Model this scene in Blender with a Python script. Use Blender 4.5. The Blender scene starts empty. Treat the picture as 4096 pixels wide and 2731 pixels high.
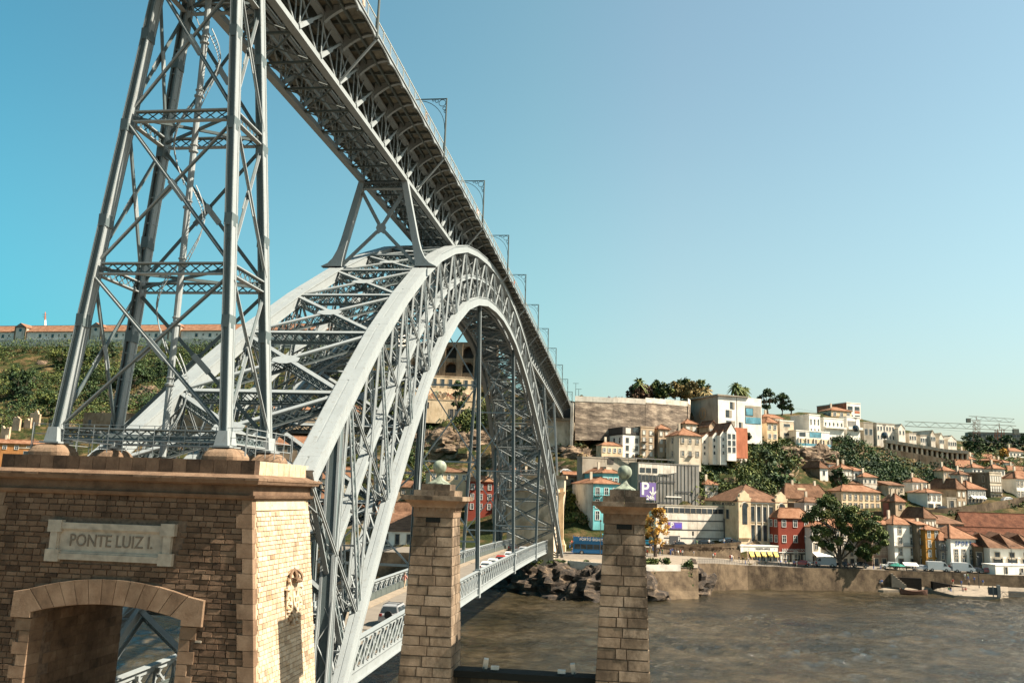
import bpy, math, random
import numpy as np
from mathutils import Vector, Matrix, noise
C = bpy.context.scene
COL = C.collection
R = random.Random(7)

# ------------------------------------------------------------------ camera
CAM = np.array([22.0269, -38.0137, 20.9442]); YAW, PITCH, ROLL, FOC = 0.1336, 0.1754, 0.0323, 3460.43
def _basis():
    cy, sy, cp, sp = math.cos(YAW), math.sin(YAW), math.cos(PITCH), math.sin(PITCH)
    f = np.array([-sy*cp, cy*cp, sp]); r = np.array([cy, sy, 0.0]); u = np.cross(r, f)
    cr, sr = math.cos(ROLL), math.sin(ROLL)
    return cr*r + sr*u, -sr*r + cr*u, f
RT, UP, FW = _basis()
def at(x, y, Y=None, X=None, Z=None, D=None):
    """a point of the place seen at photo pixel (x, y) of 4096 x 2731, on a given plane"""
    d = FW + (x-2048)/FOC*RT - (y-1365.5)/FOC*UP
    if Y is not None: t = (Y-CAM[1])/d[1]
    elif X is not None: t = (X-CAM[0])/d[0]
    elif Z is not None: t = (Z-CAM[2])/d[2]
    else: t = D
    return Vector(CAM + d*t)
cam = bpy.data.objects.new('camera', bpy.data.cameras.new('camera')); COL.objects.link(cam)
cam.data.sensor_width = 36; cam.data.lens = FOC/4096*36; cam.data.clip_start = 0.3; cam.data.clip_end = 6000
m = Matrix.Identity(4)
for i, v in enumerate((RT, UP, -FW)):
    for j in range(3): m[j][i] = v[j]
m.translation = Vector(CAM); cam.matrix_world = m; C.camera = cam
# ------------------------------------------------------------------ sky and sun
SUN = Vector((1, -0.035, 1.06)).normalized()
elev = math.asin(SUN.z); azim = math.atan2(SUN.x, SUN.y)
W = bpy.data.worlds.new('World'); C.world = W; W.use_nodes = True
nt = W.node_tree; bg = nt.nodes['Background']
sky = nt.nodes.new('ShaderNodeTexSky'); sky.sky_type = 'NISHITA'; sky.sun_disc = False
sky.sun_elevation = elev; sky.sun_rotation = azim; sky.altitude = 20; sky.air_density = 1.4; sky.dust_density = 1.0; sky.ozone_density = 4.0
tcw = nt.nodes.new('ShaderNodeTexCoord'); spw = nt.nodes.new('ShaderNodeSeparateXYZ'); nt.links.new(tcw.outputs['Generated'], spw.inputs[0])
def _m(op, x, y=None, z=None):
    p1 = nt.nodes.new('ShaderNodeMath'); p1.operation = op
    for k_, v_ in enumerate((x, y, z)):
        if v_ is None: continue
        if isinstance(v_, (int, float)): p1.inputs[k_].default_value = v_
        else: nt.links.new(v_, p1.inputs[k_])
    return p1.outputs[0]
_dz = _m('MINIMUM', _m('ADD', spw.outputs[2], -.36), 0.0); _q = _m('MULTIPLY', _dz, _dz)
cmb = nt.nodes.new('ShaderNodeCombineXYZ')    # gentle colour grade of the whole dome: deeper cyan away from the sun, paler on its side and in the haze
for k_, (A_, cx_, hi_, kq_) in enumerate(((1.28, 1.30, 1.34, 4.0), (1.38, .52, 1.33, 4.2), (1.02, 0.14, 1.02, 1.2))):
    nt.links.new(_m('MAXIMUM', _m('MULTIPLY_ADD', _q, -kq_, _m('MINIMUM', _m('MULTIPLY_ADD', spw.outputs[0], cx_, A_), hi_)), .15), cmb.inputs[k_])
mul = nt.nodes.new('ShaderNodeVectorMath'); mul.operation = 'MULTIPLY'; nt.links.new(sky.outputs[0], mul.inputs[0]); nt.links.new(cmb.outputs[0], mul.inputs[1]); nt.links.new(mul.outputs[0], bg.inputs[0])
bg.inputs[1].default_value = 0.0505
sl = bpy.data.lights.new('sun', 'SUN'); sl.energy = 5.0; sl.angle = math.radians(0.53); sl.color = (1, 0.90, 0.76)
so = bpy.data.objects.new('sun', sl); COL.objects.link(so); so.rotation_euler = SUN.to_track_quat('Z', 'Y').to_euler()
C.view_settings.view_transform = 'Standard'; C.view_settings.look = 'None'; C.view_settings.exposure = 1.62; C.view_settings.gamma = 1

# ------------------------------------------------------------------ tags
def tag(o, label=None, cat=None, group=None, kind=None):
    if label: o['label'] = label
    if cat: o['category'] = cat
    if group: o['group'] = group
    if kind: o['kind'] = kind
    return o
def thing(name, loc, label, cat, group=None):
    o = bpy.data.objects.new(name, None); COL.objects.link(o); o.location = loc
    o.empty_display_size = 0.3
    return tag(o, label, cat, group)
def origin(o):
    v = Vector((0, 0, 0))
    while o: v += o.location; o = o.parent
    return v
def copy_tree(o, loc=None, parent=None, label=None, group=None, rz=None, scale=None):
    c = o.copy(); COL.objects.link(c); c.parent = parent
    if loc is not None: c.location = loc
    if rz is not None: c.rotation_euler.z = rz
    if scale is not None: c.scale = (scale,)*3 if not hasattr(scale, '__len__') else scale
    if label: c['label'] = label
    if group: c['group'] = group
    for ch in list(o.children): copy_tree(ch, parent=c)
    return c

# ------------------------------------------------------------------ mesh builder
BOXF = ((0,3,2,1),(4,5,6,7),(0,1,5,4),(1,2,6,5),(2,3,7,6),(3,0,4,7))
class MB:
    def __init__(s): s.v = []; s.f = []; s.t = []; s.mi = []
    def add(s, vs, fs, tone=None, mi=0):
        n = len(s.v); s.v.extend(tuple(v) for v in vs); s.f.extend(tuple(i+n for i in f) for f in fs)
        s.t.extend([tone if tone is not None else 0.5]*len(vs)); s.mi.extend([mi]*len(fs)); return s
    def box(s, a, b, tone=None, mi=0):
        (x0,y0,z0),(x1,y1,z1) = a, b
        return s.add([(x0,y0,z0),(x1,y0,z0),(x1,y1,z0),(x0,y1,z0),(x0,y0,z1),(x1,y0,z1),(x1,y1,z1),(x0,y1,z1)], BOXF, tone, mi)
    def frust(s, c, wx, wy, z0, z1, wx1=None, wy1=None, tone=None, mi=0):
        wx1 = wx if wx1 is None else wx1; wy1 = wy if wy1 is None else wy1; x, y = c
        return s.add([(x-wx/2,y-wy/2,z0),(x+wx/2,y-wy/2,z0),(x+wx/2,y+wy/2,z0),(x-wx/2,y+wy/2,z0),
                      (x-wx1/2,y-wy1/2,z1),(x+wx1/2,y-wy1/2,z1),(x+wx1/2,y+wy1/2,z1),(x-wx1/2,y+wy1/2,z1)], BOXF, tone, mi)
    def beam(s, p, q, w, h, up=(0,0,1), tone=None, mi=0):
        p, q = Vector(p), Vector(q); d = q-p
        if d.length < 1e-6: return s
        d.normalize(); up = Vector(up); sd = d.cross(up)
        if sd.length < 1e-3: sd = d.cross(Vector((0,1,0)))
        sd.normalize(); u = sd.cross(d)
        a, b = sd*w/2, u*h/2
        return s.add([p-a-b, p+a-b, p+a+b, p-a+b, q-a-b, q+a-b, q+a+b, q-a+b], BOXF, tone, mi)
    def tube(s, pts, r, n=6, cap=True, tone=None, mi=0):
        pts = [Vector(x) for x in pts]; rs = r if hasattr(r, '__len__') else [r]*len(pts); vs = []; fs = []
        for i, c in enumerate(pts):
            d = (pts[min(i+1, len(pts)-1)]-pts[max(i-1, 0)]).normalized()
            a = d.cross(Vector((0,0,1)));
            if a.length < 1e-2: a = d.cross(Vector((0,1,0)))
            a.normalize(); b = d.cross(a)
            for k in range(n):
                t = 2*math.pi*k/n; vs.append(c+(a*math.cos(t)+b*math.sin(t))*rs[i])
        for i in range(len(pts)-1):
            for k in range(n):
                k2 = (k+1) % n; fs.append((i*n+k, i*n+k2, (i+1)*n+k2, (i+1)*n+k))
        if cap: fs.append(tuple(range(n))); fs.append(tuple(range(len(pts)*n-1, (len(pts)-1)*n-1, -1)))
        return s.add(vs, fs, tone, mi)
    def lathe(s, c, prof, n=12, tone=None, mi=0):
        vs = [(c[0]+r*math.cos(2*math.pi*k/n), c[1]+r*math.sin(2*math.pi*k/n), c[2]+z) for r, z in prof for k in range(n)]
        fs = [(i*n+k, i*n+(k+1)%n, (i+1)*n+(k+1)%n, (i+1)*n+k) for i in range(len(prof)-1) for k in range(n)]
        fs += [tuple(range(n)), tuple(range(len(prof)*n-1, (len(prof)-1)*n-1, -1))]
        return s.add(vs, fs, tone, mi)
    def prism(s, pts, d, tone=None, mi=0):
        """closed outline (list of 3D points) pushed along vector d"""
        pts = [Vector(x) for x in pts]; d = Vector(d); n = len(pts)
        return s.add(pts+[x+d for x in pts], [tuple(range(n-1,-1,-1)), tuple(range(n, 2*n))]+[(i,(i+1)%n,n+(i+1)%n,n+i) for i in range(n)], tone, mi)
    def lattice(s, p, q, w, h, up, n, fl=0.05, bar=0.07, sides=2, web=True, tone=None):
        """built-up member: two flange plates joined by crossed lacing bars"""
        p, q, up = Vector(p), Vector(q), Vector(up).normalized(); d = (q-p).normalized(); sd = d.cross(up).normalized(); up = sd.cross(d)
        s.beam(p+up*h/2, q+up*h/2, w, fl, up, tone); s.beam(p-up*h/2, q-up*h/2, w, fl, up, tone)
        lip = min(0.16, h*0.16)
        for k in ((-1, 1) if sides == 2 else (1,)):
            o = sd*(w/2-0.02)*k if sides == 2 else Vector()
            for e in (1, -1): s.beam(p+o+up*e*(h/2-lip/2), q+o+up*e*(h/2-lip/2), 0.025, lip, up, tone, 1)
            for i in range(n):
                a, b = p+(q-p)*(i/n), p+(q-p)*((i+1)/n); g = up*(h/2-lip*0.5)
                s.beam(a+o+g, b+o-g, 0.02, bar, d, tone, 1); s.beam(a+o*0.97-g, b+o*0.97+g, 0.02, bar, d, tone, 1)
        return s
    def build(s, name, mat, parent=None, label=None, cat=None, group=None, kind=None, smooth=False, tones=False):
        me = bpy.data.meshes.new(name); o0 = origin(parent) if parent else Vector()
        v = np.array(s.v, dtype=np.float32).reshape(-1, 3) - np.array(o0, dtype=np.float32)
        me.from_pydata(v.tolist(), [], s.f)
        for x in (mat if isinstance(mat, (list, tuple)) else [mat]): me.materials.append(x)
        if mat is M.get('steel') and any(s.mi): me.materials.append(M['steel_shade']); me.polygons.foreach_set('material_index', s.mi)  # faces marked as shaded get the darker copy of the steel
        if isinstance(mat, (list, tuple)): me.polygons.foreach_set('material_index', s.mi)
        if tones:
            a = me.attributes.new('tone', 'FLOAT', 'POINT'); a.data.foreach_set('value', np.array(s.t, dtype=np.float32))
        if smooth: me.polygons.foreach_set('use_smooth', [True]*len(s.f))
        me.update()
        o = bpy.data.objects.new(name, me); COL.objects.link(o)
        if parent: o.parent = parent
        return tag(o, label, cat, group, kind)

# ------------------------------------------------------------------ materials
def mat(name):
    m = bpy.data.materials.new(name); m.use_nodes = True; n = m.node_tree
    return m, n, n.nodes['Principled BSDF']
def N(n, t, **k):
    x = n.nodes.new('ShaderNode'+t)
    for a, b in k.items():
        if a in x.inputs: x.inputs[a].default_value = b
        else: setattr(x, a, b)
    return x
def ramp(n, src, stops, interp='LINEAR'):
    r = n.nodes.new('ShaderNodeValToRGB'); r.color_ramp.interpolation = interp
    e = r.color_ramp.elements
    while len(e) < len(stops): e.new(0.5)
    for i, (p, c) in enumerate(stops): e[i].position = p; e[i].color = (*c, 1) if len(c) == 3 else c
    n.links.new(src, r.inputs[0]); return r.outputs[0]
def mixc(n, f, a, b, mode='MIX'):
    x = n.nodes.new('ShaderNodeMix'); x.data_type = 'RGBA'; x.blend_type = mode
    for s, v in ((0, f), (6, a), (7, b)):
        if isinstance(v, (int, float)): x.inputs[s].default_value = v
        elif isinstance(v, tuple): x.inputs[s].default_value = (*v, 1) if len(v) == 3 else v
        else: n.links.new(v, x.inputs[s])
    return x.outputs[2]
def pos(n, scale=(1,1,1)):
    g = n.nodes.new('ShaderNodeNewGeometry'); mp = n.nodes.new('ShaderNodeMapping'); mp.inputs['Scale'].default_value = scale
    n.links.new(g.outputs['Position'], mp.inputs[0]); return mp.outputs[0]
def noise_f(n, vec, scale, detail=4, rough=0.55):
    x = N(n, 'TexNoise', Scale=scale, Detail=detail, Roughness=rough); n.links.new(vec, x.inputs['Vector']); return x.outputs['Fac']
def bump(n, b, h, strength=0.4, dist=0.05):
    x = N(n, 'Bump', Strength=strength, Distance=dist); n.links.new(h, x.inputs['Height']); n.links.new(x.outputs[0], b.inputs['Normal'])
def plain(name, col, rough=0.6, metal=0, var=0.12, scale=3.0, bmp=0.0, spec=0.4, streak=False):
    m, n, b = mat(name)
    v = pos(n, (1, 1, 0.25) if streak else (1, 1, 1)); f = noise_f(n, v, scale, 5)
    lo = tuple(max(0, c*(1-var*1.6)) for c in col); hi = tuple(min(1, c*(1+var)) for c in col)
    n.links.new(ramp(n, f, [(0.3, lo), (0.55, col), (0.75, hi)]), b.inputs['Base Color'])
    b.inputs['Roughness'].default_value = rough; b.inputs['Metallic'].default_value = metal; b.inputs['Specular IOR Level'].default_value = spec
    if bmp: bump(n, b, noise_f(n, pos(n), scale*6, 4), bmp, 0.03)
    return m
def steel(name, col, rust=0.1):
    m, n, b = mat(name)
    f = noise_f(n, pos(n, (1,1,0.35)), 0.9, 6, 0.62); g = noise_f(n, pos(n), 14, 3)
    base = ramp(n, f, [(0.25, tuple(c*0.88 for c in col)), (0.5, col), (0.75, tuple(min(1, c*1.07) for c in col))])
    dirt = ramp(n, noise_f(n, pos(n, (1,1,0.35)), 3.6, 8, 0.75), [(0.54, (0,0,0)), (0.74, (.8,.8,.8))])
    c = mixc(n, dirt, base, tuple(x*y for x, y in zip(col, (0.58, 0.47, 0.38))))
    n.links.new(mixc(n, rust, c, ramp(n, g, [(0.3, (0.2,0.15,0.1)), (0.7, (0.8,0.8,0.78))]), 'OVERLAY'), b.inputs['Base Color'])
    b.inputs['Roughness'].default_value = 0.55; b.inputs['Specular IOR Level'].default_value = 0.25
    bump(n, b, g, 0.12, 0.02)
    return m
def stone(name, dark, mid, light, stain=0.6, sc=1.0, bm=0.5, lichen=None, stc=0.50):
    """granite that varies from block to block (attribute tone) with stains and grain"""
    m, n, b = mat(name)
    at_ = N(n, 'Attribute', attribute_name='tone'); f = noise_f(n, pos(n), 1.3*sc, 7, 0.65)
    add = N(n, 'Math', operation='MULTIPLY_ADD'); n.links.new(f, add.inputs[0]); add.inputs[1].default_value = 1.1
    sub = N(n, 'Math', operation='SUBTRACT'); n.links.new(at_.outputs['Fac'], sub.inputs[0]); sub.inputs[1].default_value = 0.55
    n.links.new(sub.outputs[0], add.inputs[2])
    c = ramp(n, add.outputs[0], [(0.08, dark), (0.45, mid), (0.85, light)])
    st = ramp(n, noise_f(n, pos(n, (1,1,0.55)), 0.62*sc, 9, 0.74), [(stc, (0,0,0)), (stc+.15, (stain,)*3)])
    c = mixc(n, st, c, tuple(x*0.28 for x in mid))
    if lichen: c = mixc(n, ramp(n, noise_f(n, pos(n), 5*sc, 6, 0.7), [(0.57, (0,0,0)), (0.66, (0.85,)*3)]), c, lichen)
    g = noise_f(n, pos(n), 38*sc, 4, 0.7)
    c = mixc(n, 0.35, c, ramp(n, g, [(0.3, (0.25,)*3), (0.7, (0.75,)*3)]), 'OVERLAY')
    n.links.new(c, b.inputs['Base Color']); b.inputs['Roughness'].default_value = 0.9; b.inputs['Specular IOR Level'].default_value = 0.2
    h = N(n, 'Math', operation='ADD'); n.links.new(noise_f(n, pos(n), 9*sc, 6, 0.6), h.inputs[0]); n.links.new(g, h.inputs[1])
    bump(n, b, h.outputs[0], bm, 0.06)
    return m
M = {}
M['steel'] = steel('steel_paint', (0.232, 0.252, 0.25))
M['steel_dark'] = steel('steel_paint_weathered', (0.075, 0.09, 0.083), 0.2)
M['steel_shade'] = steel('shaded_steel_paint', (0.085, 0.108, 0.108))  # darker copy of the bridge steel, shade put into its colour
M['deck_plate'] = plain('rusty_trough_plate', (0.14, 0.128, 0.095), 0.8, var=0.35, scale=1.6)
M['rail'] = plain('railing_paint', (0.40, 0.39, 0.33), 0.5)
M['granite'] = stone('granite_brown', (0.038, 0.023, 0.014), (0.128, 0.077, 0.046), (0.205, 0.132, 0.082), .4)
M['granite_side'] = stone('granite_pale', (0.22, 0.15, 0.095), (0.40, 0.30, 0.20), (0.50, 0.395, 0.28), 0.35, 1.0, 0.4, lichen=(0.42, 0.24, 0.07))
M['ashlar'] = stone('ashlar_granite', (0.06, 0.038, 0.023), (0.165, 0.103, 0.062), (0.26, 0.178, 0.115), 0.4)
M['obelisk'] = stone('obelisk_granite', (0.035, 0.024, 0.015), (0.20, 0.142, 0.092), (0.35, 0.265, 0.185), 0.93, 0.9, 0.45, None, 0.44)
M['mortar'] = plain('mortar', (0.135, 0.09, 0.058), 0.95, var=0.3, scale=6, bmp=0.4)
M['marble'] = plain('pale_marble', (0.34, 0.285, 0.215), 0.55, var=0.2, scale=2.5, bmp=0.1)
M['bronze'] = plain('verdigris_bronze', (0.20, 0.225, 0.165), 0.7, var=0.5, scale=4, streak=True)
M['darkstone'] = stone('mossy_dark_stone', (0.012, 0.014, 0.012), (0.035, 0.032, 0.024), (0.10, 0.08, 0.05), 0.5)
M['asphalt'] = plain('asphalt', (0.155, 0.13, 0.10), 0.9, var=0.12, scale=0.8)
M['paving'] = plain('paving', (0.22, 0.175, 0.125), 0.9, var=0.15, scale=1.4)
# ================================================================== the iron bridge
S = M['steel']; YC = 87.0
bridge = thing('arch_bridge', (0, YC, 8), 'grey iron two-deck arch bridge spanning the river', 'bridge')
def half(y): return 2*YC-y if y > YC else y
_OY = [0, 5.9, 13.2, 19.2, 27, 34.5, 41.2, 48.5, 56.4, 61.5, 67.7, 75, 82, 87]
_OZ = [17.9, 22.4, 27.35, 31.4, 36.0, 40.0, 43.2, 46.1, 48.6, 49.8, 50.8, 51.8, 52.25, 52.35]
_IY = [0, 9, 14.7, 19.6, 25, 29.3, 35.4, 42.7, 50.2, 57, 61.5, 67.3, 75.5, 87]
_IZ = [3.0, 11.3, 16.3, 20.2, 24.2, 27.5, 31.5, 35.8, 39.4, 42.1, 43.5, 45.0, 46.4, 46.9]
def zo(y): return float(np.interp(half(y), _OY, _OZ))
def zi(y): return float(np.interp(half(y), _IY, _IZ))
def xc(z): return 3.85+0.105*(40-z) if z < 44 else 3.43-0.06*(z-44)
NODES = [4.7, 11.85, 19.35, 26.9, 34.5, 41.9, 49.4, 56.9, 64.4, 71.9, 79.4, 87]
NODES = NODES+[2*YC-y for y in NODES[-2::-1]]
def PO(y, s): z = zo(y); return Vector((s*xc(z), y, z))
def PI_(y, s): z = zi(y); return Vector((s*xc(z), y, z))
def PM(y, s): return (PO(y, s)+PI_(y, s))/2
def strip(pts, w, h, mb, s):
    """a continuous box chord along pts: w across, h deep, mitred at the nodes, with a flange lip"""
    pts = [Vector(p) for p in pts]; n = len(pts)
    for (ww, hh, off) in ((w-0.16, h, 0), (w, 0.06, h/2), (w, 0.06, -h/2)):
        vs = []; fs = []
        for i, p in enumerate(pts):
            a = (pts[i]-pts[i-1]).normalized() if i else (pts[1]-pts[0]).normalized()
            b = (pts[i+1]-pts[i]).normalized() if i < n-1 else a
            t = (a+b).normalized(); x = Vector((1, 0, 0)); x = (x-t*x.dot(t)).normalized(); u = x.cross(t)*(1/max(0.8, t.dot(a)))
            c = p+u*off; vs += [c-x*ww/2-u*hh/2, c+x*ww/2-u*hh/2, c+x*ww/2+u*hh/2, c-x*ww/2+u*hh/2]
        for i in range(n-1):
            for k in range(4): fs.append((i*4+k, i*4+(k+1)%4, i*4+4+(k+1)%4, i*4+4+k))
        fs += [(3,2,1,0), tuple((n-1)*4+k for k in range(4))]
        mb.add(vs, fs)
    # seam down the middle and splice plates on the upper face
    for i in range(n-1):
        a, b = pts[i], pts[i+1]; d = (b-a).normalized(); x = Vector((1,0,0)); x = (x-d*x.dot(d)).normalized(); u = x.cross(d)
        o = u*(h/2+0.045); q = a+(b-a)*0.15+o; r_ = a+(b-a)*0.32+o
        mb.beam(q, r_, w*0.94, 0.03, u)
        for e in (-1, 1): mb.beam(a+o+x*e*w*0.255, b+o+x*e*w*0.255, w*0.42, 0.022, u)
for s in (1, -1):
    mb = MB()
    strip([PO(y, s) for y in NODES], 1.3, 0.75, mb, s); strip([PI_(y, s)+Vector((.30*s,0,0)) for y in NODES], 0.66, 0.95, mb, s)
    for y in NODES[1:-1]:
        for P, sg in ((PO, -1), (PI_, 1)):
            c = P(y, s); w_ = 0.9; mb.prism([c+Vector((0.1*s,-w_,sg*0.3)), c+Vector((0.1*s,-0.35,sg*1.0)), c+Vector((0.1*s,0.35,sg*1.0)), c+Vector((0.1*s,w_,sg*0.3))], (0.05*s, 0, 0))
    rib = mb.build('arch_rib', S, bridge, 'right arch rib, outer face in full sun' if s > 0 else 'left arch rib behind the near one')
    mb = MB(); strip([PM(y, s) for y in [(NODES[i]+NODES[i+1])/2 for i in range(len(NODES)-1)]], 0.66, 0.36, mb, s); mb.build('middle_chord', S, rib)
    for i, y in enumerate(NODES):
        near = y < 60
        if 0 < i < len(NODES)-1:
            a, b = PO(y, s)-Vector((0,0,0.35)), PI_(y, s)+Vector((0,0,0.4)); L = (a-b).length
            q = MB()
            for e in (-1, 1):   # double lattice post: two laced frames one behind the other
                q.lattice(a+Vector((e*0.42,0,0)), b+Vector((e*0.42,0,0)), 0.10, 0.62, (0,1,0), max(4, int(L/(0.8 if near else 1.4))), 0.10, 0.08, 1)
            for k in range(int(L/2.2)):
                c = b+(a-b)*((k+.5)/int(L/2.2)); q.beam(c-Vector((0.42,0,0)), c+Vector((0.42,0,0)), 0.10, 0.10)
            q.build('lattice_post', S, rib)
        if i < len(NODES)-1:
            y2 = NODES[i+1]
            for A, B in ((PO(y, s), PI_(y2, s)), (PI_(y, s), PO(y2, s))):
                d = (B-A).normalized(); A2 = A+d*0.5; B2 = B-d*0.5; q = MB()
                for e in (-1, 1):
                    o = Vector((e*0.36, 0, 0)); q.beam(A2+o, B2+o, 0.07, 0.26, (0, 1, 0)); q.beam(A2+o*1.0, B2+o*1.0, 0.20, 0.05, (0,1,0))
                n_ = max(3, int((A2-B2).length/(1.1 if near else 2.2)))
                for k in range(n_):
                    c0 = A2+(B2-A2)*(k/n_); c1 = A2+(B2-A2)*((k+1)/n_); o = Vector((0.34,0,0)); sg = 1 if k % 2 else -1
                    q.beam(c0-o*sg, c1+o*sg, 0.05, 0.05)
                q.build('diagonal_brace', S, rib)
            # inner-chord ladder lacing across its open upper side
            if True:
                q = MB(); a, b = PI_(y, s), PI_(y2, s); n_ = 7
                dn = (b-a).normalized(); up = Vector((1,0,0)).cross(dn)*0.48
                if up.z < 0: up = -up
                a, b = a+up, b+up; L_, R_ = Vector((-.58*s,0,0)), Vector((.02*s,0,0)); q.beam(a+L_-up*.7, b+L_-up*.7, .12, .62, up); q.beam(a+L_*1.1, b+L_*1.1, .26, .05, up); q.beam(a+L_*1.1-up*1.9, b+L_*1.1-up*1.9, .26, .05, up)
                for k in range(n_):
                    c0 = a+(b-a)*(k/n_); c1 = a+(b-a)*((k+1)/n_); q.beam(c0+L_, c0+R_, .10, .10); q.beam(c0+R_, c1+L_, .08, .06)
                q.build('lacing', S, rib)
    for e in (1, -1):       # heavy end column down to the springing
        yy = lambda v: v if e > 0 else 2*YC-v
        a = PO(yy(10.6), s)-Vector((0,0,.4)); b = Vector((s*xc(8.2), yy(5.9), 8.2)); q = MB()
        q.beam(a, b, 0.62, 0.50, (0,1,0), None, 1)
        for ex in (-1, 1):
            for ey in (-1, 1): o = Vector((ex*.30, ey*.30, 0)); q.beam(a+o, b+o, .14, .05, (0,1,0))
        q.build('end_column', S, rib)
        q = MB(); a = PO(yy(5.6), s)-Vector((0,0,.3)); b = Vector((s*xc(13), yy(10.2), 12.4)); q.lattice(a, b, .26, .46, (0,1,0), 14, .07, .05); q.build('end_diagonal', S, rib)
# lateral bracing between the two ribs: struts at every node, crossed lattice diagonals
for P, hh, off in ((PO, 0.85, -0.1), (PI_, 0.7, -0.05)):
    for i, y in enumerate(NODES):
        if y < 4 and P is PO: pass
        near = y < 62
        a, b = P(y, -1), P(y, 1); d = Vector((0.6, 0, 0)); z = Vector((0,0,off-0.05))
        t = P(min(174, y+1), 1)-P(max(0, y-1), 1); up = Vector((1,0,0)).cross(t).normalized()
        if up.z < 0: up = -up
        MB().lattice(a+d+z, b-d+z, 0.34, hh, up, int((b-a).length/(0.75 if near else 1.2)), 0.06, 0.07, 2 if near else 1).build('cross_strut', S, bridge)
        if i < len(NODES)-1:
            y2 = NODES[i+1]; c, e = P(y2, -1), P(y2, 1); t = (e-b); up = Vector((1,0,0)).cross(t).normalized()
            if up.z < 0: up = -up
            for k, (p_, q_) in enumerate(((a, e), (b, c))):
                u = (q_-p_).normalized()*0.8; zz = z+up*(0.02 if k else 0)
                MB().lattice(p_+u+zz, q_-u+zz, 0.30, hh*0.9, up, int((q_-p_).length/(0.8 if near else 1.3)), 0.06, 0.07, 2 if near else 1).build('lateral_brace', S, bridge)
            if P is PO or near:
                c4 = (a+b+c+e)/4; u2 = up*(hh*0.45+0.03)
                MB().prism([c4+u2+z+Vector((dx, 0, 0))+t.normalized()*dy for dx, dy in ((-.9,-.25),(-.25,-.6),(.25,-.6),(.9,-.25),(.9,.25),(.25,.6),(-.25,.6),(-.9,.25))], up*0.03).build('gusset_plate', S, bridge)
# cross frames: X between ribs at every post, upper and lower half
for i, y in enumerate(NODES[1:-1]):
    o1, i1, o2, i2 = PO(y, -1), PI_(y, -1), PO(y, 1), PI_(y, 1); m1, m2 = (o1+i1)/2, (o2+i2)/2; near = y < 62
    if y < 30 or y > 144: inner = ((m1, m2), (m1, o2), (o1, m2))
    else: inner = ((m1, m2), (m1, o2), (o1, m2), (m1, i2), (i1, m2))
    if y < 12 or y > 162: inner = ((o1, m2), (m1, o2), (m1, m2))
    q = MB()
    for a, b in inner:
        d = (b-a).normalized()*0.7; q.lattice(a+d, b-d, 0.24, 0.42, Vector((0,1,0)).cross(d).normalized(), max(5, int((b-a).length/(0.7 if near else 1.1))), 0.05, 0.06, 1)
    q.build('cross_frame', S, bridge)
# ------------------------------------------------------------------ upper deck
PAN = 3.8; PY0 = 34.8-PAN*12
PL = [PY0+PAN*k for k in range(int((243-PY0)/PAN)+1)]
def zb(y): return 48.95-1.5e-4*(y-YC)**2
def ze(y): return 52.95-1.6e-4*(y-YC)**2
q = MB()
q.add([(x,y,ze(y)+dz) for y in PL for x, dz in ((-4.45,.14),(4.45,.14),(4.45,.30),(-4.45,.30))], [(i*4+j, i*4+(j+1)%4, i*4+4+(j+1)%4, i*4+4+j) for i in range(len(PL)-1) for j in range(4)]+[(3,2,1,0), tuple(len(PL)*4-4+j for j in range(4))])
updeck = q.build('upper_deck', M['steel_dark'], bridge)
def chord(x, zf, prof):
    q = MB(); n = len(prof); q.add([(x+dx, y, zf(y)+dz) for y in PL for dx, dz in prof], [(i*n+j, i*n+(j+1)%n, i*n+n+(j+1)%n, i*n+n+j) for i in range(len(PL)-1) for j in range(n)]+[tuple(range(n-1,-1,-1)), tuple((len(PL)-1)*n+j for j in range(n))]); return q
for s in (1, -1):
    chord(s*2.0, zb, [(-.26,0),(.26,0),(.26,.08),(.15,.081),(.15,.52),(-.15,.52),(-.15,.081),(-.26,.08)]).build('bottom_chord', S, updeck)
    chord(s*2.0, ze, [(-.22,-.6),(.22,-.6),(.22,-.3),(-.22,-.3)]).build('top_chord', S, updeck)
for k, (a, b) in enumerate(zip(PL[:-1], PL[1:])):
    zA, zB, tA, tB = zb(a)+0.5, zb(b)+0.5, ze(a)-0.5, ze(b)-0.5; far = a > 150
    for s in (1, -1):
        q = MB()
        for e in ((-0.16, 0.16)):
            q.beam((s*2.0+e, a, zA), (s*2.0+e, a, tA), 0.05, 0.13, (0,1,0))
        q.build('girder_post', S, updeck)
        q = MB(); q.beam((s*2.12, a, zA), (s*2.12, b, tB), 0.09, 0.17, (0,1,0)); c = Vector((s*2.12, a, zA)); d = Vector((s*2.12, b, tB)); q.beam(c, c+(d-c)*0.5, 0.2, 0.30, (0,1,0))
        q.build('girder_diagonal', S, updeck)
        MB().beam((s*1.9, a, tA), (s*1.9, b, zB), 0.08, 0.13, (0,1,0)).build('girder_counter', S, updeck)
        if not far:
            q = MB(); mid = (a+b)/2; q.beam((s*2.0, mid, (tA+tB)/2), (s*2.0, a+0.1, zA), 0.06, 0.09, (0,1,0)); q.build('girder_counter', S, updeck)
    # lateral bracing of the bottom
    q = MB(); q.beam((-1.8, a, zb(a)+0.12), (1.8, a, zb(a)+0.12), 0.14, 0.14); q.beam((-1.8, a, zb(a)+0.12), (1.8, b, zb(b)+0.12), 0.12, 0.05); q.beam((1.8, a, zb(a)+0.18), (-1.8, b, zb(b)+0.18), 0.12, 0.05)
    q.build('bottom_bracing', M['steel_dark'], updeck)
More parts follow.
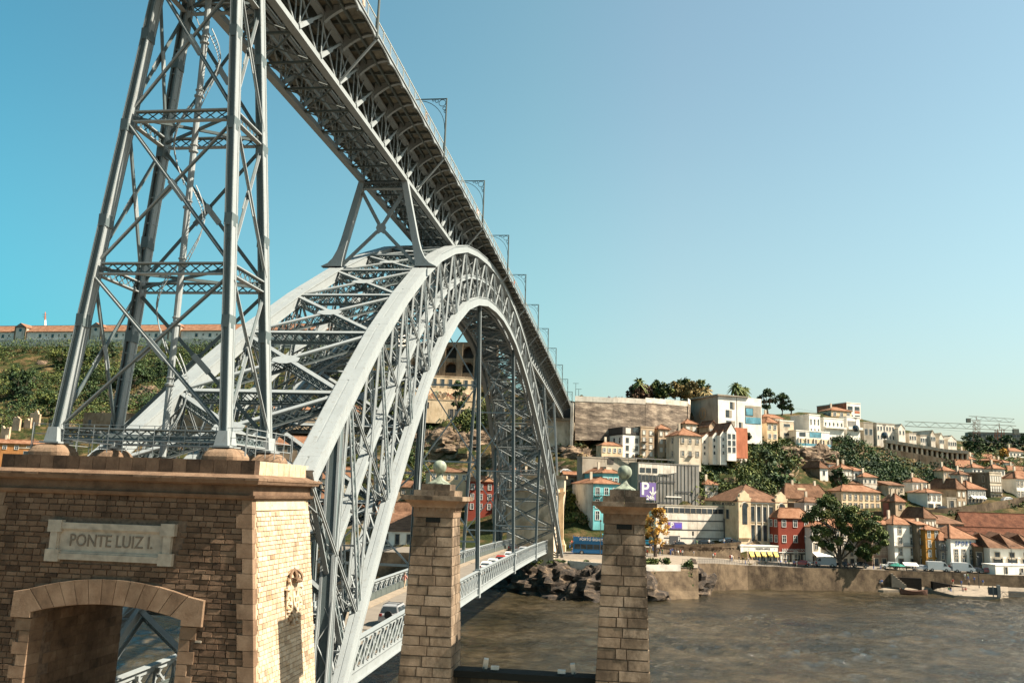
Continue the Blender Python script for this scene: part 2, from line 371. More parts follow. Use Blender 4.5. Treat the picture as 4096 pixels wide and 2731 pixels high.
# deck plate with troughs, stringers, cross-beams
q = MB(); st = MB(); cb = MB()
for k, (a, b) in enumerate(zip(PL[:-1], PL[1:])):
    z0, z1 = ze(a), ze(b)
    for j in range(11):
        x0 = -4.3+j*0.79; x1 = x0+0.74
        for (f0, f1) in ((0.06, 0.47), (0.53, 0.94)):
            ya, yb = a+(b-a)*f0, a+(b-a)*f1; za, zb_ = z0+(z1-z0)*f0, z0+(z1-z0)*f1
            q.add([(x0,ya,za+.02),(x1,ya,za+.02),(x1,yb,zb_+.02),(x0,yb,zb_+.02),((x0+x1)/2,ya,za+.13),((x0+x1)/2,yb,zb_+.13)], [(0,4,5,3),(4,1,2,5)])
    for x in (-3.5, -2.7, -1.0, 0.0, 1.0, 2.7, 3.5): st.beam((x, a, z0-0.06), (x, b, z1-0.06), 0.14 if abs(x) > 2 else 0.2, 0.34 if abs(x) > 2 else 0.5)
    cb.beam((-2, a, z0-0.35), (2, a, z0-0.35), 0.25, 0.8); c2 = (a+b)/2; cb.beam((-4.3, c2, (z0+z1)/2-0.0), (4.3, c2, (z0+z1)/2), 0.12, 0.26)
q.build('floor_plates', M['deck_plate'], updeck, kind='stuff'); st.build('stringers', M['steel_dark'], updeck, kind='stuff'); cb.build('cross_beams', M['steel_dark'], updeck, kind='stuff')
# arched brackets, fascia with scalloped valance, pendants, railing
br = MB()
arc = []
for t in range(8):
    u = t/7; x = 2.25+2.15*u; z = -1.05+1.06*math.sin(math.pi/2*min(1, u*1.05))**.9; arc.append((x, z))
for (x, z), (x2, z2) in zip(arc[:-1], arc[1:]):
    br.beam((x, 0, z), (x2, 0, z2), 0.26, 0.06)
web = [(x, -0.02, z) for x, z in arc]+[(4.4, -0.02, 0.12), (2.25, -0.02, 0.12)]; br.prism(web, (0, 0.04, 0))
br.lathe((4.42, 0, -0.36), [(0.02, 0), (0.07, 0.06), (0.04, 0.14), (0.09, 0.2), (0.09, 0.42)], 6)
brm = br.build('bracket', S, updeck); brm.location = (0, PL[0]-YC, ze(PL[0])-8)
me0 = brm.data
ox = origin(updeck)
for v in me0.vertices: v.co += Vector((0, YC, 8))   # local frame at the node
for k, a in enumerate(PL):
    for s in (1, -1):
        if k == 0 and s == 1: continue
        c = brm.copy(); COL.objects.link(c); c.location = (0, a-YC, ze(a)-8); c.rotation_euler.z = 0 if s > 0 else math.pi
for s in (1, -1):
    q = MB(); rl = MB()
    for k, (a, b) in enumerate(zip(PL[:-1], PL[1:])):
        z0, z1 = ze(a), ze(b); x = s*4.5
        n_ = 8; top = [(x, a+(b-a)*t/n_, z0+(z1-z0)*t/n_+0.14) for t in range(n_+1)]
        bot = [(x, a+(b-a)*t/n_, z0+(z1-z0)*t/n_-0.24*(1-math.sin(math.pi*t/n_)**0.7)) for t in range(n_+1)]
        for t in range(n_): q.prism([top[t], top[t+1], bot[t+1], bot[t]], (0.05*s, 0, 0)); q.beam(bot[t], bot[t+1], 0.10, 0.05)
        q.beam((x+0.05*s, a, z0+0.2), (x+0.05*s, b, z1+0.2), 0.16, 0.12)
        rl.beam((x, a, z0+1.28), (x, b, z1+1.28), 0.07, 0.06); rl.beam((x, a, z0+0.40), (x, b, z1+0.40), 0.05, 0.05)
        for t in range(2): y = a+(b-a)*t/2; rl.beam((x, y, z0+.26), (x, y, z0+1.36), 0.07, 0.07)
        nb = 22 if a < 90 else 12
        for t in range(nb): y = a+(b-a)*(t+.5)/nb; z = z0+(z1-z0)*(t+.5)/nb; rl.add([(x,y-.014,z+.4),(x,y+.014,z+.4),(x,y+.014,z+1.27),(x,y-.014,z+1.27)], [(0,1,2,3)])
    q.build('fascia', S, updeck); rl.build('railing', M['rail'], updeck)
# pipes and maintenance gangway under the deck
q = MB()
for x, r_, dz in ((0.75, 0.09, 0.75), (1.0, 0.06, 0.7), (0.2, 0.035, 1.0)): q.tube([(x, y, zb(y)+dz) for y in PL], r_, 6)
for y in PL: q.beam((0.75, y, zb(y)+0.7), (0.75, y, ze(y)), 0.04, 0.04); q.beam((0.3, y, zb(y)+0.6), (1.4, y, zb(y)+0.6), 0.06, 0.06)
q.build('service_pipes', M['steel'], updeck)
q = MB(); q.beam((-0.6, PL[0], zb(PL[0])+1.5), (-0.6, PL[0]+0.1, zb(PL[0])+1.5), .1, .1)
for a, b in zip(PL[:-1], PL[1:]):
    q.beam((-0.55, a, zb(a)+1.1), (-0.55, b, zb(b)+1.1), 0.12, 0.22)
    q.beam((-0.55, b, zb(b)+1.1), (-0.55, b, ze(b)-0.2), 0.06, 0.06); q.beam((-0.55, b-.5, zb(b)+1.1), (-0.55, b, ze(b)-0.2), 0.05, 0.05)
q.build('gangway_rail', S, updeck)
# ------------------------------------------------------------------ columns that carry the deck on the arch
for y in (34.8, 174-34.8):
    q = MB()
    zt = zb(y); zB = zo(34.8)+0.42
    for s in (1, -1):
        xt, xb = s*2.0, s*(xc(zB)-0.0)
        rows = [(zt, .27, .35), (zB+2.6, .33, .5), (zB+1.6, .40, .62), (zB+0.8, .62, .7), (zB+0.35, 0.95, .75), (zB+0.05, 1.5, .8)]
        L = [xt+(xb-xt)*(zt-z)/(zt-zB) for z, _, _ in rows]
        vs = []
        for (z, hw, hd), x in zip(rows, L):
            o, i_ = (hw, 0.27+(hw-0.27)*0.12)   # flares mostly outwards
            xo, xi = x+s*o, x-s*i_
            vs += [(min(xo,xi), y-0.35, z), (max(xo,xi), y-0.35, z), (max(xo,xi), y+0.35, z), (min(xo,xi), y+0.35, z)]
        fs = [(0,1,2,3)]
        for k in range(len(rows)-1): fs += [(k*4+j, k*4+4+j, k*4+4+(j+1)%4, k*4+(j+1)%4) for j in range(4)]
        q.add(vs, fs)
        for k in range(len(rows)-1):
            for e in (-1, 1):
                for dx in (0, 1):
                    a = Vector(vs[k*4+dx]); b = Vector(vs[k*4+4+dx]); o_ = Vector((0, 0.36*0+e*0.0, 0))
    col = q.build('arch_column', S, bridge)
    MB().lattice((-1.8, y, zt-0.35), (1.8, y, zt-0.35), 0.5, 0.55, (0,0,1), 8, 0.06, 0.07).build('head_strut', S, col)
    ctr = Vector((0, y, (zt+zB)/2-0.3))
    for sx in (1, -1):
        for top in (1, 0):
            end = Vector((sx*1.95, y, zt-0.9)) if top else Vector((sx*(xc(zB)-0.45), y, zB+0.3))
            q = MB(); q.beam(end, ctr+(end-ctr).normalized()*0.45, 0.32, 0.10, (0,1,0)); q.beam(end, ctr+(end-ctr).normalized()*0.45, 0.07, 0.24, (0,1,0)); q.build('column_brace', S, col)
    MB().prism([ctr+Vector((.62*math.cos(t)*(0.75 if k%2 else 1.0), -0.06, .62*math.sin(t)*(0.62 if k%2 else 1.0))) for k, t in enumerate([math.atan2(4,1.9)+x for x in (0, .57)]+[math.pi-math.atan2(4,1.9), math.pi]+[math.pi+math.atan2(4,1.9), math.pi*1.5]+[-math.atan2(4,1.9), 0])][::1], (0, 0.12, 0)).build('brace_gusset', S, col)
# ------------------------------------------------------------------ towers
def tower(yf, yb, zbase, near, nm='iron tower rising from the near masonry pier'):
    zt = zb((yf+yb)/2); TW = MB()
    def leg(sx, sy, z):   # centre line
        t = (z-22.5)/(48.0-22.5); x = sx*(4.15+(2.0-4.15)*min(1, t*1.02)); ym = (yf+yb)/2; hy = (yb-yf)/2*(1-0.42*t); return Vector((x, ym+sy*hy, z))
    levels = [23.1, 31.05, 38.95, 46.6]
    tw = bpy.data.objects.new('tower', None); COL.objects.link(tw); tw.parent = bridge; tw['label'] = nm
    for sx in (1, -1):
        for sy in (1, -1):
            base = MB(); p = leg(sx, sy, zbase+.15); base.frust((p.x, p.y), 0.95, 1.15, zbase, zbase+0.08, 0.95, 1.15); base.frust((p.x, p.y), 0.66, 0.95, zbase+0.08, zbase+0.75, 0.46, 0.80); base.build('leg_shoe', S, tw)
    for sx in (1, -1):
        for sy in (1, -1):
            q = MB(); a, b = leg(sx, sy, zbase+0.1), leg(sx, sy, zt-0.2); w_, d_ = 0.37, 0.66
            if sy < 0 or sx > 0:
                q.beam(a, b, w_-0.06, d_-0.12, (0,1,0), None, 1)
            else:          # the rear left leg is open: web with stiffener shelves
                q.beam(a, b, 0.08, d_-0.2, (0,1,0), None, 1); q.beam(a+Vector((0,.2,0)), b+Vector((0,.2,0)), w_, 0.06, (0,1,0), None, 1)
                for k in range(18): c = a+(b-a)*((k+.5)/18); q.box((c.x-w_/2, c.y-d_/2+.05, c.z-.03), (c.x+w_/2, c.y+.2, c.z+.03))
            for ex in (-1, 1):
                for ey in (-1, 1):   # corner angles standing proud
                    o = Vector((ex*(w_/2-0.05), ey*(d_/2-0.03), 0)); q.beam(a+o, b+o, 0.11, 0.05, (0,1,0), None, 1); o = Vector((ex*(w_/2-0.013), ey*(d_/2-0.08), 0)); q.beam(a+o, b+o, 0.034, 0.17, (0,1,0))
            for ex in (-1, 1): o = Vector((ex*(w_/2-.03), 0, 0)); q.beam(a+o, b+o, .012, d_-.3, (0,1,0))  # pale plates put the sunlit tone on the side faces
            if near:
                for k in range(60):     # rivet rows
                    c = a+(b-a)*((k+.5)/60)
                    for ey in (-.3, .3): q.box((c.x+w_/2-0.01, c.y+ey-.02, c.z-.02), (c.x+w_/2+.018, c.y+ey+.02, c.z+.02))
                for k in range(1, 5): c = a+(b-a)*(k/5+.03); q.box((c.x-w_/2-.012, c.y-d_/2-.012, c.z-.3), (c.x+w_/2+.012, c.y+d_/2+.012, c.z+.3), mi=1)
            q.build('leg', S, tw)
    for li, z in enumerate(levels):
        q = [leg(1,-1,z), leg(1,1,z), leg(-1,1,z), leg(-1,-1,z)]
        for k in range(4):
            a, b = q[k], q[(k+1)%4]; d = (b-a).normalized()*0.3
            MB().lattice(a+d, b-d, 0.3, 0.52, (0,0,1), max(6, int((b-a).length/0.62)), 0.06, 0.06, 1).build('tower_strut', S, tw)
        x = MB(); x.beam(q[0], q[2], 0.12, 0.14, mi=1); x.beam(q[1], q[3], 0.12, 0.14, mi=1); x.build('tower_plan_brace', S, tw)
    for z0, z1 in zip(levels[:-1], levels[1:]):
        q0 = [leg(1,-1,z0+.3), leg(1,1,z0+.3), leg(-1,1,z0+.3), leg(-1,-1,z0+.3)]; q1 = [leg(1,-1,z1-.3), leg(1,1,z1-.3), leg(-1,1,z1-.3), leg(-1,-1,z1-.3)]
        for k in range(4):
            n_ = (k+1)%4; nrm = (q0[n_]-q0[k]).cross(Vector((0,0,1))).normalized()
            for j, (a, b) in enumerate(((q0[k], q1[n_]), (q0[n_], q1[k]))):
                d = (b-a).normalized()*0.25; o = nrm*(0.10 if j else -0.04); m_ = MB(); m_.beam(a+d+o, b-d+o, 0.19, 0.035, nrm, None, 1)
                m_.beam(a+d+o+nrm*.06, b-d+o+nrm*.06, 0.05, 0.12, nrm); c = (a+b)/2; 
                m_.beam(c-d*2.6+o*1.2, c+d*2.6+o*1.2, 0.30, 0.05, nrm); m_.build('tower_brace', S, tw)
    if near:
        ym = (yf+yb)/2-0.2
        q = MB(); q.tube([(0.0, ym, zbase-.4), (0.0, ym, 52)], 0.16, 10)
        for k in range(9): z = zbase+3+k*3; q.lathe((0, ym, z), [(0.16,0),(0.24,.03),(0.24,.12),(0.16,.15)], 10); q.lathe((0, ym, z+.35), [(0.16,0),(0.21,.03),(0.21,.08),(0.16,.1)], 10)
        q.build('drain_pipe', S, tw)
        for k in range(6):       # bowed ladder sections swinging round the pipe
            q = MB(); z0 = zbase+0.3+k*4.3; ph = k*math.pi; pts = [[], []]
            for t in range(13):
                u = t/12; off = 0.25+0.75*math.sin(math.pi*u); a = ph+(u-0.5)*0.9; cx, cy = off*math.cos(a), off*math.sin(a)
                for e in (0, 1):
                    w_ = (-.2, .2)[e]; pts[e].append((cx-w_*math.sin(a+.6), ym+cy+w_*math.cos(a+.6)-.15, z0+u*4.3))
            for e in (0, 1): q.tube(pts[e], 0.03, 4)
            for t in range(1, 12):
                a, b = Vector(pts[0][t]), Vector(pts[1][t]); q.beam(a, b, 0.025, 0.025); c = (Vector(pts[0][t-1])-a)*.5; q.beam(a+c, b+c, 0.025, 0.025)
            q.build('ladder', S, tw)
        q = MB(); zr = zbase-0.35
        for x in (-5.2, 5.2):
            for k in range(6): q.beam((x, -1+k*1.1, zr), (x, -1+k*1.1, zr+1.3), .03, .03)
        for yy in (-0.9, 4.3):
            for k in range(15): x = -5.2+k*10.4/14; q.beam((x, yy, zr), (x, yy, zr+1.25), .028, .028)
            for h in (.4, .8, 1.25): q.beam((-5.2, yy, zr+h), (5.2, yy, zr+h), .025, .025)
        for x in (-5.2, 5.2):
            for h in (.4, .8, 1.25): q.beam((x, -0.9, zr+h), (x, 4.3, zr+h), .025, .025)
        q.build('platform_railing', S, tw)
    return tw
tower(-0.75, 3.85, 22.62, True)
tower(174-3.85, 174+0.75, 22.75, False, 'iron tower on the far masonry pier, seen through the arch')
# slender far trestle between the far tower and the abutment
q = MB()
for s in (1, -1):
    for yy in (202.4, 204.6): q.beam((s*2.0, yy, zb(203)), (s*3.4, yy, 26.6), 0.42, 0.3, (0,1,0))
tr = q.build('far_trestle', S, bridge)
for z0, z1 in ((26.8, 33.3), (33.3, 40), (40, 46.6)):
    X = lambda z: 2.0+1.4*(47-z)/20.4
    q = MB(); q.beam((-X(z0), 203, z0), (X(z1), 203, z1), .16, .2, (0,1,0)); q.beam((X(z0), 203.1, z0), (-X(z1), 203.1, z1), .16, .2, (0,1,0)); q.beam((-X(z1), 203, z1), (X(z1), 203, z1), .25, .4); q.build('trestle_brace', S, tr)
# ------------------------------------------------------------------ lower deck
YL0, YL1 = -2.0, 178.0
HY = [35.3, 70.2, 105.1, 140.0]
def zl(y): return 8.86-0.95*((y-YC)/YC)**2      # underside of the side girders
LY = [YL0+(YL1-YL0)*k/90 for k in range(91)]
q = MB()
for a, b in zip(LY[:-1], LY[1:]):
    for s in (1, -1):
        q.beam((s*4.2, a, zl(a)+.05), (s*4.2, b, zl(b)+.05), 0.5, 0.08); q.beam((s*4.2, a, zl(a)+.42), (s*4.2, b, zl(b)+.42), 0.12, 0.75)
        q.beam((s*4.2, a, zl(a)+.80), (s*4.2, b, zl(b)+.80), 0.36, 0.07)
        q.beam((s*4.2, a, zl(a)+2.82), (s*4.2, b, zl(b)+2.82), 0.46, 0.07); q.beam((s*4.2, a, zl(a)+2.62), (s*4.2, b, zl(b)+2.62), 0.10, 0.32)
low = q.build('lower_deck_girder', S, bridge)
for s in (1, -1):
    for si, (y0, y1) in enumerate(zip([0]+HY, HY+[174])):
        q = MB(); n_ = 17; near = y0 < 60
        for k in range(n_):
            a, b = y0+(y1-y0)*k/n_, y0+(y1-y0)*(k+1)/n_; c = (a+b)/2
            for p_, r_ in ((a, c), (c, b)):
                pass
            q.beam((s*4.27, a, zl(a)+.8), (s*4.27, b, zl(b)+2.55), 0.05, 0.13, (0,1,0)); q.beam((s*4.13, b, zl(b)+.8), (s*4.13, a, zl(a)+2.55), 0.05, 0.13, (0,1,0))
            q.beam((s*4.27, a+(b-a)*.5, zl(a)+.8), (s*4.27, b+(b-a)*.5, zl(b)+2.55), 0.05, 0.10, (0,1,0)) if near else None
            q.beam((s*4.2, a, zl(a)+.8), (s*4.2, a, zl(a)+2.6), 0.16, 0.12, (0,1,0))
            q.box((s*4.2-.28, a-.1, zl(a)+2.35), (s*4.2+.28, a+.1, zl(a)+2.60))
        q.build('girder_lattice', S, low)
    q = MB()   # glazed lower parapet panel on the inside of the far girder
    for a, b in zip(LY[:-1], LY[1:]):
        q.beam((s*3.95, a, zl(a)+1.75), (s*3.95, b, zl(b)+1.75), .06, .06); q.beam((s*3.95, a, zl(a)+1.02), (s*3.95, a, zl(a)+1.75), .05, .05)
        q.add([(s*3.95,a,zl(a)+1.0),(s*3.95,b,zl(b)+1.0),(s*3.95,b,zl(b)+1.74),(s*3.95,a,zl(a)+1.74)], [(0,1,2,3)])
    q.build('inner_parapet', M['steel_dark'], low)
q = MB()
for y in LY: q.beam((-4.1, y, zl(y)+.45), (4.1, y, zl(y)+.45), 0.2, 0.5)
q.build('floor_beams', M['steel_dark'], low, kind='stuff')
def ribbon(x0, x1, dz, th, mtl, nm, par, **k):
    q = MB(); vs = []; 
    for y in LY: vs += [(x0,y,zl(y)+dz-th),(x1,y,zl(y)+dz-th),(x1,y,zl(y)+dz),(x0,y,zl(y)+dz)]
    fs = [(i*4+j, i*4+(j+1)%4, i*4+4+(j+1)%4, i*4+4+j) for i in range(len(LY)-1) for j in range(4)]+[(3,2,1,0), tuple(len(vs)-4+j for j in range(4))]
    q.add(vs, fs); return q.build(nm, mtl, par, **k)
ribbon(-3.85, 3.85, 0.92, 0.2, M['asphalt'], 'roadway', low); ribbon(-3.85, -2.75, 1.06, 0.13, M['paving'], 'footway', low); ribbon(2.9, 3.85, 1.06, 0.13, M['paving'], 'footway', low)
for s in (1, -1):
    for y in HY:
        p0 = Vector((s*4.2, y, zl(y)-0.15)); zz = zi(y)-0.2; p1 = Vector((s*(xc(zz)-0.3), y, zz))
        q = MB(); q.beam(p0, p1, 0.46, 0.16, (0,1,0), None, 1); q.beam(p0, p1, 0.18, 0.50, (0,1,0), None, 1)
        for e in (-1, 1): o = Vector((e*.22, 0, 0)); q.beam(p0+o, p1+o, .05, .34, (0,1,0))
        h = q.build('hanger', S, bridge)
        q = MB(); q.box((s*4.2-.36, y-.42, zl(y)-.35), (s*4.2+.36, y+.42, zl(y)+2.5)); q.box((s*4.2-.45, y-.52, zl(y)+2.5), (s*4.2+.45, y+.52, zl(y)+2.68)); q.box((s*4.2-.36, y-.4, zl(y)+2.68), (s*4.2+.36, y+.4, zl(y)+3.05)); q.build('hanger_sleeve', S, h)
for y in HY:     # X bracing between each pair of hangers
    z0, z1 = zl(y)+6.3, zi(y)-1.2; n_ = max(2, round((z1-z0)/8.5)); 
    X = lambda z, y=y: 4.2+(xc(zi(y))-0.3-4.2)*(z-zl(y))/(zi(y)-zl(y))-0.2
    for k in range(n_):
        a, b = z0+(z1-z0)*k/n_, z0+(z1-z0)*(k+1)/n_; q = MB()
        q.beam((-X(a), y, a), (X(b), y, b), .14, .16, (0,1,0)); q.beam((X(a), y+.08, a), (-X(b), y+.08, b), .14, .16, (0,1,0)); q.beam((-X(a), y, a), (X(a), y, a), .16, .2)
        q.build('hanger_brace', S, bridge)
# tram poles on the upper deck edge
def pole():
    t = thing('tram_pole', (4.62, 15.8, ze(15.8)+.1), 'tram wire pole with scrolled bracket, nearest one, cut by the frame top', 'pole', 'tram wire poles along the upper deck')
    q = MB(); B = Vector(t.location); q.tube([B+Vector((0,0,-.35)), B+Vector((0,0,5.75))], [.11, .07], 8); q.lathe(B+Vector((0,0,-.45)), [(.03,0),(.12,.08),(.12,.2)], 8); q.build('post', M['steel_dark'], t)
    q = MB(); q.beam(B+Vector((0,0,5.7)), B+Vector((-3.1,0,5.7)), .07, .10)
    prev = None
    for k in range(11):
        u = k/10*math.pi/2; c = B+Vector((-2.7+2.62*math.sin(u), 0, 2.6+2.95*math.cos(u)))
        if prev: q.beam(prev, c, .05, .06, (0,1,0))
        prev = c
    for cx, cz, r_ in ((-.42, 5.28, .34), (-.98, 5.50, .16), (-.20, 4.72, .16), (-1.33, 5.57, .09), (-.12, 4.38, .10)):
        pr = None
        for k in range(13):
            a = k/12*2*math.pi; c = B+Vector((cx+r_*math.cos(a), 0, cz+r_*math.sin(a)))
            if pr: q.beam(pr, c, .05, .05, (0,1,0))
            pr = c
    q.build('bracket_arm', M['steel_dark'], t)
    q = MB(); q.beam(B+Vector((-.05,0,-.5)), Vector((2.15, 15.8, zb(15.8)+.55)), .12, .16, (0,1,0)); q.build('raking_strut', M['steel'], t)
    return t
P0 = pole(); ords = ['nearest', 'second', 'third', 'fourth', 'fifth', 'sixth', 'seventh', 'eighth', 'ninth', 'tenth', 'eleventh']
for k in range(1, 11):
    y = 15.8+22.8*k
    if y > 247: break
    copy_tree(P0, (4.62, y, ze(y)+.1), label='tram wire pole with scrolled bracket, %s from the near end of the deck' % ords[k])
# ================================================================== near masonry pier
ZW = 20.4; BX, BY = 0.115, 0.04
pier = thing('masonry_pier', (0, 1.7, 5), 'brown granite bridge pier with an arched gateway and a carved name plaque', 'masonry pier')
def fx(z): return 6.03+BX*(ZW-z)
def fy(z): return -1.70-BY*(ZW-z)
YB = 5.15
JX, SPZ, RISE = 3.45, 15.3, 0.45
def open_top(x): return SPZ+RISE*(1-(x/JX)**2)
q = MB()
# core with the gateway cut through
zs = [4.8, 8, 11, SPZ]
def ring(z): return fx(z)-.05, fy(z)+.05
for z0, z1 in zip(zs[:-1], zs[1:]):
    for s in (1, -1):
        (x0, y0), (x1, y1) = ring(z0), ring(z1)
        q.add([(s*JX,y0,z0),(s*x0,y0,z0),(s*x0,YB,z0),(s*JX,YB,z0),(s*JX,y1,z1),(s*x1,y1,z1),(s*x1,YB,z1),(s*JX,YB,z1)], BOXF if s > 0 else tuple(tuple(reversed(f)) for f in BOXF))
x1, y1 = ring(SPZ); x2, y2 = ring(ZW)
n_ = 14; prof = [(-x1, SPZ)]+[(-JX+2*JX*k/n_, open_top(-JX+2*JX*k/n_)) for k in range(n_+1)]+[(x1, SPZ), (x2, ZW+.1), (-x2, ZW+.1)]
yy = lambda z: fy(z)+.05
vs = [(x, yy(z), z) for x, z in prof]+[(x, YB, z) for x, z in prof]; n = len(prof)
q.add(vs, [tuple(range(n-1, -1, -1)), tuple(range(n, 2*n))]+[(i, (i+1)%n, n+(i+1)%n, n+i) for i in range(n)])
q.build('wall_core', M['mortar'], pier)
CH = 0.018
def stone_front(mb, x0, x1, z0, z1, proud, tone, g=0.006):
    """one squared block set in the front face"""
    x0 += g; x1 -= g; z0 += g; z1 -= g; a, b = fy(z0), fy(z1)
    vs = [(x0,a+.08,z0),(x1,a+.08,z0),(x1,b+.08,z1),(x0,b+.08,z1),(x0+CH,a-proud,z0+CH),(x1-CH,a-proud,z0+CH),(x1-CH,b-proud,z1-CH),(x0+CH,b-proud,z1-CH)]
    vs[4:8] = [(x+R.uniform(-.012,.012), y+R.uniform(-.012,.012), z+R.uniform(-.012,.012)) for x, y, z in vs[4:8]]
    mb.add(vs, [(4,5,6,7),(0,1,5,4),(1,2,6,5),(2,3,7,6),(3,0,4,7)], tone)
def stone_side(mb, y0, y1, z0, z1, proud, tone, g=0.007):
    y0 += g; y1 -= g; z0 += g; z1 -= g; a, b = fx(z0), fx(z1)
    mb.add([(a-.08,y0,z0),(a-.08,y1,z0),(b-.08,y1,z1),(b-.08,y0,z1),(a+proud,y0+.012,z0+.012),(a+proud,y1-.012,z0+.012),(b+proud,y1-.012,z1-.012),(b+proud,y0+.012,z1-.012)],
           [(4,5,6,7),(0,1,5,4),(1,2,6,5),(2,3,7,6),(3,0,4,7)], tone)
# quoins up the front right corner
zq = ZW; qn = []; k = 0
while zq > 5:
    h = 0.62; w_ = 0.72 if k % 2 else 0.46; qn.append((zq-h, zq, w_)); zq -= h; k += 1
def quoin_w(z):
    for a, b, w_ in qn:
        if a <= z <= b: return w_
    return 0.6
for s in (1, -1):
    for a, b, w_ in qn:
        q = MB(); xa, xb = fx(a)*s, fx(b)*s; t = R.uniform(.45, .75)
        lo, hi = (xa-w_*s, xa) if s > 0 else (xa, xa-w_*s)
        ya, yb = fy(a)-.045, fy(b)-.045; w2 = 0.46 if w_ > .6 else 0.72
        q.add([(xb-s*w_,yb+.2,b-.01),(xa-s*w_,ya+.2,a+.01),(xa-s*w_,ya,a+.01),(xa+s*.01,ya,a+.01),(xb+s*.01,yb,b-.01),(xb-s*w_,yb,b-.01),(xa+s*.01,ya+w2*.6,a+.01),(xb+s*.01,yb+w2*.6,b-.01)],
              [(2,3,4,5),(1,2,5,0),(3,6,7,4),(5,4,7,0),(2,1,6,3)] if s > 0 else [(5,4,3,2),(0,5,2,1),(4,7,6,3),(0,7,4,5),(3,6,1,2)], t)
        q.build('quoin', M['ashlar'], pier, tones=True)
# voussoirs of the gateway arch
def ztop(x): return 16.83-0.11*(x/3.4)**2*6.2*0.6
NV = 13; ang = []
for k in range(NV):
    u0, u1 = -1+2*k/NV, -1+2*(k+1)/NV
    f = lambda u, r_: (u*(JX if r_ == 0 else 4.32), (open_top(u*JX)) if r_ == 0 else 16.83-0.75*u*u)
    a, b, c, d = f(u0, 0), f(u1, 0), f(u1, 1), f(u0, 1)
    if k == 0: d = (-4.42, 16.15); pts = [a, b, c, d, (-4.42, 15.05), (-3.9, 15.05), (-JX, 15.05)]
    elif k == NV-1: c = (4.42, 16.15); pts = [a, b, (JX, 15.05), (3.9, 15.05), (4.42, 15.05), c, d]
    else: pts = [a, b, c, d]
    cx = sum(p_[0] for p_ in pts)/len(pts); cz = sum(p_[1] for p_ in pts)/len(pts)
    sh = lambda p_, e: (cx+(p_[0]-cx)*(1-e), cz+(p_[1]-cz)*(1-e))
    q = MB(); o = [sh(p_, .018) for p_ in pts]; i_ = [sh(p_, .06) for p_ in pts]; n = len(pts)
    vs = [(x, fy(z)+.1, z) for x, z in o]+[(x, fy(z)-.10, z) for x, z in o]+[(x, fy(z)-.14, z) for x, z in i_]
    fs = [tuple(range(2*n, 3*n))]+[(j, (j+1)%n, n+(j+1)%n, n+j) for j in range(n)]+[(n+j, n+(j+1)%n, 2*n+(j+1)%n, 2*n+j) for j in range(n)]
    q.add(vs, fs, R.uniform(.4, .62)); bo = q.build('voussoir', M['ashlar'], pier, tones=True)
# jamb blocks, alternately long and short, running back into the passage
for s in (1, -1):
    z = 15.03; k = 0
    while z > 5.2:
        h = 0.46 if k % 2 else 0.52; w_ = 0.46 if k % 2 else 0.72; q = MB(); x0, x1 = (JX, JX+w_) if s > 0 else (-JX-w_, -JX)
        a, b = fy(z-h)-.05, fy(z)-.05; g = .012; e = -.03*s
        X0, X1 = x0+(e if s > 0 else 0), x1+(0 if s > 0 else e)
        q.add([(X0+g,a+.9,z-h+g),(X1-g,a+.9,z-h+g),(X1-g,b+.9,z-g),(X0+g,b+.9,z-g),(X0+g,a,z-h+g),(X1-g,a,z-h+g),(X1-g,b,z-g),(X0+g,b,z-g)], [(4,5,6,7),(0,4,7,3),(5,1,2,6),(3,7,6,2),(0,1,5,4)], R.uniform(.4, .65))
        q.build('jamb_stone', M['ashlar'], pier, tones=True); z -= h; k += 1
# passage lining: courses of ashlar inside the gateway
q = MB()
for s in (1, -1):
    z = 15.2; r0 = 0
    while z > 5.4:
        y = -0.85+(.45 if r0 % 2 else 0)
        while y < YB-.2:
            y2 = min(y+.9, YB); q.box((min(s*JX, s*(JX-.02)), y+.012, z-.44), (max(s*JX, s*(JX-.02)), y2-.012, z-.012), R.uniform(.2, .5)); y = y2
        z -= .45; r0 += 1
q.build('passage_lining', M['ashlar'], pier, kind='stuff', tones=True)
# field of squared rubble on the front; the 300 blocks nearest to the camera one by one
blocks = []
z = ZW; row = 0
def hole(xa, xb, za, zb_):
    xm, zm = (xa+xb)/2, (za+zb_)/2
    if -3.42 < xm < 2.95 and 17.42 < zm < 19.30: return True
    if abs(xm) < 4.42 and zm < 16.9-.75*(xm/4.32)**2 and zm > 15.05: return True
    if zm <= 15.05 and abs(xm) < JX+.6: return True
    return False
while z > 8.5:
    h = R.choice((.20, .24, .24, .28)); z1, z0 = z, z-h; x = -fx(z)+quoin_w((z0+z1)/2); xe = fx(z)-quoin_w((z0+z1)/2)
    first = True
    while x < xe-.05:
        w_ = R.uniform(.34, .72)
        if first and row % 2: w_ *= .6
        x1 = min(x+w_, xe)
        if xe-x1 < .2: x1 = xe
        # clip against openings
        xa, xb = x, x1
        if z0 < 15.1:
            j = JX+.6
            if xa < j and xb > -j:
                if xb > j: xa = j
                elif xa < -j: xb = -j
                else: x = x1; first = False; continue
        if not hole(xa, xb, z0, z1) and xb-xa > .06: blocks.append((xa, xb, z0, z1))
        x = x1; first = False
    z -= h; row += 1
blocks.sort(key=lambda b: -(b[0]+b[1])); rest = MB(); nst = 0
for (xa, xb, z0, z1) in blocks:
    t = min(1, max(0, R.gauss(.47, .13))); pr = R.uniform(.0, .026)
    if nst < 210:
        q = MB(); stone_front(q, xa, xb, z0, z1, pr, t); q.build('stone_block', M['granite'], pier, tones=True); nst += 1
    else: stone_front(rest, xa, xb, z0, z1, pr, t)
rest.build('stonework', M['granite'], pier, kind='stuff', tones=True)
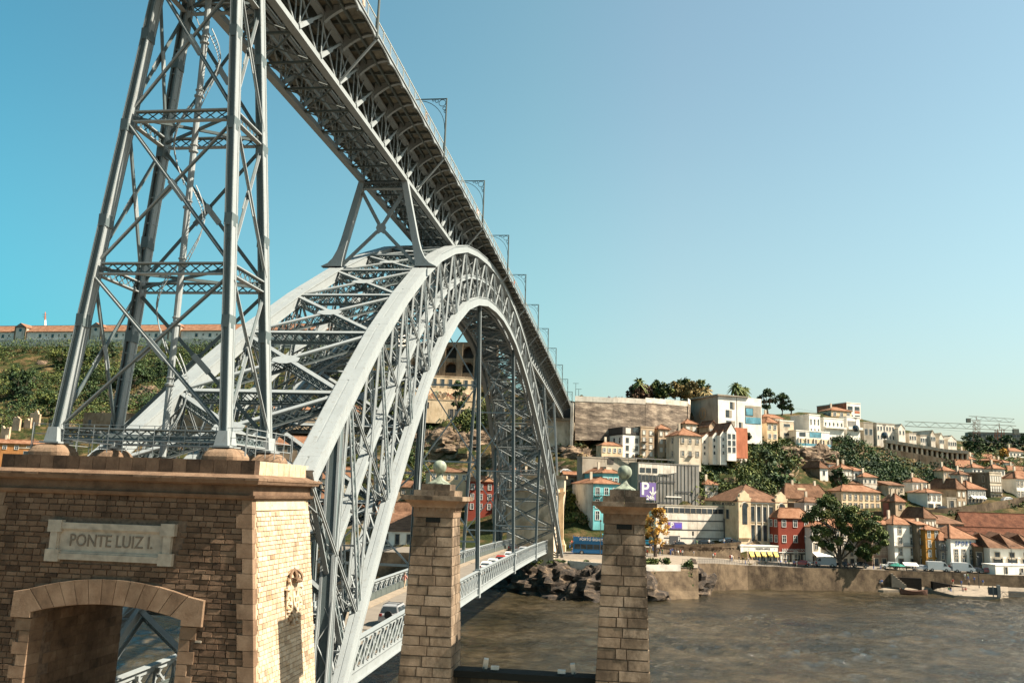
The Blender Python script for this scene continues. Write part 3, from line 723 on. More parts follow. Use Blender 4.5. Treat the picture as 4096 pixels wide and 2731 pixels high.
q = MB(); q.add([(fx(5)-.035,fy(5)+.1,5),(fx(5)-.035,YB-.02,5),(fx(ZW)-.035,YB-.02,ZW),(fx(ZW)-.035,fy(ZW)+.1,ZW)], [(0,1,2,3)], .36); q.build('side_backing', M['granite_side'], pier, tones=True)
# side face: fine pale ashlar
rest = MB(); z = ZW-.55; row = 0; cnt = 0
q = MB(); stone_side(q, fy(ZW)+.35, YB-.45, ZW-.5, ZW-.02, .015, .7); q.build('side_frieze', M['granite_side'], pier, tones=True)
while z > 7.5:
    h = R.choice((.19, .21, .23)); y = fy(z)+.45+(.12 if row % 2 else 0); 
    while y < YB-.02:
        w_ = R.uniform(.28, .62); y1 = min(y+w_, YB-(.0))
        if YB-y1 < .2: y1 = YB
        t = min(1, max(0, R.gauss(.58, .17)))
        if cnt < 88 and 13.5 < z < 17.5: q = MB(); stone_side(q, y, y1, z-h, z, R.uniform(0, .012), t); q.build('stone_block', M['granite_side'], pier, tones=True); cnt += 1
        else: stone_side(rest, y, y1, z-h, z, R.uniform(0, .012), t)
        y = y1
    z -= h; row += 1
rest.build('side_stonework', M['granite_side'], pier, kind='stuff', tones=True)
q = MB()
# cornice: stepped rings, seen as single mouldings with joints
def ringbox(z0, z1, o0, o1=None, tone=.5, mb=None, holes=0):
    o1 = o0 if o1 is None else o1
    (mb or q).add([(-6.03-o0,-1.70-o0,z0),(6.03+o0,-1.70-o0,z0),(6.03+o0,YB+o0,z0),(-6.03-o0,YB+o0,z0),(-6.03-o1,-1.70-o1,z1),(6.03+o1,-1.70-o1,z1),(6.03+o1,YB+o1,z1),(-6.03-o1,YB+o1,z1)], BOXF, tone)
ringbox(20.38, 20.44, .10, .16, .55); ringbox(20.44, 20.56, .16, .20, .5); ringbox(20.56, 20.60, .07, .07, .4); ringbox(20.60, 20.98, .05, .05, .5); ringbox(20.98, 21.05, .14, .26, .55); ringbox(21.05, 21.20, .34, .40, .6)
ringbox(21.30, 21.46, .42, .05, .6)
q.build('cornice_moulding', M['granite'], pier, tones=True)
q = MB()
for k in range(20):   # projecting slab course with open joints
    x0, x1 = -6.45+k*12.9/20, -6.45+(k+1)*12.9/20
    q.box((x0+.01, -1.70-.42+R.uniform(-.01,.01), 21.20), (x1-.01, -1.2, 21.30), R.uniform(.4,.8))
for k in range(11): y0 = -1.2+k*.64; q.box((5.6, y0+.01, 21.20), (6.45, y0+.63, 21.30), R.uniform(.5,.8))
q.box((-6.4, -1.2, 21.20), (5.6, 5.55, 21.29), .5)
q.build('drip_course', M['granite'], pier, tones=True)
for k in range(19):
    x0 = -6.03+k*12.06/19; q = MB(); q.box((x0+.01, -1.70, 21.44), (x0+12.06/19-.01, -1.2, 22.06), R.uniform(.15,.6)); q.build('parapet_stone', M['granite'], pier, tones=True)
for k in range(9):
    y0 = -1.2+k*6.35/9; q = MB(); q.box((5.5, y0+.01, 21.44), (6.03, y0+6.35/9-.01, 22.06), R.uniform(.4,.8)); q.build('parapet_stone', M['granite_side'], pier, tones=True)
q = MB(); q.box((-6.0, -1.2, 21.2), (5.5, 5.15, 21.98), .5); q.build('platform_top', M['mortar'], pier)
for sx in (1, -1):     # cushion stones under the four tower legs
    for yy in (-.75, 3.85):
        q = MB(); vs = []
        rows = [(0, .86), (.22, .86), (.40, .76), (.54, .60), (.58, .48)]; nn = 16; z0 = 22.0
        for dz, w_ in rows:
            for k in range(nn):
                a = 2*math.pi*(k+.5)/nn; c_, s_ = math.cos(a), math.sin(a); e = 0.45; x = abs(c_)**e*math.copysign(1, c_); y = abs(s_)**e*math.copysign(1, s_)
                vs.append((sx*4.2+x*w_*1.05, yy+y*w_*0.95, z0+dz))
        fs = [(i*nn+k, i*nn+(k+1)%nn, (i+1)*nn+(k+1)%nn, (i+1)*nn+k) for i in range(4) for k in range(nn)]+[tuple(range(4*nn, 5*nn))]
        q.add(vs, fs, .6); q.build('cushion_stone', M['ashlar'], pier, tones=True)
# name plaque
q = MB(); yf = -1.78
def pl(x0, x1, z0, z1, y0, y1): q.box((x0, y0, z0), (x1, y1, z1))
X0, X1, Z0, Z1 = -3.05, 2.60, 17.56, 19.14
pl(X0, X1, Z1-.26, Z1, yf-.16, yf+.1); pl(X0, X1, Z0, Z0+.26, yf-.16, yf+.1); pl(X0, X0+.34, Z0+.26, Z1-.26, yf-.16, yf+.1); pl(X1-.34, X1, Z0+.26, Z1-.26, yf-.16, yf+.1)
for xx in (X0-.14, X1-.5):
    for zz in (Z0-.10, Z1-.42): pl(xx, xx+.64, zz, zz+.52, yf-.19, yf+.1)
pl(X0+.34, X0+.40, Z0+.26, Z1-.26, yf-.10, yf+.1); pl(X1-.40, X1-.34, Z0+.26, Z1-.26, yf-.10, yf+.1); pl(X0+.34, X1-.34, Z1-.32, Z1-.26, yf-.10, yf+.1); pl(X0+.34, X1-.34, Z0+.26, Z0+.34, yf-.10, yf+.1)
pq = q.build('name_plaque', M['marble'], pier)
q = MB(); pl(X0+.30, X1-.30, Z0+.2, Z1-.2, yf-.03, yf+.1); q.build('inscription_panel', M['marble'], pq)
def text(body, name, size, loc, rot, mtl, parent=None, ext=0.01, cx=True, sx=1.0, bold=0.0, **kw):
    cu = bpy.data.curves.new(name, 'FONT'); cu.body = body; cu.size = size; cu.extrude = ext; cu.align_x = 'CENTER' if cx else 'LEFT'; cu.align_y = 'CENTER'; cu.offset = bold; cu.resolution_u = 3
    o = bpy.data.objects.new(name, cu); COL.objects.link(o); dg = bpy.context.evaluated_depsgraph_get(); me = bpy.data.meshes.new_from_object(o.evaluated_get(dg)); bpy.data.objects.remove(o)
    for v in me.vertices: v.co.x *= sx
    o = bpy.data.objects.new(name, me); COL.objects.link(o); me.materials.clear(); me.materials.append(mtl); o.rotation_euler = rot
    o.location = Vector(loc)-(origin(parent) if parent else Vector()); o.parent = parent
    return tag(o, **kw)
text('PONTE LUIZ I.', 'carved_letters', 0.74, ((X0+X1)/2, yf-.03, (Z0+Z1)/2+.02), (math.pi/2, 0, 0), plain('marble_letters', (0.15, 0.115, 0.08), .6), pq, .03, True, .84, .004)
q = MB()
for s in (1, -1): q.box((s*7.7-1.3, 5.2, 0), (s*7.7+1.3, 7.4, 7.9), .5)
q.build('springing_block', M['ashlar'], pier, tones=True)
# coat of arms on the side face
cz, cy = 15.85, 2.45; q = MB()
gx = lambda z: fx(z)
q.box((gx(15.3), 1.55, 14.85), (gx(15.3)+.07, 3.4, 16.45), .6)
q.build('arms_backing', M['granite_side'], pier, tones=True)
q = MB()
sh = [(u*1.2, v*1.2) for u, v in ((-.42, .62), (.42, .62), (.45, 0), (.38, -.45), (0, -.72), (-.38, -.45), (-.45, 0))]
q.prism([(gx(cz+v)+.06, cy+u, cz+v) for u, v in sh], (.12, 0, 0), .55)
q.prism([(gx(cz+v)+.18, cy+u*.66, cz+v*.66) for u, v in sh], (.05, 0, 0), .75)
for u, v in ((0, .28), (0, 0), (0, -.28), (-.17, .0), (.17, .0)): q.box((gx(cz+v)+.22, cy+u-.06, cz+v-.08), (gx(cz+v)+.30, cy+u+.06, cz+v+.08), .6)
for k in range(7): u = -.27+k*.09; q.box((gx(cz)+.20, cy+u-.025, cz+.44), (gx(cz)+.26, cy+u+.025, cz+.52), .7)
ar = q.build('coat_of_arms', M['granite_side'], pier, tones=True)
q = MB()
for s in (-1, 1):     # scrolls and foliage round the shield
    for k in range(22):
        a = -1.35+k*.125; r_ = .76+.12*math.sin(k*1.9); u = s*r_*math.cos(a)*.98; v = r_*math.sin(a)*1.35; c = Vector((gx(cz+v)+.10+.05*math.sin(k*2.3), cy+u, cz+v))
        q.lathe(c-Vector((0,0,.07)), [(.02,0),(.13+.04*math.sin(k),.07),(.06,.2)], 6, R.uniform(.2,.8))
q.build('scrollwork', M['granite_side'], ar, tones=True)
q = MB(); c0 = (gx(16.7)+.14, cy, 16.60)
q.lathe(c0, [(.36,0),(.42,.06),(.42,.14),(.34,.19)], 12, .5)
for k in range(8):
    a = k/8*2*math.pi; pts = [Vector(c0)+Vector((.34*math.cos(a)*math.cos(t)*1.15, .50*math.sin(a)*math.cos(t), .16+.38*math.sin(t))) for t in np.linspace(0, 1.5, 6)]; q.tube(pts, .065, 5, tone=.5); q.lathe(pts[1]+Vector((0,0,.02)), [(.02,0),(.05,.04),(.02,.09)], 5)
q.lathe((c0[0], c0[1], c0[2]+.46), [(.03,0),(.09,.06),(.05,.14),(.02,.2)], 8)
q.build('carved_crown', M['ashlar'], ar, tones=True)
q = MB(); q.box((4.15, -1.99, 14.42), (4.42, -1.84, 14.50)); q.build('metal_cleat', M['marble'], pier)

# ================================================================== two ball-topped stone pillars
def obelisk(cx, cyy, lab, seed):
    rr = random.Random(seed); t = thing('stone_pillar', (cx, cyy, 5), lab, 'stone pillar', 'ball-topped stone pillars in front of the river')
    Z1 = 19.85; hw = lambda z: .885+.040*(Z1-z)
    z = Z1; r0 = 0
    c = MB(); c.frust((cx, cyy), 2*hw(4.9)-.08, 2*hw(4.9)-.08, 4.9, Z1, 2*hw(Z1)-.08, 2*hw(Z1)-.08); c.build('core', M['mortar'], t)
    while z > 5.0:
        h = .43+rr.uniform(-.03, .03); z0 = z-h
        for face in range(4):
            n_ = 2 if (r0+face) % 3 else 3; W0 = hw(z0); cuts = sorted([-1, 1]+[(-1+2*(k+1)/n_)+rr.uniform(-.22, .22) for k in range(n_-1)])
            for a, b in zip(cuts[:-1], cuts[1:]):
                g = .009; pr = rr.uniform(-.004, .012); A, B = hw(z0+g), hw(z-g)
                if face in (1, 3) : pass
                def P(u, d, zz, W_):
                    off = W_+d; s_ = u*W_-math.copysign(g, u) if abs(u) == 1 else u*W_
                    return {0: (cx+s_, cyy-off, zz), 1: (cx+off, cyy+s_, zz), 2: (cx-s_, cyy+off, zz), 3: (cx-off, cyy-s_, zz)}[face]
                gl, gr = (a+g/W0 if a > -1 else a), (b-g/W0 if b < 1 else b)
                q = MB(); e = .018
                q.add([P(gl,-.07,z0+g,A),P(gr,-.07,z0+g,A),P(gr,-.07,z-g,B),P(gl,-.07,z-g,B),P(gl+e if a>-1 else gl,pr,z0+g+e,A),P(gr-e if b<1 else gr,pr,z0+g+e,A),P(gr-e if b<1 else gr,pr,z-g-e,B),P(gl+e if a>-1 else gl,pr,z-g-e,B)],
                      [(4,5,6,7),(0,1,5,4),(1,2,6,5),(2,3,7,6),(3,0,4,7)], min(1, max(0, rr.gauss(.52, .08)))); q.build('stone_block', M['obelisk'], t, tones=True)
        z = z0; r0 += 1
    q = MB(); f = lambda z0, z1, w0, w1=None, tn=.5: q.frust((cx, cyy), w0, w0, z0, z1, w1 or w0, w1 or w0, tn)
    f(19.85, 20.28, 1.84, 1.84, .6); f(20.28, 20.36, 2.0, 2.06, .7)
    for k, (w0, w1) in enumerate(((2.1, 2.2), (2.2, 2.38), (2.38, 2.60))): f(20.36+k*.08, 20.44+k*.08, w0, w1, .6)
    q.build('capital', M['ashlar'], t, tones=True)
    q = MB(); q.box((cx-.33, cyy-.915, 19.62), (cx+.33, cyy-.86, 19.84), .0); q.build('slot', M['darkstone'], t, tones=True)
    for face in range(2):
        for k in range(5):
            u = -.72+k*.36; q = MB(); s = .07
            if face == 0: q.box((cx+u-s, cyy-.98, 20.12), (cx+u+s, cyy-.9, 20.28), .6)
            else: q.box((cx+.9, cyy+u-s, 20.12), (cx+.98, cyy+u+s, 20.28), .6)
            q.build('dentil', M['ashlar'], t, tones=True)
    for nm, z0, z1, w0, n_ in (('cap_slab', 20.60, 20.79, 2.80, 2), ('upper_block', 20.80, 21.05, 1.88, 2), ('top_block', 21.05, 21.33, 1.32, 2)):
        for k in range(n_):
            q = MB(); xa = cx-w0/2+k*w0/n_; q.box((xa+(.006 if k else 0), cyy-w0/2, z0), (xa+w0/n_-(0 if k else .006), cyy+w0/2, z1), rr.uniform(.25, .6)); q.build(nm, M['obelisk'], t, tones=True)
    q = MB(); vs = []; rows = [(0, .50), (.04, .50), (.10, .40), (.18, .27), (.28, .17), (.40, .11), (.50, .10)]; nn = 12
    for k, (dz, w_) in enumerate(rows):
        e = .35+.11*k
        for j in range(nn):
            a = 2*math.pi*(j+.5)/nn; c_, s_ = math.cos(a), math.sin(a); vs.append((cx+math.copysign(abs(c_)**e, c_)*w_, cyy+math.copysign(abs(s_)**e, s_)*w_, 21.33+dz))
    q.add(vs, [(i*nn+j, i*nn+(j+1)%nn, (i+1)*nn+(j+1)%nn, (i+1)*nn+j) for i in range(len(rows)-1) for j in range(nn)]+[tuple(range((len(rows)-1)*nn, len(rows)*nn))]); q.build('flared_base', M['bronze'], t, smooth=False)
    q = MB(); q.lathe((cx, cyy, 22.12), [(.01+.315*math.sin(math.pi*k/12), -.315*math.cos(math.pi*k/12)) for k in range(13)], 24); q.build('ball', M['bronze'], t, smooth=True)
    return t
OY1 = 1.9
obelisk(13.46, OY1, 'weathered stone pillar topped by a green ball, the one between the arch foot and the river', 3)
obelisk(22.0, OY1, 'weathered stone pillar topped by a green ball, the one standing clear over the water', 5)
# dark wall linking the pillars, with floodlights on it
wl = thing('parapet_wall', (17.7, OY1, 5), 'dark mossy parapet wall with floodlights running between the two stone pillars', 'wall')
q = MB(); q.box((14.3, OY1-.35, 4.9), (21.2, OY1+.45, 13.0)); q.build('wall_body', M['darkstone'], wl)
q = MB()
z = 12.98; k = 0
while z > 11.0:
    h = .30 if k == 0 else .5; x = 14.3+(0 if k % 2 else -.2)
    while x < 21.2:
        x2 = min(x+R.uniform(.5, .9), 21.2); q.box((max(x, 14.3)+.012, OY1-.39+R.uniform(-.01, .015), z-h+.012), (x2-.012, OY1-.34, z-.012), R.uniform(.2, .8)); x = x2
    z -= h; k += 1
q.build('facing_stones', M['darkstone'], wl, tones=True, kind='stuff')
q = MB(); q.box((14.32, OY1-.5, 13.0), (21.18, OY1+.55, 13.28)); q.build('coping', M['darkstone'], wl)
FL = plain('floodlight_grey', (0.55, 0.50, 0.42), 0.4)
for k, (px, lb) in enumerate(((1938, 'tilted floodlight on the dark parapet wall, beside the left pillar'), (1982, 'low box floodlight on the dark parapet wall, second from the left pillar'), (2248, 'low box floodlight on the dark parapet wall, third from the left pillar'), (2300, 'tilted floodlight on the dark parapet wall, beside the right pillar'))):
    b = at(px, 2640, Y=OY1); t = thing('floodlight', (b.x, OY1, 13.28), lb, 'floodlight', 'floodlights on the parapet wall')
    tilt = k in (0, 3); q = MB(); c = Vector((b.x, OY1-.1, 13.28)); q.beam(c, c+Vector((0,0,.14)), .05, .05); q.build('foot', M['steel_dark'], t); q = MB()
    if tilt: q.beam(c+Vector((-.04*(1 if k else -1),.1,.08)), c+Vector((.10*(1 if k == 0 else -1),-.05,.50)), .20, .14, (0,1,0))
    else: q.box((c.x-.17, c.y-.1, c.z+.06), (c.x+.17, c.y+.14, c.z+.20))
    q.build('lamp_head', FL, t)
# near quay under the pier and pillars
q = MB(); q.box((-60, -90, 3.5), (60, 6.2, 4.95)); q.build('near_quay', M['paving'], kind='structure')
q = MB(); q.box((-60, 6.0, -2), (60, 6.6, 4.9)); tag(q.build('near_quay_wall', M['darkstone'], kind='structure'))
# ================================================================== river
m, n, b = mat('river_water')
w2 = noise_f(n, pos(n, (.8,1.2,1)), 0.04, 7, .66); w3 = noise_f(n, pos(n, (.9,1.2,1)), 0.34, 8, .72)
c = ramp(n, w2, [(0.36, (0.012, 0.011, 0.006)), (0.50, (0.032, 0.025, 0.013)), (0.66, (0.075, 0.056, 0.032))])
n.links.new(mixc(n, .7, c, ramp(n, w3, [(0.40, (.20,)*3), (0.62, (.80,)*3)]), 'OVERLAY'), b.inputs['Base Color'])  # finer noise puts ripple light and dark into the water colour
n.links.new(ramp(n, w2, [(0.4, (.04,)*3), (0.62, (.14,)*3)]), b.inputs['Roughness']); b.inputs['IOR'].default_value = 1.45; b.inputs['Specular IOR Level'].default_value = 0.5
bb = N(n, 'Bump', Strength=.8, Distance=.5); n.links.new(noise_f(n, pos(n, (1, 1.15, 1)), 0.9, 6, 0.70), bb.inputs['Height'])
bc = N(n, 'Bump', Strength=.6, Distance=2.0); n.links.new(noise_f(n, pos(n, (.9, 1.4, 1)), 0.07, 4, 0.6), bc.inputs['Height']); n.links.new(bc.outputs[0], bb.inputs['Normal']); n.links.new(bb.outputs[0], b.inputs['Normal']); M['water'] = m
_wx = np.concatenate([[-900, -400, -150], np.arange(-75, 150, .6), [170, 220, 300, 500, 1500]]); _wy = np.concatenate([np.arange(6, 206, .6), [215, 260, 700]])
GX, GY = np.meshgrid(_wx, _wy, indexing='ij'); ZW_ = np.zeros_like(GX); _rw = np.random.default_rng(11)
for _ in range(46):
    lam = 1.3*(8.5**_rw.random()); th = _rw.normal(.35, .75); kk = 2*np.pi/lam; ph = _rw.uniform(0, 6.28); wob = .8*np.sin(GX*.045+ph*3)+.8*np.cos(GY*.06+ph)
    ZW_ += lam*.0060*np.sin(kk*(GX*np.cos(th)+GY*np.sin(th))+ph+wob)
env = .18+1.15*np.clip(.5+.5*np.sin(GX*.05+1.3*np.sin(GY*.035))*np.cos(GY*.055+GX*.012), 0, 1); ZW_ *= env; ZW_[(GX < -80) | (GX > 155) | (GY > 207)] = 0
nx_, ny_ = GX.shape; me = bpy.data.meshes.new('river_water'); co = np.stack([GX, GY, ZW_], -1).reshape(-1, 3).astype(np.float32); me.vertices.add(len(co)); me.vertices.foreach_set('co', co.ravel())
ii = np.arange(nx_*ny_).reshape(nx_, ny_); fc = np.stack([ii[:-1,:-1], ii[1:,:-1], ii[1:,1:], ii[:-1,1:]], -1).reshape(-1, 4).astype(np.int32); me.loops.add(fc.size); me.loops.foreach_set('vertex_index', fc.ravel()); me.polygons.add(len(fc)); me.polygons.foreach_set('loop_start', np.arange(0, fc.size, 4, dtype=np.int32)); me.polygons.foreach_set('loop_total', np.full(len(fc), 4, dtype=np.int32)); me.polygons.foreach_set('use_smooth', np.ones(len(fc), dtype=bool))
me.materials.append(M['water']); me.update(); ro = bpy.data.objects.new('river_water', me); COL.objects.link(ro); ro['kind'] = 'structure'
# ================================================================== far bank terrain
def HOR(px): return 1913.2+0.0322*px
COLS = [  # px, water Y, quay z, road-back Y, road z, five (py, Y) going up the hill
 (-700,176,5,200,6,[(2080,226),(1930,250),(1755,296),(1570,350),(1386,418)]), (300,176,5,196,6,[(2080,222),(1930,247),(1760,292),(1572,344),(1384,412)]),
 (700,176,5,194,6,[(2080,218),(1950,240),(1775,278),(1582,334),(1386,402)]), (1100,176,5.5,192,6,[(2090,214),(1985,234),(1805,264),(1600,312),(1392,377)]),
 (1500,176,6,190,6.5,[(2105,208),(1995,226),(1845,248),(1640,279),(1390,322)]), (1900,175,6.3,190,7,[(2110,208),(1995,226),(1860,244),(1660,264),(1380,302)]),
 (2060,170,6.3,190,7,[(2080,208),(1960,224),(1800,240),(1680,254),(1560,270)]), (2300,166,6.3,187,7.4,[(2080,200),(1920,218),(1750,243),(1742,249),(1606,252)]),
 (2450,168,6.3,188,7.6,[(2060,208),(1860,226),(1765,246),(1742,250),(1612,254)]), (2560,168,6.3,193,7.4,[(2190,196),(2176,206),(1860,232),(1742,252),(1612,262)]), (2700,170,6.2,195,7.0,[(2193,196),(2178,208),(1862,234),(1742,254),(1612,266)]),
 (2850,180,6.0,197,6.6,[(2190,198),(2172,209),(1905,236),(1725,264),(1645,288)]), (2985,188,5.3,199,6.2,[(2180,202),(2160,212),(1900,238),(1745,277),(1660,302)]), (3090,190,5.2,208,6.0,[(2120,214),(2020,226),(1890,246),(1745,280),(1660,310)]),
 (3200,192,5.0,212,5.9,[(1990,232),(1885,253),(1800,274),(1730,292),(1650,332)]), (3400,196,5.0,212,5.9,[(2030,234),(1935,254),(1790,284),(1745,302),(1655,346)]),
 (3600,199,4.8,212,5.9,[(2060,230),(1975,264),(1810,302),(1768,322),(1712,362)]), (3800,200,4.8,212,5.9,[(2070,238),(1990,264),(1872,302),(1812,332),(1758,400)]),
 (4096,200,4.8,212,5.9,[(2085,240),(2005,264),(1892,302),(1825,362),(1775,480)]), (4700,200,4.8,212,5.9,[(2085,240),(2005,264),(1892,302),(1825,362),(1775,480)])]
_px = np.array([c[0] for c in COLS], float)
def colat(px):
    """profile of the bank (Y, z) seen in picture column px"""
    g = lambda f: float(np.interp(px, _px, [f(c) for c in COLS]))
    out = [(g(lambda c: c[1]), -2.5), (g(lambda c: c[1])+.4, g(lambda c: c[2])), (g(lambda c: c[3]), g(lambda c: c[4]))]
    for k in range(5):
        py, Y = g(lambda c: c[5][k][0]), g(lambda c: c[5][k][1]); out.append((Y, at(px, py, Y=Y).z))
    Y, z = out[-1]; out += [(Y+70, z+1.0), (Y+700, z-12)]
    return out
NCX, SEG = 300, [1, 3, 8, 18, 22, 18, 18, 6, 5]
def terr_x(px, Y): return at(px, HOR(px), Y=Y).x
_pxs = np.linspace(-700, 4700, NCX); rowsT = [0.0]
for k, s_ in enumerate(SEG): rowsT += [k+(i+1)/s_ for i in range(s_)]
amp_l = [0, 0, 0, 0, .9, 1.8, 1.6, .5, .6, .6]
TER = {}
q = MB(); vs = []
for ci, px in enumerate(_pxs):
    pr = colat(px)
    for t in rowsT:
        k = min(int(t), 8); f = t-k; f2 = f*f*(3-2*f) if k >= 3 else f
        Y = pr[k][0]*(1-f)+pr[k+1][0]*f; z = pr[k][1]*(1-f)+pr[k+1][1]*f; am = amp_l[k]*(1-f)+amp_l[k+1]*f
        x = terr_x(px, Y); 
        if am > 0:
            nz = noise.fractal(Vector((x*.055, Y*.055, z*.09)), 0.85, 2.1, 5); nd = noise.fractal(Vector((x*.16+9, Y*.16, z*.22)), 0.8, 2.2, 4)
            if t < 8: Y -= (nz*2.2+nd*.9)*am; z += (nz*.6+nd*.5)*am
        vs.append((x, Y, z))
nr = len(rowsT); fs = [(i*nr+j, (i+1)*nr+j, (i+1)*nr+j+1, i*nr+j+1) for i in range(NCX-1) for j in range(nr-1)]
q.add(vs, fs)
m, n, b = mat('hillside_ground')
g = n.nodes.new('ShaderNodeNewGeometry'); sp = n.nodes.new('ShaderNodeSeparateXYZ'); n.links.new(g.outputs['Normal'], sp.inputs[0])
f1 = noise_f(n, pos(n, (1,1,1.8)), 0.16, 9, .68); f2 = noise_f(n, pos(n), 0.05, 6, .6); f3 = noise_f(n, pos(n, (1,1,3)), 0.7, 6, .7)
rock = ramp(n, f3, [(0.30, (.045,.031,.020)), (0.48, (.15,.105,.064)), (0.66, (.29,.215,.14))])
soil = ramp(n, f1, [(0.34, (.014,.022,.006)), (0.48, (.030,.036,.010)), (0.57, (.085,.058,.024)), (0.72, (.17,.115,.058))])
steep = N(n, 'Math', operation='MULTIPLY_ADD'); n.links.new(f1, steep.inputs[0]); steep.inputs[1].default_value = .9; n.links.new(sp.outputs[2], steep.inputs[2])
n.links.new(mixc(n, ramp(n, steep.outputs[0], [(0.92, (0,0,0)), (1.14, (1,1,1))]), rock, soil), b.inputs['Base Color'])
b.inputs['Roughness'].default_value = .95; b.inputs['Specular IOR Level'].default_value = .1
bump(n, b, f3, 1.0, .8); M['terrain'] = m
q.build('hillside_terrain', M['terrain'], kind='structure')
def ter_pt(px, py):
    """the terrain point seen at (px, py) above the road, or None"""
    pr = colat(px); zs = []
    for k in range(2, 8):
        Y0, z0 = pr[k]; Y1, z1 = pr[k+1] if k < 8 else pr[k]
        for i in range(8):
            f = i/8; Y = Y0+(Y1-Y0)*f; z = z0+(z1-z0)*f; d = Vector((terr_x(px, Y), Y, z))-Vector(CAM); w = d.dot(Vector(FW))
            yy = 1365.5-FOC*d.dot(Vector(UP))/w
            if yy <= py: return Vector((terr_x(px, Y), Y, z))
    return None
# quay paving and promenade wall laid on the edge of the terrain
M['quaywall'] = stone('quay_wall_stone', (.012,.009,.006), (.055,.037,.022), (.17,.12,.072), .9, .30, .9)
m, n, b = mat('rock'); f = noise_f(n, pos(n, (1,1,1.5)), .5, 9, .7)
n.links.new(ramp(n, f, [(0.36, (.008,.006,.004)), (0.54, (.045,.030,.018)), (0.72, (.20,.135,.08))]), b.inputs['Base Color']); b.inputs['Roughness'].default_value = .95; bump(n, b, f, 1, .5); M['rock'] = m
def ribbon_px(pxs, prof, name, mtl, **kw):
    """sheet following the bank: prof(px) -> list of (Y, z)"""
    q = MB(); vs = []; k = None
    for px in pxs:
        p_ = prof(px); k = len(p_)
        for Y, z in p_: vs.append((terr_x(px, Y), Y, z))
    fs = [(i*k+j, (i+1)*k+j, (i+1)*k+j+1, i*k+j+1) for i in range(len(pxs)-1) for j in range(k-1)]
    q.add(vs, fs, .62); return q.build(name, mtl, tones=True, **kw)
def road_prof(px): c = colat(px); return [(c[1][0]+.1, c[1][1]+.05), (c[2][0]+1.5, c[2][1]+.08)]
ribbon_px(np.linspace(1300, 4700, 120), road_prof, 'quayside_road', M['asphalt'], kind='structure')
def qwall(px): c = colat(px)[1]; return [(c[0]-.9, -.5), (c[0]-.5, c[1]*.5), (c[0]-.15, c[1]+.02), (c[0]-.12, c[1]+.35), (c[0]+.25, c[1]+.35), (c[0]+.25, c[1])]
ribbon_px(np.linspace(2770, 4700, 90), qwall, 'quay_wall', M['quaywall'], kind='structure')
qw2 = lambda px: (lambda c: [(c[0]-.9, -.5), (c[0]-.5, c[1]*.5), (c[0]-.15, c[1]+.02), (c[0]+.25, c[1]+.02)])(colat(px)[1])
ribbon_px(np.linspace(900, 2262, 60), qw2, 'quay_wall', M['quaywall'], kind='structure')
# rocky headland under the plaza
def rockmass(name, spots, lab, seed, mt='rock'):
    q = MB(); rr = random.Random(seed)
    for (x, y, z0, rx, ry, rz) in spots:
        nu, nv = 30, 18; vs = []
        for i in range(nu):
            for j in range(nv):
                th = 2*math.pi*i/nu; ph = math.pi*(j/(nv-1))*.5; d = Vector((math.cos(th)*math.cos(ph), math.sin(th)*math.cos(ph), math.sin(ph)))
                pz = Vector((x*.3, y*.3, seed))+Vector((d.x*rx*.28, d.y*ry*.28, d.z*rz*.4)); nn = noise.fractal(pz, .8, 2.1, 5); cell = noise.cell(pz*1.4)
                e = 1+.33*nn+.12*cell; vs.append((x+d.x*rx*e, y+d.y*ry*e, z0+d.z*rz*(1+.22*nn+.1*cell)))
        q.add(vs, [(i*nv+j, ((i+1)%nu)*nv+j, ((i+1)%nu)*nv+j+1, i*nv+j+1) for i in range(nu) for j in range(nv-1)])
    return q.build(name, M[mt], label=lab, cat='rock') if lab else q.build(name, M[mt], kind='structure')
rockmass('rocky_headland', [(-1,170,-1,9,11,7.4),(9,157,-1,8,8,6.8),(17,156,-1,8,9,7.2),(3,161,-1,7,8,6.6),(24,158,-1,7,8,6.6),(12,151,-1,4,4,4.2),(20,150,-1,4.5,4,3.6),(5,165,-1,7,9,6.4),(13,163,-1,9,10,6.2),(22,166,-1,9,9,6.0),(31,170,-1,8,8,6.4),(37,173,-1,6,6,7.0),(16,172,-1,16,8,7.0),(28,174,-1,12,8,7.2)], None, 3)
ords = ['leftmost', 'second', 'third', 'fourth', 'fifth', 'sixth', 'seventh', 'last']
for k, (px, py, s_) in enumerate(((2105,2360,2.6),(2185,2345,2.0),(2255,2350,2.6),(2330,2392,3.2),(2370,2400,2.0),(2560,2385,3.0),(2700,2380,3.4),(2770,2385,1.8))):
    p_ = at(px, py, Z=0); rockmass('boulder', [(p_.x, p_.y+2.5, -1, s_*1.3, s_, s_*1.15)], 'brown boulder at the waterline of the headland, %s counted from the bridge' % ords[k], 20+k)
# plaza with white rim wall above the rocks
M['whitewash'] = plain('whitewash', (.52,.47,.39), .8, var=.18, scale=.8)
def pz_prof(px): return [(165.5-8.5*math.exp(-((px-2480)/230)**2), 6.30), (190, 7.1)]
ribbon_px(np.linspace(2262, 2790, 40), pz_prof, 'riverside_plaza', M['paving'], kind='structure')
def rim(px): Y = pz_prof(px)[0][0]; return [(Y-.3, 5.2), (Y-.3, 6.95), (Y+.05, 6.95), (Y+.05, 6.2)]
rw = ribbon_px(np.linspace(2275, 2722, 40), rim, 'rim_wall', M['whitewash'])
tag(rw, 'low white wall curving round the edge of the plaza above the rocks', 'wall')
def bast(px): Y = pz_prof(px)[0][0]; return [(Y-4.2, -.6), (Y-2.4, 1.6), (Y-1.0, 4.2), (Y-.25, 5.7), (Y+.3, 6.3)]
q = ribbon_px(np.linspace(2570, 2792, 50), bast, 'bastion_wall', M['quaywall']); tag(q, 'round battered stone bastion rising from the water to the white rim', 'wall')
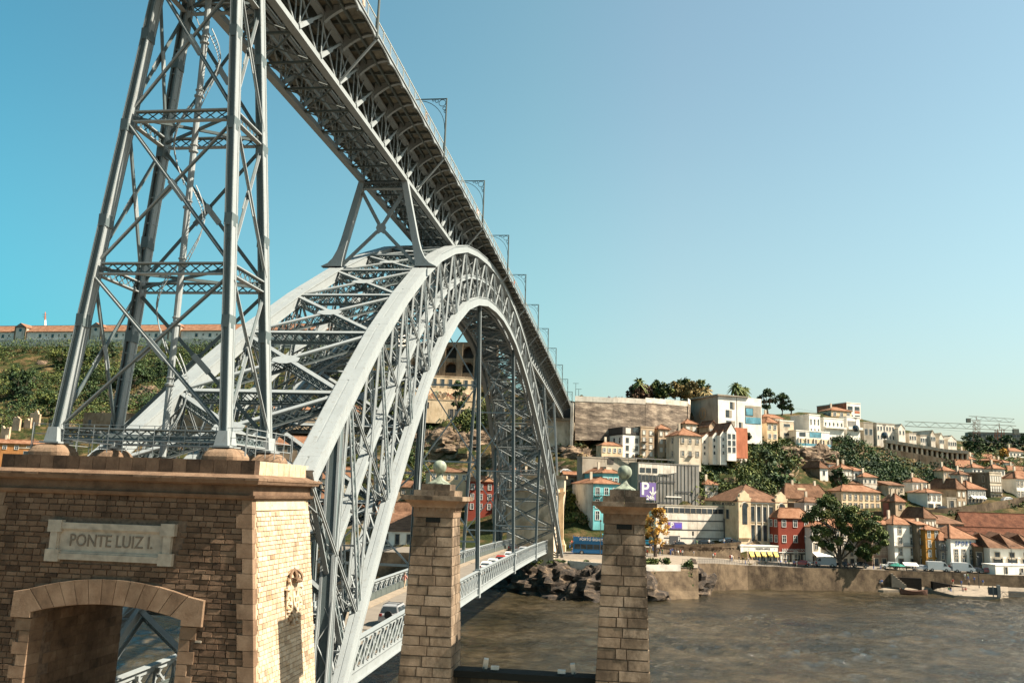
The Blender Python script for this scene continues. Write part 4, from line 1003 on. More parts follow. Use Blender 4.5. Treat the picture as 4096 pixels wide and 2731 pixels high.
# slipway and jetty on the right
SW = [(3415, 2352, .25), (3500, 2368, .2), (3700, 2340, 1.0), (3820, 2378, .35), (3990, 2388, .4), (4096, 2370, .8)]
def slip(px):
    zf = float(np.interp(px, [3400, 3520, 3700, 3715, 3800, 3990, 4000, 4700], [.15, .5, .9, .9, .5, .5, 1.4, 1.4])); Yf = float(np.interp(px, [3400, 3520, 3700, 3800, 3990, 4010, 4700], [200, 196.5, 199, 190.5, 190.5, 199, 199]))
    return [(Yf, -1), (Yf, zf), (200.0, 2.35), (200.2, 2.5)]
ribbon_px(np.linspace(3405, 4700, 80), slip, 'slipway_paving', M['paving'], kind='structure')
for k, (a, b_, z0, z1, Y0, lb) in enumerate(((3480, 3672, 2.2, 3.6, 198.4, 'low stone landing wall beside the steps on the slipway'), (3716, 3850, 2.0, 3.0, 197.6, 'low stone ramp wall running down the slipway below the white vans'))):
    q = MB(); x0, x1 = terr_x(a, Y0), terr_x(b_, Y0); q.prism([(x0, Y0, 0), (x1, Y0, 0), (x1, Y0, z1 if k == 0 else 1.9), (x0, Y0, z1)], (0, 1.6, 0)); t = q.build('landing_wall', M['quaywall'], label=lb, cat='wall')

def up_road(px): c = colat(px); return [(c[3][0]+.05, c[3][1]+.08), (c[4][0]+1.5, c[4][1]+.10)]
ribbon_px(np.linspace(2565, 3020, 40), up_road, 'upper_road', M['asphalt'], kind='structure')
def up_wall(px): c = colat(px); return [(c[2][0]-.3, c[2][1]-.5), (c[3][0]-.35, c[3][1]+.05), (c[3][0]-.35, c[3][1]+1.0), (c[3][0]+.05, c[3][1]+1.0), (c[3][0]+.05, c[3][1])]
q = ribbon_px(np.linspace(2640, 2960, 40), up_wall, 'road_wall', M['quaywall']); tag(q, 'squared-stone retaining wall under the road in front of the car park', 'wall')
def pathp(px): c = colat(px)[2]; return [(c[0]-6, c[1]-.35), (c[0]+1.2, c[1]+.12)]
ribbon_px(np.linspace(2480, 3110, 40), pathp, 'footpath', M['paving'], kind='structure')
# stone courses of that wall, block by block
k = 0; blk = MB()
for row in range(6):
    px = 2640+(6 if row % 2 else 0)
    while px < 2955:
        c = colat(px); z0 = c[2][1]+.1+row*.46; 
        if z0+.4 < c[3][1]+.6:
            x0, x1 = terr_x(px, c[3][0]-.36), terr_x(px+12, c[3][0]-.36); blk.box((x0+.03, c[3][0]-.52+R.uniform(-.03,.03), z0), (x1-.03, c[3][0]-.2, z0+.42), R.random())
        px += 12
blk.build('wall_blocks', M['ashlar'], q, kind='stuff', tones=True)
# ================================================================== buildings
def plaster(name, col, stain=.35, streak=True):
    m, n, b = mat(name)
    f = noise_f(n, pos(n, (1,1,.3)), .55, 8, .7); g_ = noise_f(n, pos(n), .25, 5, .6)
    c = ramp(n, f, [(0.32, tuple(x*(1-stain*1.15) for x in col)), (0.5, col), (0.75, tuple(min(.85, x*1.07) for x in col))])
    c = mixc(n, ramp(n, g_, [(0.46, (0,0,0)), (0.70, (min(1, stain*1.3+.12),)*3)]), c, tuple(x*y for x, y in zip(col, (.55,.48,.40))))
    n.links.new(c, b.inputs['Base Color']); b.inputs['Roughness'].default_value = .9; b.inputs['Specular IOR Level'].default_value = .15
    bump(n, b, noise_f(n, pos(n), 2, 5, .6), .25, .08); return m
WC = {'white': (.72,.67,.58), 'white2': (.60,.54,.45), 'cream': (.62,.47,.30), 'beige': (.42,.31,.205), 'stone': (.20,.15,.10), 'red': (.20,.042,.026), 'ochre': (.36,.18,.045), 'cyan': (.15,.40,.41),
      'dark': (.07,.062,.055), 'grey': (.20,.19,.17), 'concrete': (.31,.27,.21), 'orange': (.45,.20,.07), 'tile': (.24,.16,.115), 'pale': (.52,.44,.33), 'terracotta': (.42,.15,.08), 'bluegrey': (.30,.30,.28)}
for k, v in WC.items(): M['w_'+k] = plaster('plaster_'+k, v, {'white': .2, 'white2': .38, 'beige': .5, 'stone': .6, 'pale': .45, 'red': .15, 'cream': .36}.get(k, .3))
def rooftile(name, a, b_, c_, sc=1.0):
    m, n, b = mat(name); g = n.nodes.new('ShaderNodeNewGeometry')
    # pantile rows run down the slope: bands across the horizontal direction of each plane
    w = N(n, 'TexWave', Scale=1.25*sc, Distortion=1.4, Detail=2); w.wave_type = 'BANDS'; w.bands_direction = 'Z'; n.links.new(pos(n, (1,1,2.0)), w.inputs['Vector'])
    f = noise_f(n, pos(n), .6, 8, .72); f2 = noise_f(n, pos(n), 5.5, 4, .7)
    c = ramp(n, f, [(0.30, a), (0.5, b_), (0.72, c_)]); c = mixc(n, .55, c, ramp(n, f2, [(0.3, (.22,)*3), (0.7, (.8,)*3)]), 'OVERLAY')
    c = mixc(n, .30, c, w.outputs['Color'], 'MULTIPLY'); n.links.new(c, b.inputs['Base Color']); b.inputs['Roughness'].default_value = .9; b.inputs['Specular IOR Level'].default_value = .15
    bump(n, b, w.outputs['Fac'], .5, .12); return m
M['r_orange'] = rooftile('roof_tile_orange', (.125,.056,.030), (.245,.118,.064), (.335,.195,.12)); M['r_brown'] = rooftile('roof_tile_brown', (.06,.032,.019), (.155,.08,.045), (.25,.14,.085)); M['r_dark'] = rooftile('roof_tile_dark', (.05,.022,.013), (.135,.052,.028), (.21,.092,.052))
M['glass'] = plain('window_glass', (.035,.045,.05), .12, var=.3, scale=.7, spec=.6); M['frame_w'] = plain('white_frame', (.62,.60,.54), .6, var=.05); M['frame_s'] = plain('stone_surround', (.36,.30,.22), .85, var=.15)
M['shutter'] = plain('shutter', (.55,.52,.45), .7, var=.12); M['ironwork'] = plain('dark_ironwork', (.05,.05,.05), .5); M['door'] = plain('door_paint', (.07,.10,.10), .5); M['doorred'] = plain('door_paint_red', (.22,.06,.04), .5)
M['awning'] = plain('pale_awning', (.72,.68,.60), .8, var=.06); M['ytarp'] = plain('yellow_awning', (.60,.42,.10), .8, var=.1)
_wc = {}
def win_mesh(w, h, st):
    k = (round(w, 1), round(h, 1), st)
    if k in _wc: return _wc[k]
    fr, pn = MB(), MB(); t = .10 if st in 'dn' else .17; p = .10
    if st == 'n': t, p = .05, .04
    fr.box((-w/2-t, -p, -h/2), (-w/2, .0, h/2)); fr.box((w/2, -p, -h/2), (w/2+t, .0, h/2)); fr.box((-w/2-t, -p, h/2), (w/2+t, .0, h/2+t)); fr.box((-w/2-t, -p-.05, -h/2-t), (w/2+t, .0, -h/2))
    pn.box((-w/2, -.03, -h/2), (w/2, .0, h/2))
    if st in 'wd':
        b = MB(); b.box((-.035, -.06, -h/2), (.035, -.031, h/2)); b.box((-w/2, -.06, h*.12), (w/2, -.031, h*.12+.06)); 
        for e in (-1, 1): b.box((e*(w/2-.03)-.03, -.06, -h/2), (e*(w/2-.03)+.03, -.031, h/2))
        fr.v += [] ; fr.add(b.v, b.f)
    o = [x for x in (fr.build('window', M['frame_s'] if st in 'wsb' else M['frame_w']), pn.build('pane', M['shutter'] if st == 's' else M['glass']))]
    me = [x.data for x in o]
    for x in o: bpy.data.objects.remove(x)
    if st in 'w': 
        me[0].materials.append(M['frame_w']); nf = len(fr.f); mi = [0]*24+[1]*(nf-24); me[0].polygons.foreach_set('material_index', mi)
    _wc[k] = me; return me
class House:
    def __init__(s, label, pxL, pxC, pxR, ye, yb, Y, yaw, wall, roof='hip', rc='r_orange', rise=2.0, rows=0, cols=0, ws=(1.0, 1.5), st='w', scols=0, cat='house', depth=9, name='house', group=None, sink=3, over=.4, chim=0, door=0, skip=(), top=1.1, balc=(), bands=0):
        yaw = yaw if Y > 400 else ((12 if name == 'warehouse' else yaw+6 if 'row' in str(group) else max(yaw, 26)) if pxC > 2250 else yaw+24)
        a = math.radians(yaw); s.u = Vector((math.cos(a), math.sin(a), 0)); s.n = Vector((math.sin(a), -math.cos(a), 0)); s.v = -s.n; s.yaw = a
        c = at(pxC, ye, Y=Y); s.c = Vector((c.x, c.y, 0)); s.ze = c.z; s.zb = at(pxC, yb, Y=Y).z
        def cut(px, d):     # run from the corner along d until picture column px
            r_ = at(px, HOR(px), Y=Y)-Vector(CAM); A = Vector((r_.x, r_.y)); B = Vector((s.c.x-CAM[0], s.c.y-CAM[1])); den = d.x*A.y-d.y*A.x
            return (-(B.x*A.y-B.y*A.x))/den
        s.w = cut(pxR, s.u); s.d = cut(pxL, s.v) if pxL < pxC-1 else depth
        s.d = min(max(s.d, 4), 40); s.t = thing(name, (s.c.x, s.c.y, s.zb), label, cat, group); s.rise = rise
        q = MB(); P = s.P; z0 = s.zb-sink
        q.add([P(0,0,z0),P(s.w,0,z0),P(s.w,s.d,z0),P(0,s.d,z0),P(0,0,s.ze),P(s.w,0,s.ze),P(s.w,s.d,s.ze),P(0,s.d,s.ze)], BOXF)
        s.wallm = M[wall]
        if bands:
            for k in range(bands): z = s.zb+(s.ze-s.zb)*(k+1)/(bands+1); q.add([P(-.06,-.08,z-.12),P(s.w+.06,-.08,z-.12),P(s.w+.06,.02,z-.12),P(-.06,.02,z-.12),P(-.06,-.08,z+.12),P(s.w+.06,-.08,z+.12),P(s.w+.06,.02,z+.12),P(-.06,.02,z+.12)], BOXF)
        if roof == 'gable_f':
            q.add([P(0,0,s.ze),P(s.w,0,s.ze),P(s.w/2,0,s.ze+rise-.1),P(0,s.d,s.ze),P(s.w,s.d,s.ze),P(s.w/2,s.d,s.ze+rise-.1)], [(0,1,2),(5,4,3)])
        if roof == 'gable_s':
            q.add([P(0,0,s.ze),P(0,s.d,s.ze),P(0,s.d/2,s.ze+rise-.1),P(s.w,0,s.ze),P(s.w,s.d,s.ze),P(s.w,s.d/2,s.ze+rise-.1)], [(2,1,0),(3,4,5)])
        q.build('wall', s.wallm, s.t)
        o, w, d, z, th = over, s.w, s.d, s.ze, .16
        if roof != 'none':
            q = MB()
            if roof == 'flat':
                q.add([P(-.1,-.1,z),P(w+.1,-.1,z),P(w+.1,d+.1,z),P(-.1,d+.1,z),P(-.1,-.1,z+.35),P(w+.1,-.1,z+.35),P(w+.1,d+.1,z+.35),P(-.1,d+.1,z+.35)], BOXF); rm = M['w_concrete'] if rc.startswith('r_') else M[rc]
            else:
                rm = M[rc]; e = [P(-o,-o,z),P(w+o,-o,z),P(w+o,d+o,z),P(-o,d+o,z)]; lo = [x-Vector((0,0,th)) for x in e]
                if roof == 'hip':
                    k = min(w, d)/2; r0, r1 = (P(k,d/2,z+rise), P(w-k,d/2,z+rise)) if w >= d else (P(w/2,k,z+rise), P(w/2,d-k,z+rise))
                    if w >= d: q.add(e+[r0, r1]+lo, [(0,1,5,4),(1,2,5),(2,3,4,5),(3,0,4),(9,8,7,6),(0,6,7,1),(1,7,8,2),(2,8,9,3),(3,9,6,0)])
                    else: q.add(e+[r0, r1]+lo, [(0,1,4),(1,2,5,4),(2,3,5),(3,0,4,5),(9,8,7,6),(0,6,7,1),(1,7,8,2),(2,8,9,3),(3,9,6,0)])
                    for a_, b_ in ((e[0], r0), (e[1], r1 if w >= d else r0), (r0, r1)): q.beam(Vector(a_)+Vector((0,0,.06)), Vector(b_)+Vector((0,0,.06)), .26, .16)
                elif roof == 'gable_f':
                    r0, r1 = P(w/2,-o,z+rise), P(w/2,d+o,z+rise); q.add([e[0],r0,r1,e[3],lo[0],r0-Vector((0,0,th)),r1-Vector((0,0,th)),lo[3]], [(0,1,2,3),(7,6,5,4),(0,4,5,1),(3,2,6,7),(0,3,7,4)]); q.add([e[1],r0,r1,e[2],lo[1],r0-Vector((0,0,th)),r1-Vector((0,0,th)),lo[2]], [(3,2,1,0),(4,5,6,7),(1,5,4,0),(7,6,2,3),(4,7,3,0)]); q.beam(r0+Vector((0,0,.06)), r1+Vector((0,0,.06)), .26, .16)
                elif roof == 'gable_s':
                    r0, r1 = P(-o,d/2,z+rise), P(w+o,d/2,z+rise); q.add([e[0],e[1],r1,r0,lo[0],lo[1],r1-Vector((0,0,th)),r0-Vector((0,0,th))], [(0,1,2,3),(7,6,5,4),(0,4,5,1),(0,3,7,4),(1,5,6,2)]); q.add([e[3],e[2],r1,r0,lo[3],lo[2],r1-Vector((0,0,th)),r0-Vector((0,0,th))], [(3,2,1,0),(4,5,6,7),(1,5,4,0),(4,7,3,0),(2,6,5,1)]); q.beam(r0+Vector((0,0,.06)), r1+Vector((0,0,.06)), .26, .16)
                elif roof == 'mono':
                    q.add([e[0],e[1],P(w+o,d,z+rise),P(-o,d,z+rise),lo[0],lo[1],P(w+o,d,z),P(-o,d,z)], [(0,1,2,3),(7,6,5,4),(0,4,5,1),(1,5,6,2),(3,7,4,0),(2,6,7,3)])
            s.roof = q.build('roof', rm, s.t)
            if chim == 0 and roof in ('hip', 'gable_s') and name == 'house': chim = int(pxC) % 3
            for k in range(chim):
                q = MB(); cx, cy = (w*(.25+.5*k), d*.45); zz = z+rise*.5; b0 = [P(cx,cy,zz),P(cx+.7,cy,zz),P(cx+.7,cy+.5,zz),P(cx,cy+.5,zz)]; q.add(b0+[x+Vector((0,0,1.7+rise*.35)) for x in b0], BOXF); q.build('chimney', M['w_pale'], s.roof)
        s.rows, s.cols = rows, cols
        H = s.ze-s.zb
        for i in range(rows):
            for j in range(cols):
                if (i, j) in skip: continue
                zc = s.ze-top-ws[1]/2+.2-i*(H/max(rows, 1)) ; xx = s.w*(j+.5)/cols
                if door and i == rows-1: continue
                s.window(xx, zc, ws[0], ws[1], st)
                if (i, j) in balc: s.balcony(xx, zc-ws[1]/2-.1, ws[0]+.9)
        for i in range(rows):
            for j in range(scols): s.window(s.d*(j+.5)/scols, s.ze-top-ws[1]/2+.2-i*(H/max(rows, 1)), ws[0]*.9, ws[1], st, side=True)
        if door:
            nd = door
            for j in range(nd):
                xx = s.w*(j+.5)/nd; s.opening(xx, s.zb, min(1.5, s.w/nd*.55), min(2.7, H/max(rows,1)*.8))
    def P(s, x, y, z): p_ = s.c+s.u*x+s.v*y; return Vector((p_.x, p_.y, z))
    def window(s, x, zc, w, h, st='w', side=False):
        me = win_mesh(w, h, st); p_ = s.P(-.0, x, zc) if side else s.P(x, 0, zc); rz = s.yaw-math.pi/2 if side else s.yaw
        o = bpy.data.objects.new('window', me[0]); COL.objects.link(o); o.parent = s.t; o.location = p_-s.t.location; o.rotation_euler.z = rz
        pn = bpy.data.objects.new('pane', me[1]); COL.objects.link(pn); pn.parent = o; return o
    def balcony(s, x, z, w):
        q = MB(); a, b = s.P(x-w/2, -.7, z), s.P(x+w/2, -.7, z); a2, b2 = s.P(x-w/2, 0, z), s.P(x+w/2, 0, z)
        q.add([a,b,b2,a2]+[v+Vector((0,0,.12)) for v in (a,b,b2,a2)], BOXF)
        up = Vector((0,0,1.0)); q.beam(a+up, b+up, .06, .06); q.beam(a+up, a2+up, .05, .05); q.beam(b+up, b2+up, .05, .05)
        for k in range(int(w/.22)+1): c = a+(b-a)*(k/int(w/.22)); q.beam(c, c+up, .03, .03)
        q.build('balcony', M['ironwork'], s.t)
    def opening(s, x, z, w, h, mt='glass', nm='door', sill=0):
        q = MB(); P = s.P; q.add([P(x-w/2,-.05,z+sill),P(x+w/2,-.05,z+sill),P(x+w/2,.05,z+sill),P(x-w/2,.05,z+sill),P(x-w/2,-.05,z+h),P(x+w/2,-.05,z+h),P(x+w/2,.05,z+h),P(x-w/2,.05,z+h)], BOXF); o = q.build(nm, M[mt], s.t)
        q = MB(); t = .16
        for x0, x1, z0, z1 in ((x-w/2-t, x-w/2, z, z+h), (x+w/2, x+w/2+t, z, z+h), (x-w/2-t, x+w/2+t, z+h, z+h+t)): q.add([P(x0,-.14,z0),P(x1,-.14,z0),P(x1,.0,z0),P(x0,.0,z0),P(x0,-.14,z1),P(x1,-.14,z1),P(x1,.0,z1),P(x0,.0,z1)], BOXF)
        q.build('surround', M['frame_s'], o); return o
    def slab(s, x0, x1, y0, y1, z0, z1, mt, nm, par=None):
        q = MB(); P = s.P; q.add([P(x0,y0,z0),P(x1,y0,z0),P(x1,y1,z0),P(x0,y1,z0),P(x0,y0,z1),P(x1,y0,z1),P(x1,y1,z1),P(x0,y1,z1)], BOXF); return q.build(nm, M[mt] if isinstance(mt, str) else mt, par or s.t)
    def awn(s, x0, x1, z, out=1.2, drop=.6, mt='awning'):
        q = MB(); P = s.P; q.add([P(x0,0,z),P(x1,0,z),P(x1,-out,z-drop),P(x0,-out,z-drop),P(x0,0,z-.05),P(x1,0,z-.05),P(x1,-out,z-drop-.25),P(x0,-out,z-drop-.25)], [(3,2,1,0),(4,5,6,7),(3,7,6,2),(0,4,7,3),(1,2,6,5)]); return q.build('awning', M[mt], s.t)
    def sign(s, body, x, z, size, mt='ironwork', nm='lettering', off=-.06, ext=.03, bold=0.0, par=None, sx=1.0, side=False):
        loc = s.P(off, x, z) if side else s.P(x, off, z)
        return text(body, nm, size, loc, (math.pi/2, 0, s.yaw-(math.pi/2 if side else 0)), M[mt], par or s.t, ext, True, sx, bold)
H = House
# ---- promenade row
h = H('yellow stone hall with tiled hip roof, arched bays and a shop name on its side', 2821, 2951, 3144, 2003, 2150, 204, 18, 'w_cream', 'hip', 'r_brown', 4.6, 0, 0, cat='hall', name='market_hall', over=.5)
for k in range(4):
    x = h.w*(.30+.125*k)
    h.window(x, h.ze-3.3, 1.15, 4.0, 'b'); h.window(x, h.ze-8.3, 1.15, 4.2, 'b'); h.slab(x-.95, x-.75, -.2, 0, h.zb, h.ze, 'w_white', 'pilaster')
for x in (h.w*.12, h.w*.88):
    q = MB(); P = h.P; out = [(-1.9, h.zb), (1.9, h.zb), (1.9, h.ze+.6), (2.1, h.ze+.6), (2.1, h.ze+1.0), (1.5, h.ze+1.1), (1.4, h.ze+1.9), (.9, h.ze+2.1), (0, h.ze+2.9), (-.9, h.ze+2.1), (-1.4, h.ze+1.9), (-1.5, h.ze+1.1), (-2.1, h.ze+1.0), (-2.1, h.ze+.6), (-1.9, h.ze+.6)]
    q.prism([P(x+a, -.45, b_) for a, b_ in out], P(0,.9,0)-P(0,0,0)); bay = q.build('gabled_bay', M['w_cream'], h.t)
    q = MB(); arch = [(-.75, h.zb+3.6), (.75, h.zb+3.6)]+[(.75*math.cos(t), h.ze-1.3+.75*math.sin(t)) for t in np.linspace(0, math.pi, 9)]; q.prism([P(x+a, -.50, b_) for a, b_ in arch], P(0,.04,0)-P(0,0,0)); q.build('arched_window', M['glass'], bay)
    q = MB(); pr = None
    for t in np.linspace(0, math.pi, 11):
        c = P(x+1.1*math.cos(t), -.52, h.ze-1.3+1.1*math.sin(t))
        if pr is not None: q.beam(pr, c, .16, .22, (0,1,0))
        pr = c
    q.build('arch_moulding', M['w_white'], bay)
h.slab(-.1, h.w+.1, -.25, 0, h.ze-.5, h.ze-.15, 'w_white', 'cornice')
h.sign('MÓVEIS MOURISCA', h.d*.42, h.ze-.85, 1.3, side=True, bold=.01, sx=-1 if False else 1)
for k in range(4): h.window(h.d*(.3+.15*k), h.ze-3.6, 1.3, 2.4, 'b', side=True)
h = H('low white ticket office with yellow awnings between wide openings', 2958, 2962, 3112, 2184, 2254, 200, 4, 'w_white', 'flat', 'w_white', 0, depth=5, cat='kiosk', name='ticket_office')
for k in range(5): x = h.w*(.26+.158*k); h.opening(x, h.zb, 1.15, 3.1, nm='opening'); h.awn(x-.6, x+.6, h.zb+3.2, .9, 1.1, 'ytarp')
h.sign('TICKETS OFFICE', h.w*.58, h.ze-.55, .62); h.sign('i', h.w*.22, h.ze-.55, .5); h.sign('i', h.w*.88, h.ze-.55, .5)
h.slab(1.2, 2.4, -.06, 0, h.zb+1.6, h.zb+2.6, 'ytarp', 'poster')
h = H('dark red four-storey restaurant with white windows and an orange hip roof', 3074, 3112, 3245, 2069, 2256, 205, 17, 'w_red', 'hip', 'r_orange', 2.6, 3, 3, (1.15, 1.75), 'd', 2, 'restaurant', name='restaurant', chim=0, top=.8)
for o in [c for c in h.t.children if c.name.startswith('window')]: o.location.z -= 0
h.slab(-.05, h.w+.05, -.15, 0, h.zb+3.05, h.zb+3.25, 'w_white', 'cornice'); h.slab(0, h.w, -.04, 0, h.zb, h.zb+3.05, 'w_dark', 'shopfront')
for k in range(6): h.opening(h.w*(k+.5)/6, h.zb, .75, 2.5, 'glass' if k % 2 else 'shutter')
h.sign('RESTAVRANTE DOVRVM', h.w*.53, h.zb+3.75, .85, 'frame_w', off=-.08)
h.sign('. . .', h.w*.5, h.zb+2.8, .5, 'frame_w', off=-.1)
h = H('white house with cream awnings, half hidden behind the big riverside tree', 3247, 3247, 3335, 2106, 2262, 206, 15, 'w_white', 'hip', 'r_orange', 1.6, 3, 3, (1.0, 1.6), 'w', door=0); 
for k in range(3): h.awn(h.w*k/3+.1, h.w*(k+1)/3-.1, h.zb+3.4, 1.6, .8)
h.slab(0, h.w, -.03, 0, h.zb, h.zb+2.6, 'glass', 'shopfront')
h = H('white three-storey house directly behind the crown of the riverside tree', 3336, 3336, 3440, 2110, 2264, 207, 15, 'w_white2', 'gable_s', 'r_orange', 2.2, 4, 4, (.9, 1.4), 'w', door=4)
h = H('narrow grey passage house between the riverside tree and the tiled house', 3441, 3441, 3482, 2120, 2264, 209, 15, 'w_stone', 'gable_s', 'r_orange', 1.5, 3, 1, (.9, 1.3), 'b')
h = H('brown house faced with a grid of glazed tiles, left of the white one', 3483, 3483, 3573, 2094, 2268, 207, 15, 'w_tile', 'hip', 'r_orange', 2.0, 4, 2, (.9, 1.4), 'w', door=3)
q = MB(); P = h.P
for k in range(int(h.w/.45)): q.beam(P(k*.45, -.02, h.zb+3.3), P(k*.45, -.02, h.ze-.1), .05, .03, (0,1,0))
for k in range(int((h.ze-h.zb-3.3)/.45)): z = h.zb+3.3+k*.45; q.beam(P(0, -.02, z), P(h.w, -.02, z), .03, .05)
q.build('tile_grid', M['w_pale'], h.t, kind='stuff')
h = H('tall cream-white four-storey house with a full-width balcony', 3574, 3574, 3665, 2095, 2268, 207, 15, 'w_white', 'hip', 'r_orange', 2.2, 4, 2, (1.0, 1.7), 'w', door=2, top=.9, bands=1)
h.balcony(h.w/2, h.zb+(h.ze-h.zb)*.485, h.w-.1)
h = H('narrow stained grey house squeezed between the white and the ochre one', 3666, 3666, 3699, 2096, 2268, 208, 15, 'w_stone', 'gable_s', 'r_orange', 1.3, 4, 1, (1.0, 1.5), 'd', door=1, balc=((1,0),))
h = H('narrow ochre house with pairs of white windows on three floors', 3700, 3700, 3754, 2116, 2268, 207, 15, 'w_ochre', 'hip', 'r_orange', 1.3, 4, 2, (.85, 1.7), 'd', door=2, bands=3, top=.6)
h = H('small grey house with dark glazed balcony, left of the house lettered SPORT', 3755, 3755, 3800, 2158, 2268, 207.5, 15, 'w_grey', 'hip', 'r_orange', 2.6, 3, 2, (.95, 1.7), 'w', door=2, balc=((0,0),(0,1)))
h.sign('Barris', h.w*.45, h.zb+3.4, .75)
h = H('white house with blue letters spelling SPORT under its eaves', 3801, 3801, 3895, 2151, 2268, 207, 15, 'w_white', 'hip', 'r_orange', 3.4, 0, 0, over=.5)
for k in range(3): h.window(h.w*(.2+.3*k), h.ze-3.9, 1.1, 2.0, 'w'); h.window(h.w*(.2+.3*k), h.zb+1.9, 1.5 if k == 1 else 1.05, 2.4, 'w')
M['blue'] = plain('blue_paint', (.03,.07,.20), .6); h.sign('S P O R T', h.w*.5, h.ze-1.35, 1.45, 'blue', bold=.03, off=-.12, sx=.9)
h = H('brown blind-sided warehouse with a ribbed tile roof, right of the lettered white house', 3896, 3897, 3957, 2182, 2270, 209, 2, 'w_stone', 'gable_s', 'r_dark', 3.4, 0, 0, depth=14, cat='warehouse', name='warehouse')
h.opening(h.w*.25, h.zb+.6, 1.5, 3.4, 'ironwork', 'doorway'); h.opening(h.w*.72, h.zb+.8, 1.5, 3.0, 'ironwork', 'doorway')
h = H('long white warehouse with three hipped tile roofs and red-framed windows', 3958, 3958, 4180, 2190, 2268, 207, 2, 'w_white', 'none', rows=0, cat='warehouse', name='warehouse', depth=16, bands=1)
for k in range(4):
    x = h.w*(k+.5)/4; h.window(x, h.ze-1.9, 1.3, 1.6, 'b'); h.opening(x, h.zb+.6, 2.6, 1.9, 'glass', 'window_band')
q = MB(); P = h.P; n_ = 3
for k in range(n_):
    a, b_ = h.w*k/n_-(.4 if k == 0 else 0), h.w*(k+1)/n_; mid = a+(b_-a)*.22; z = h.ze
    q.add([P(a,-.5,z),P(b_,-.5,z),P(b_,16,z),P(a,16,z),P(mid*.5+a*.5,4.5,z+3.6),P(b_-.05,16,z+3.9)], [(0,1,4),(1,2,5),(1,5,4),(0,4,3),(4,5,3),(5,2,3),(3,2,1,0)])
    q.beam(P(b_,-.5,z+.1), P((a+mid)/2,4.5,z+3.65), .3, .18); q.beam(P(a,-.4,z+.1), P((a+mid)/2,4.5,z+3.65), .3, .18)
q.build('roof', M['r_brown'], h.t)
h = H('white flat-roofed kiosk cabin standing on the lower quay', 3980, 3981, 4180, 2262, 2313, 200.5, 0, 'w_white', 'flat', 'w_white', 0, cat='kiosk', name='kiosk_cabin', depth=4, sink=2)
h.opening(h.w*.19, h.zb+1.2, .75, 1.6, 'glass', 'window'); h.opening(h.w*.48, h.zb+.4, .8, 2.1, 'ironwork', 'door'); h.slab(h.w*.44, h.w*.56, -.5, 0, h.zb+.3, h.zb+1.5, 'w_grey', 'air_conditioner')
# ---- plaza side
h = H('long low concrete car park with horizontal slits and a purple parking sign', 2600, 2624, 2935, 2021, 2176, 201, 10, 'w_white2', 'flat', 'w_concrete', 0, cat='car park', name='car_park', depth=12)
W_ = h.w
h.slab(0, W_*.99, -.06, 0, h.ze-1.75, h.ze-.45, 'glass', 'window_band')
for k in range(14): h.slab(W_*k/14, W_*k/14+.10, -.12, -.06, h.ze-1.75, h.ze-.45, 'w_pale', 'mullion')
for dz, x1 in ((3.9, 1), (6.35, .92), (8.55, 1)): h.slab(W_*.1, W_*.98*x1, -.05, 0, h.ze-dz, h.ze-dz+.28, 'ironwork', 'ventilation_slit')
for k in (.52, .76): h.slab(W_*k, W_*k+.05, -.03, 0, h.zb, h.ze-1.8, 'w_concrete', 'panel_joint')
h.slab(W_*.17, W_*.30, -.10, 0, h.zb-.3, h.zb+2.3, 'ironwork', 'entrance'); h.sign('P', W_*.285, h.zb+1.4, 1.5, 'frame_w', off=-.14)
M['purple'] = plain('purple_banner', (.15,.095,.27), .6, var=.1); M['violet2'] = plain('blue_violet_panel', (.09,.06,.42), .6, var=.05)
sg = h.slab(W_*.15, W_*.325, -.18, -.02, h.ze-6.05, h.ze-4.25, 'purple', 'parking_sign'); h.sign('P', W_*.195, h.ze-5.1, 2.0, 'frame_w', off=-.21, bold=.04, par=sg); h.slab(W_*.235, W_*.315, -.21, -.18, h.ze-5.7, h.ze-4.7, 'violet2', 'blue_panel', sg)
h.slab(W_*.86, W_+.5, -.4, 0, h.zb-.3, h.ze-2.9, 'w_grey', 'stair_tower'); h.slab(W_*.865, W_*.93, -.45, -.4, h.zb, h.ze-3.1, 'ironwork', 'glazed_strip'); h.slab(W_+.4, W_+.6, -.5, 0, h.zb-.3, h.ze-2.8, 'w_white', 'edge_frame')
h = H('tall grey mesh-clad parking block with a purple 24h banner', 2490, 2551, 2797, 1852, 2030, 216, 12, 'w_grey', 'flat', 'w_grey', 0, cat='car park', name='parking_block', depth=10)
W_ = h.w; Hh = h.ze-h.zb
for k in range(17): h.slab(W_*k/17-.02, W_*k/17+.03, -.16, -.02, h.zb, h.ze+.3, 'w_concrete', 'mesh_post')
for i, (x0, x1, f) in enumerate(((.33,.52,.76),(.0,.10,.60),(.33,.60,.60),(.60,.85,.38),(.45,.70,.26),(.33,.56,.12))): h.slab(W_*x0, W_*x1, -.26, -.2, h.zb+Hh*f, h.zb+Hh*f+.28, 'w_white' if i == 4 else 'ironwork', 'slot')
q = MB(); P = h.P; q.prism([P(.2,-.1,h.ze-.1), P(W_*.62,-.1,h.ze-.3), P(W_*.62,-.1,h.ze-2.2), P(W_*.34,-.1,h.ze-3.3), P(.2,-.1,h.ze-3.3)], P(0,-.04,0)-P(0,0,0)); q.build('open_top_floor', M['w_white2'], h.t)
for k in range(3): h.slab(W_*(.03+.1*k), W_*(.11+.1*k), -.2, -.14, h.ze-2.6, h.ze-1.2, 'glass', 'window')
for j in range(2): h.slab(.1, W_*.32, -.14, 0, h.zb+Hh*(.42+.2*j), h.zb+Hh*(.56+.2*j), 'glass', 'glazed_floor')
h.slab(.1, W_*.35, -.14, 0, h.zb, h.zb+Hh*.13, 'ironwork', 'dark_base')
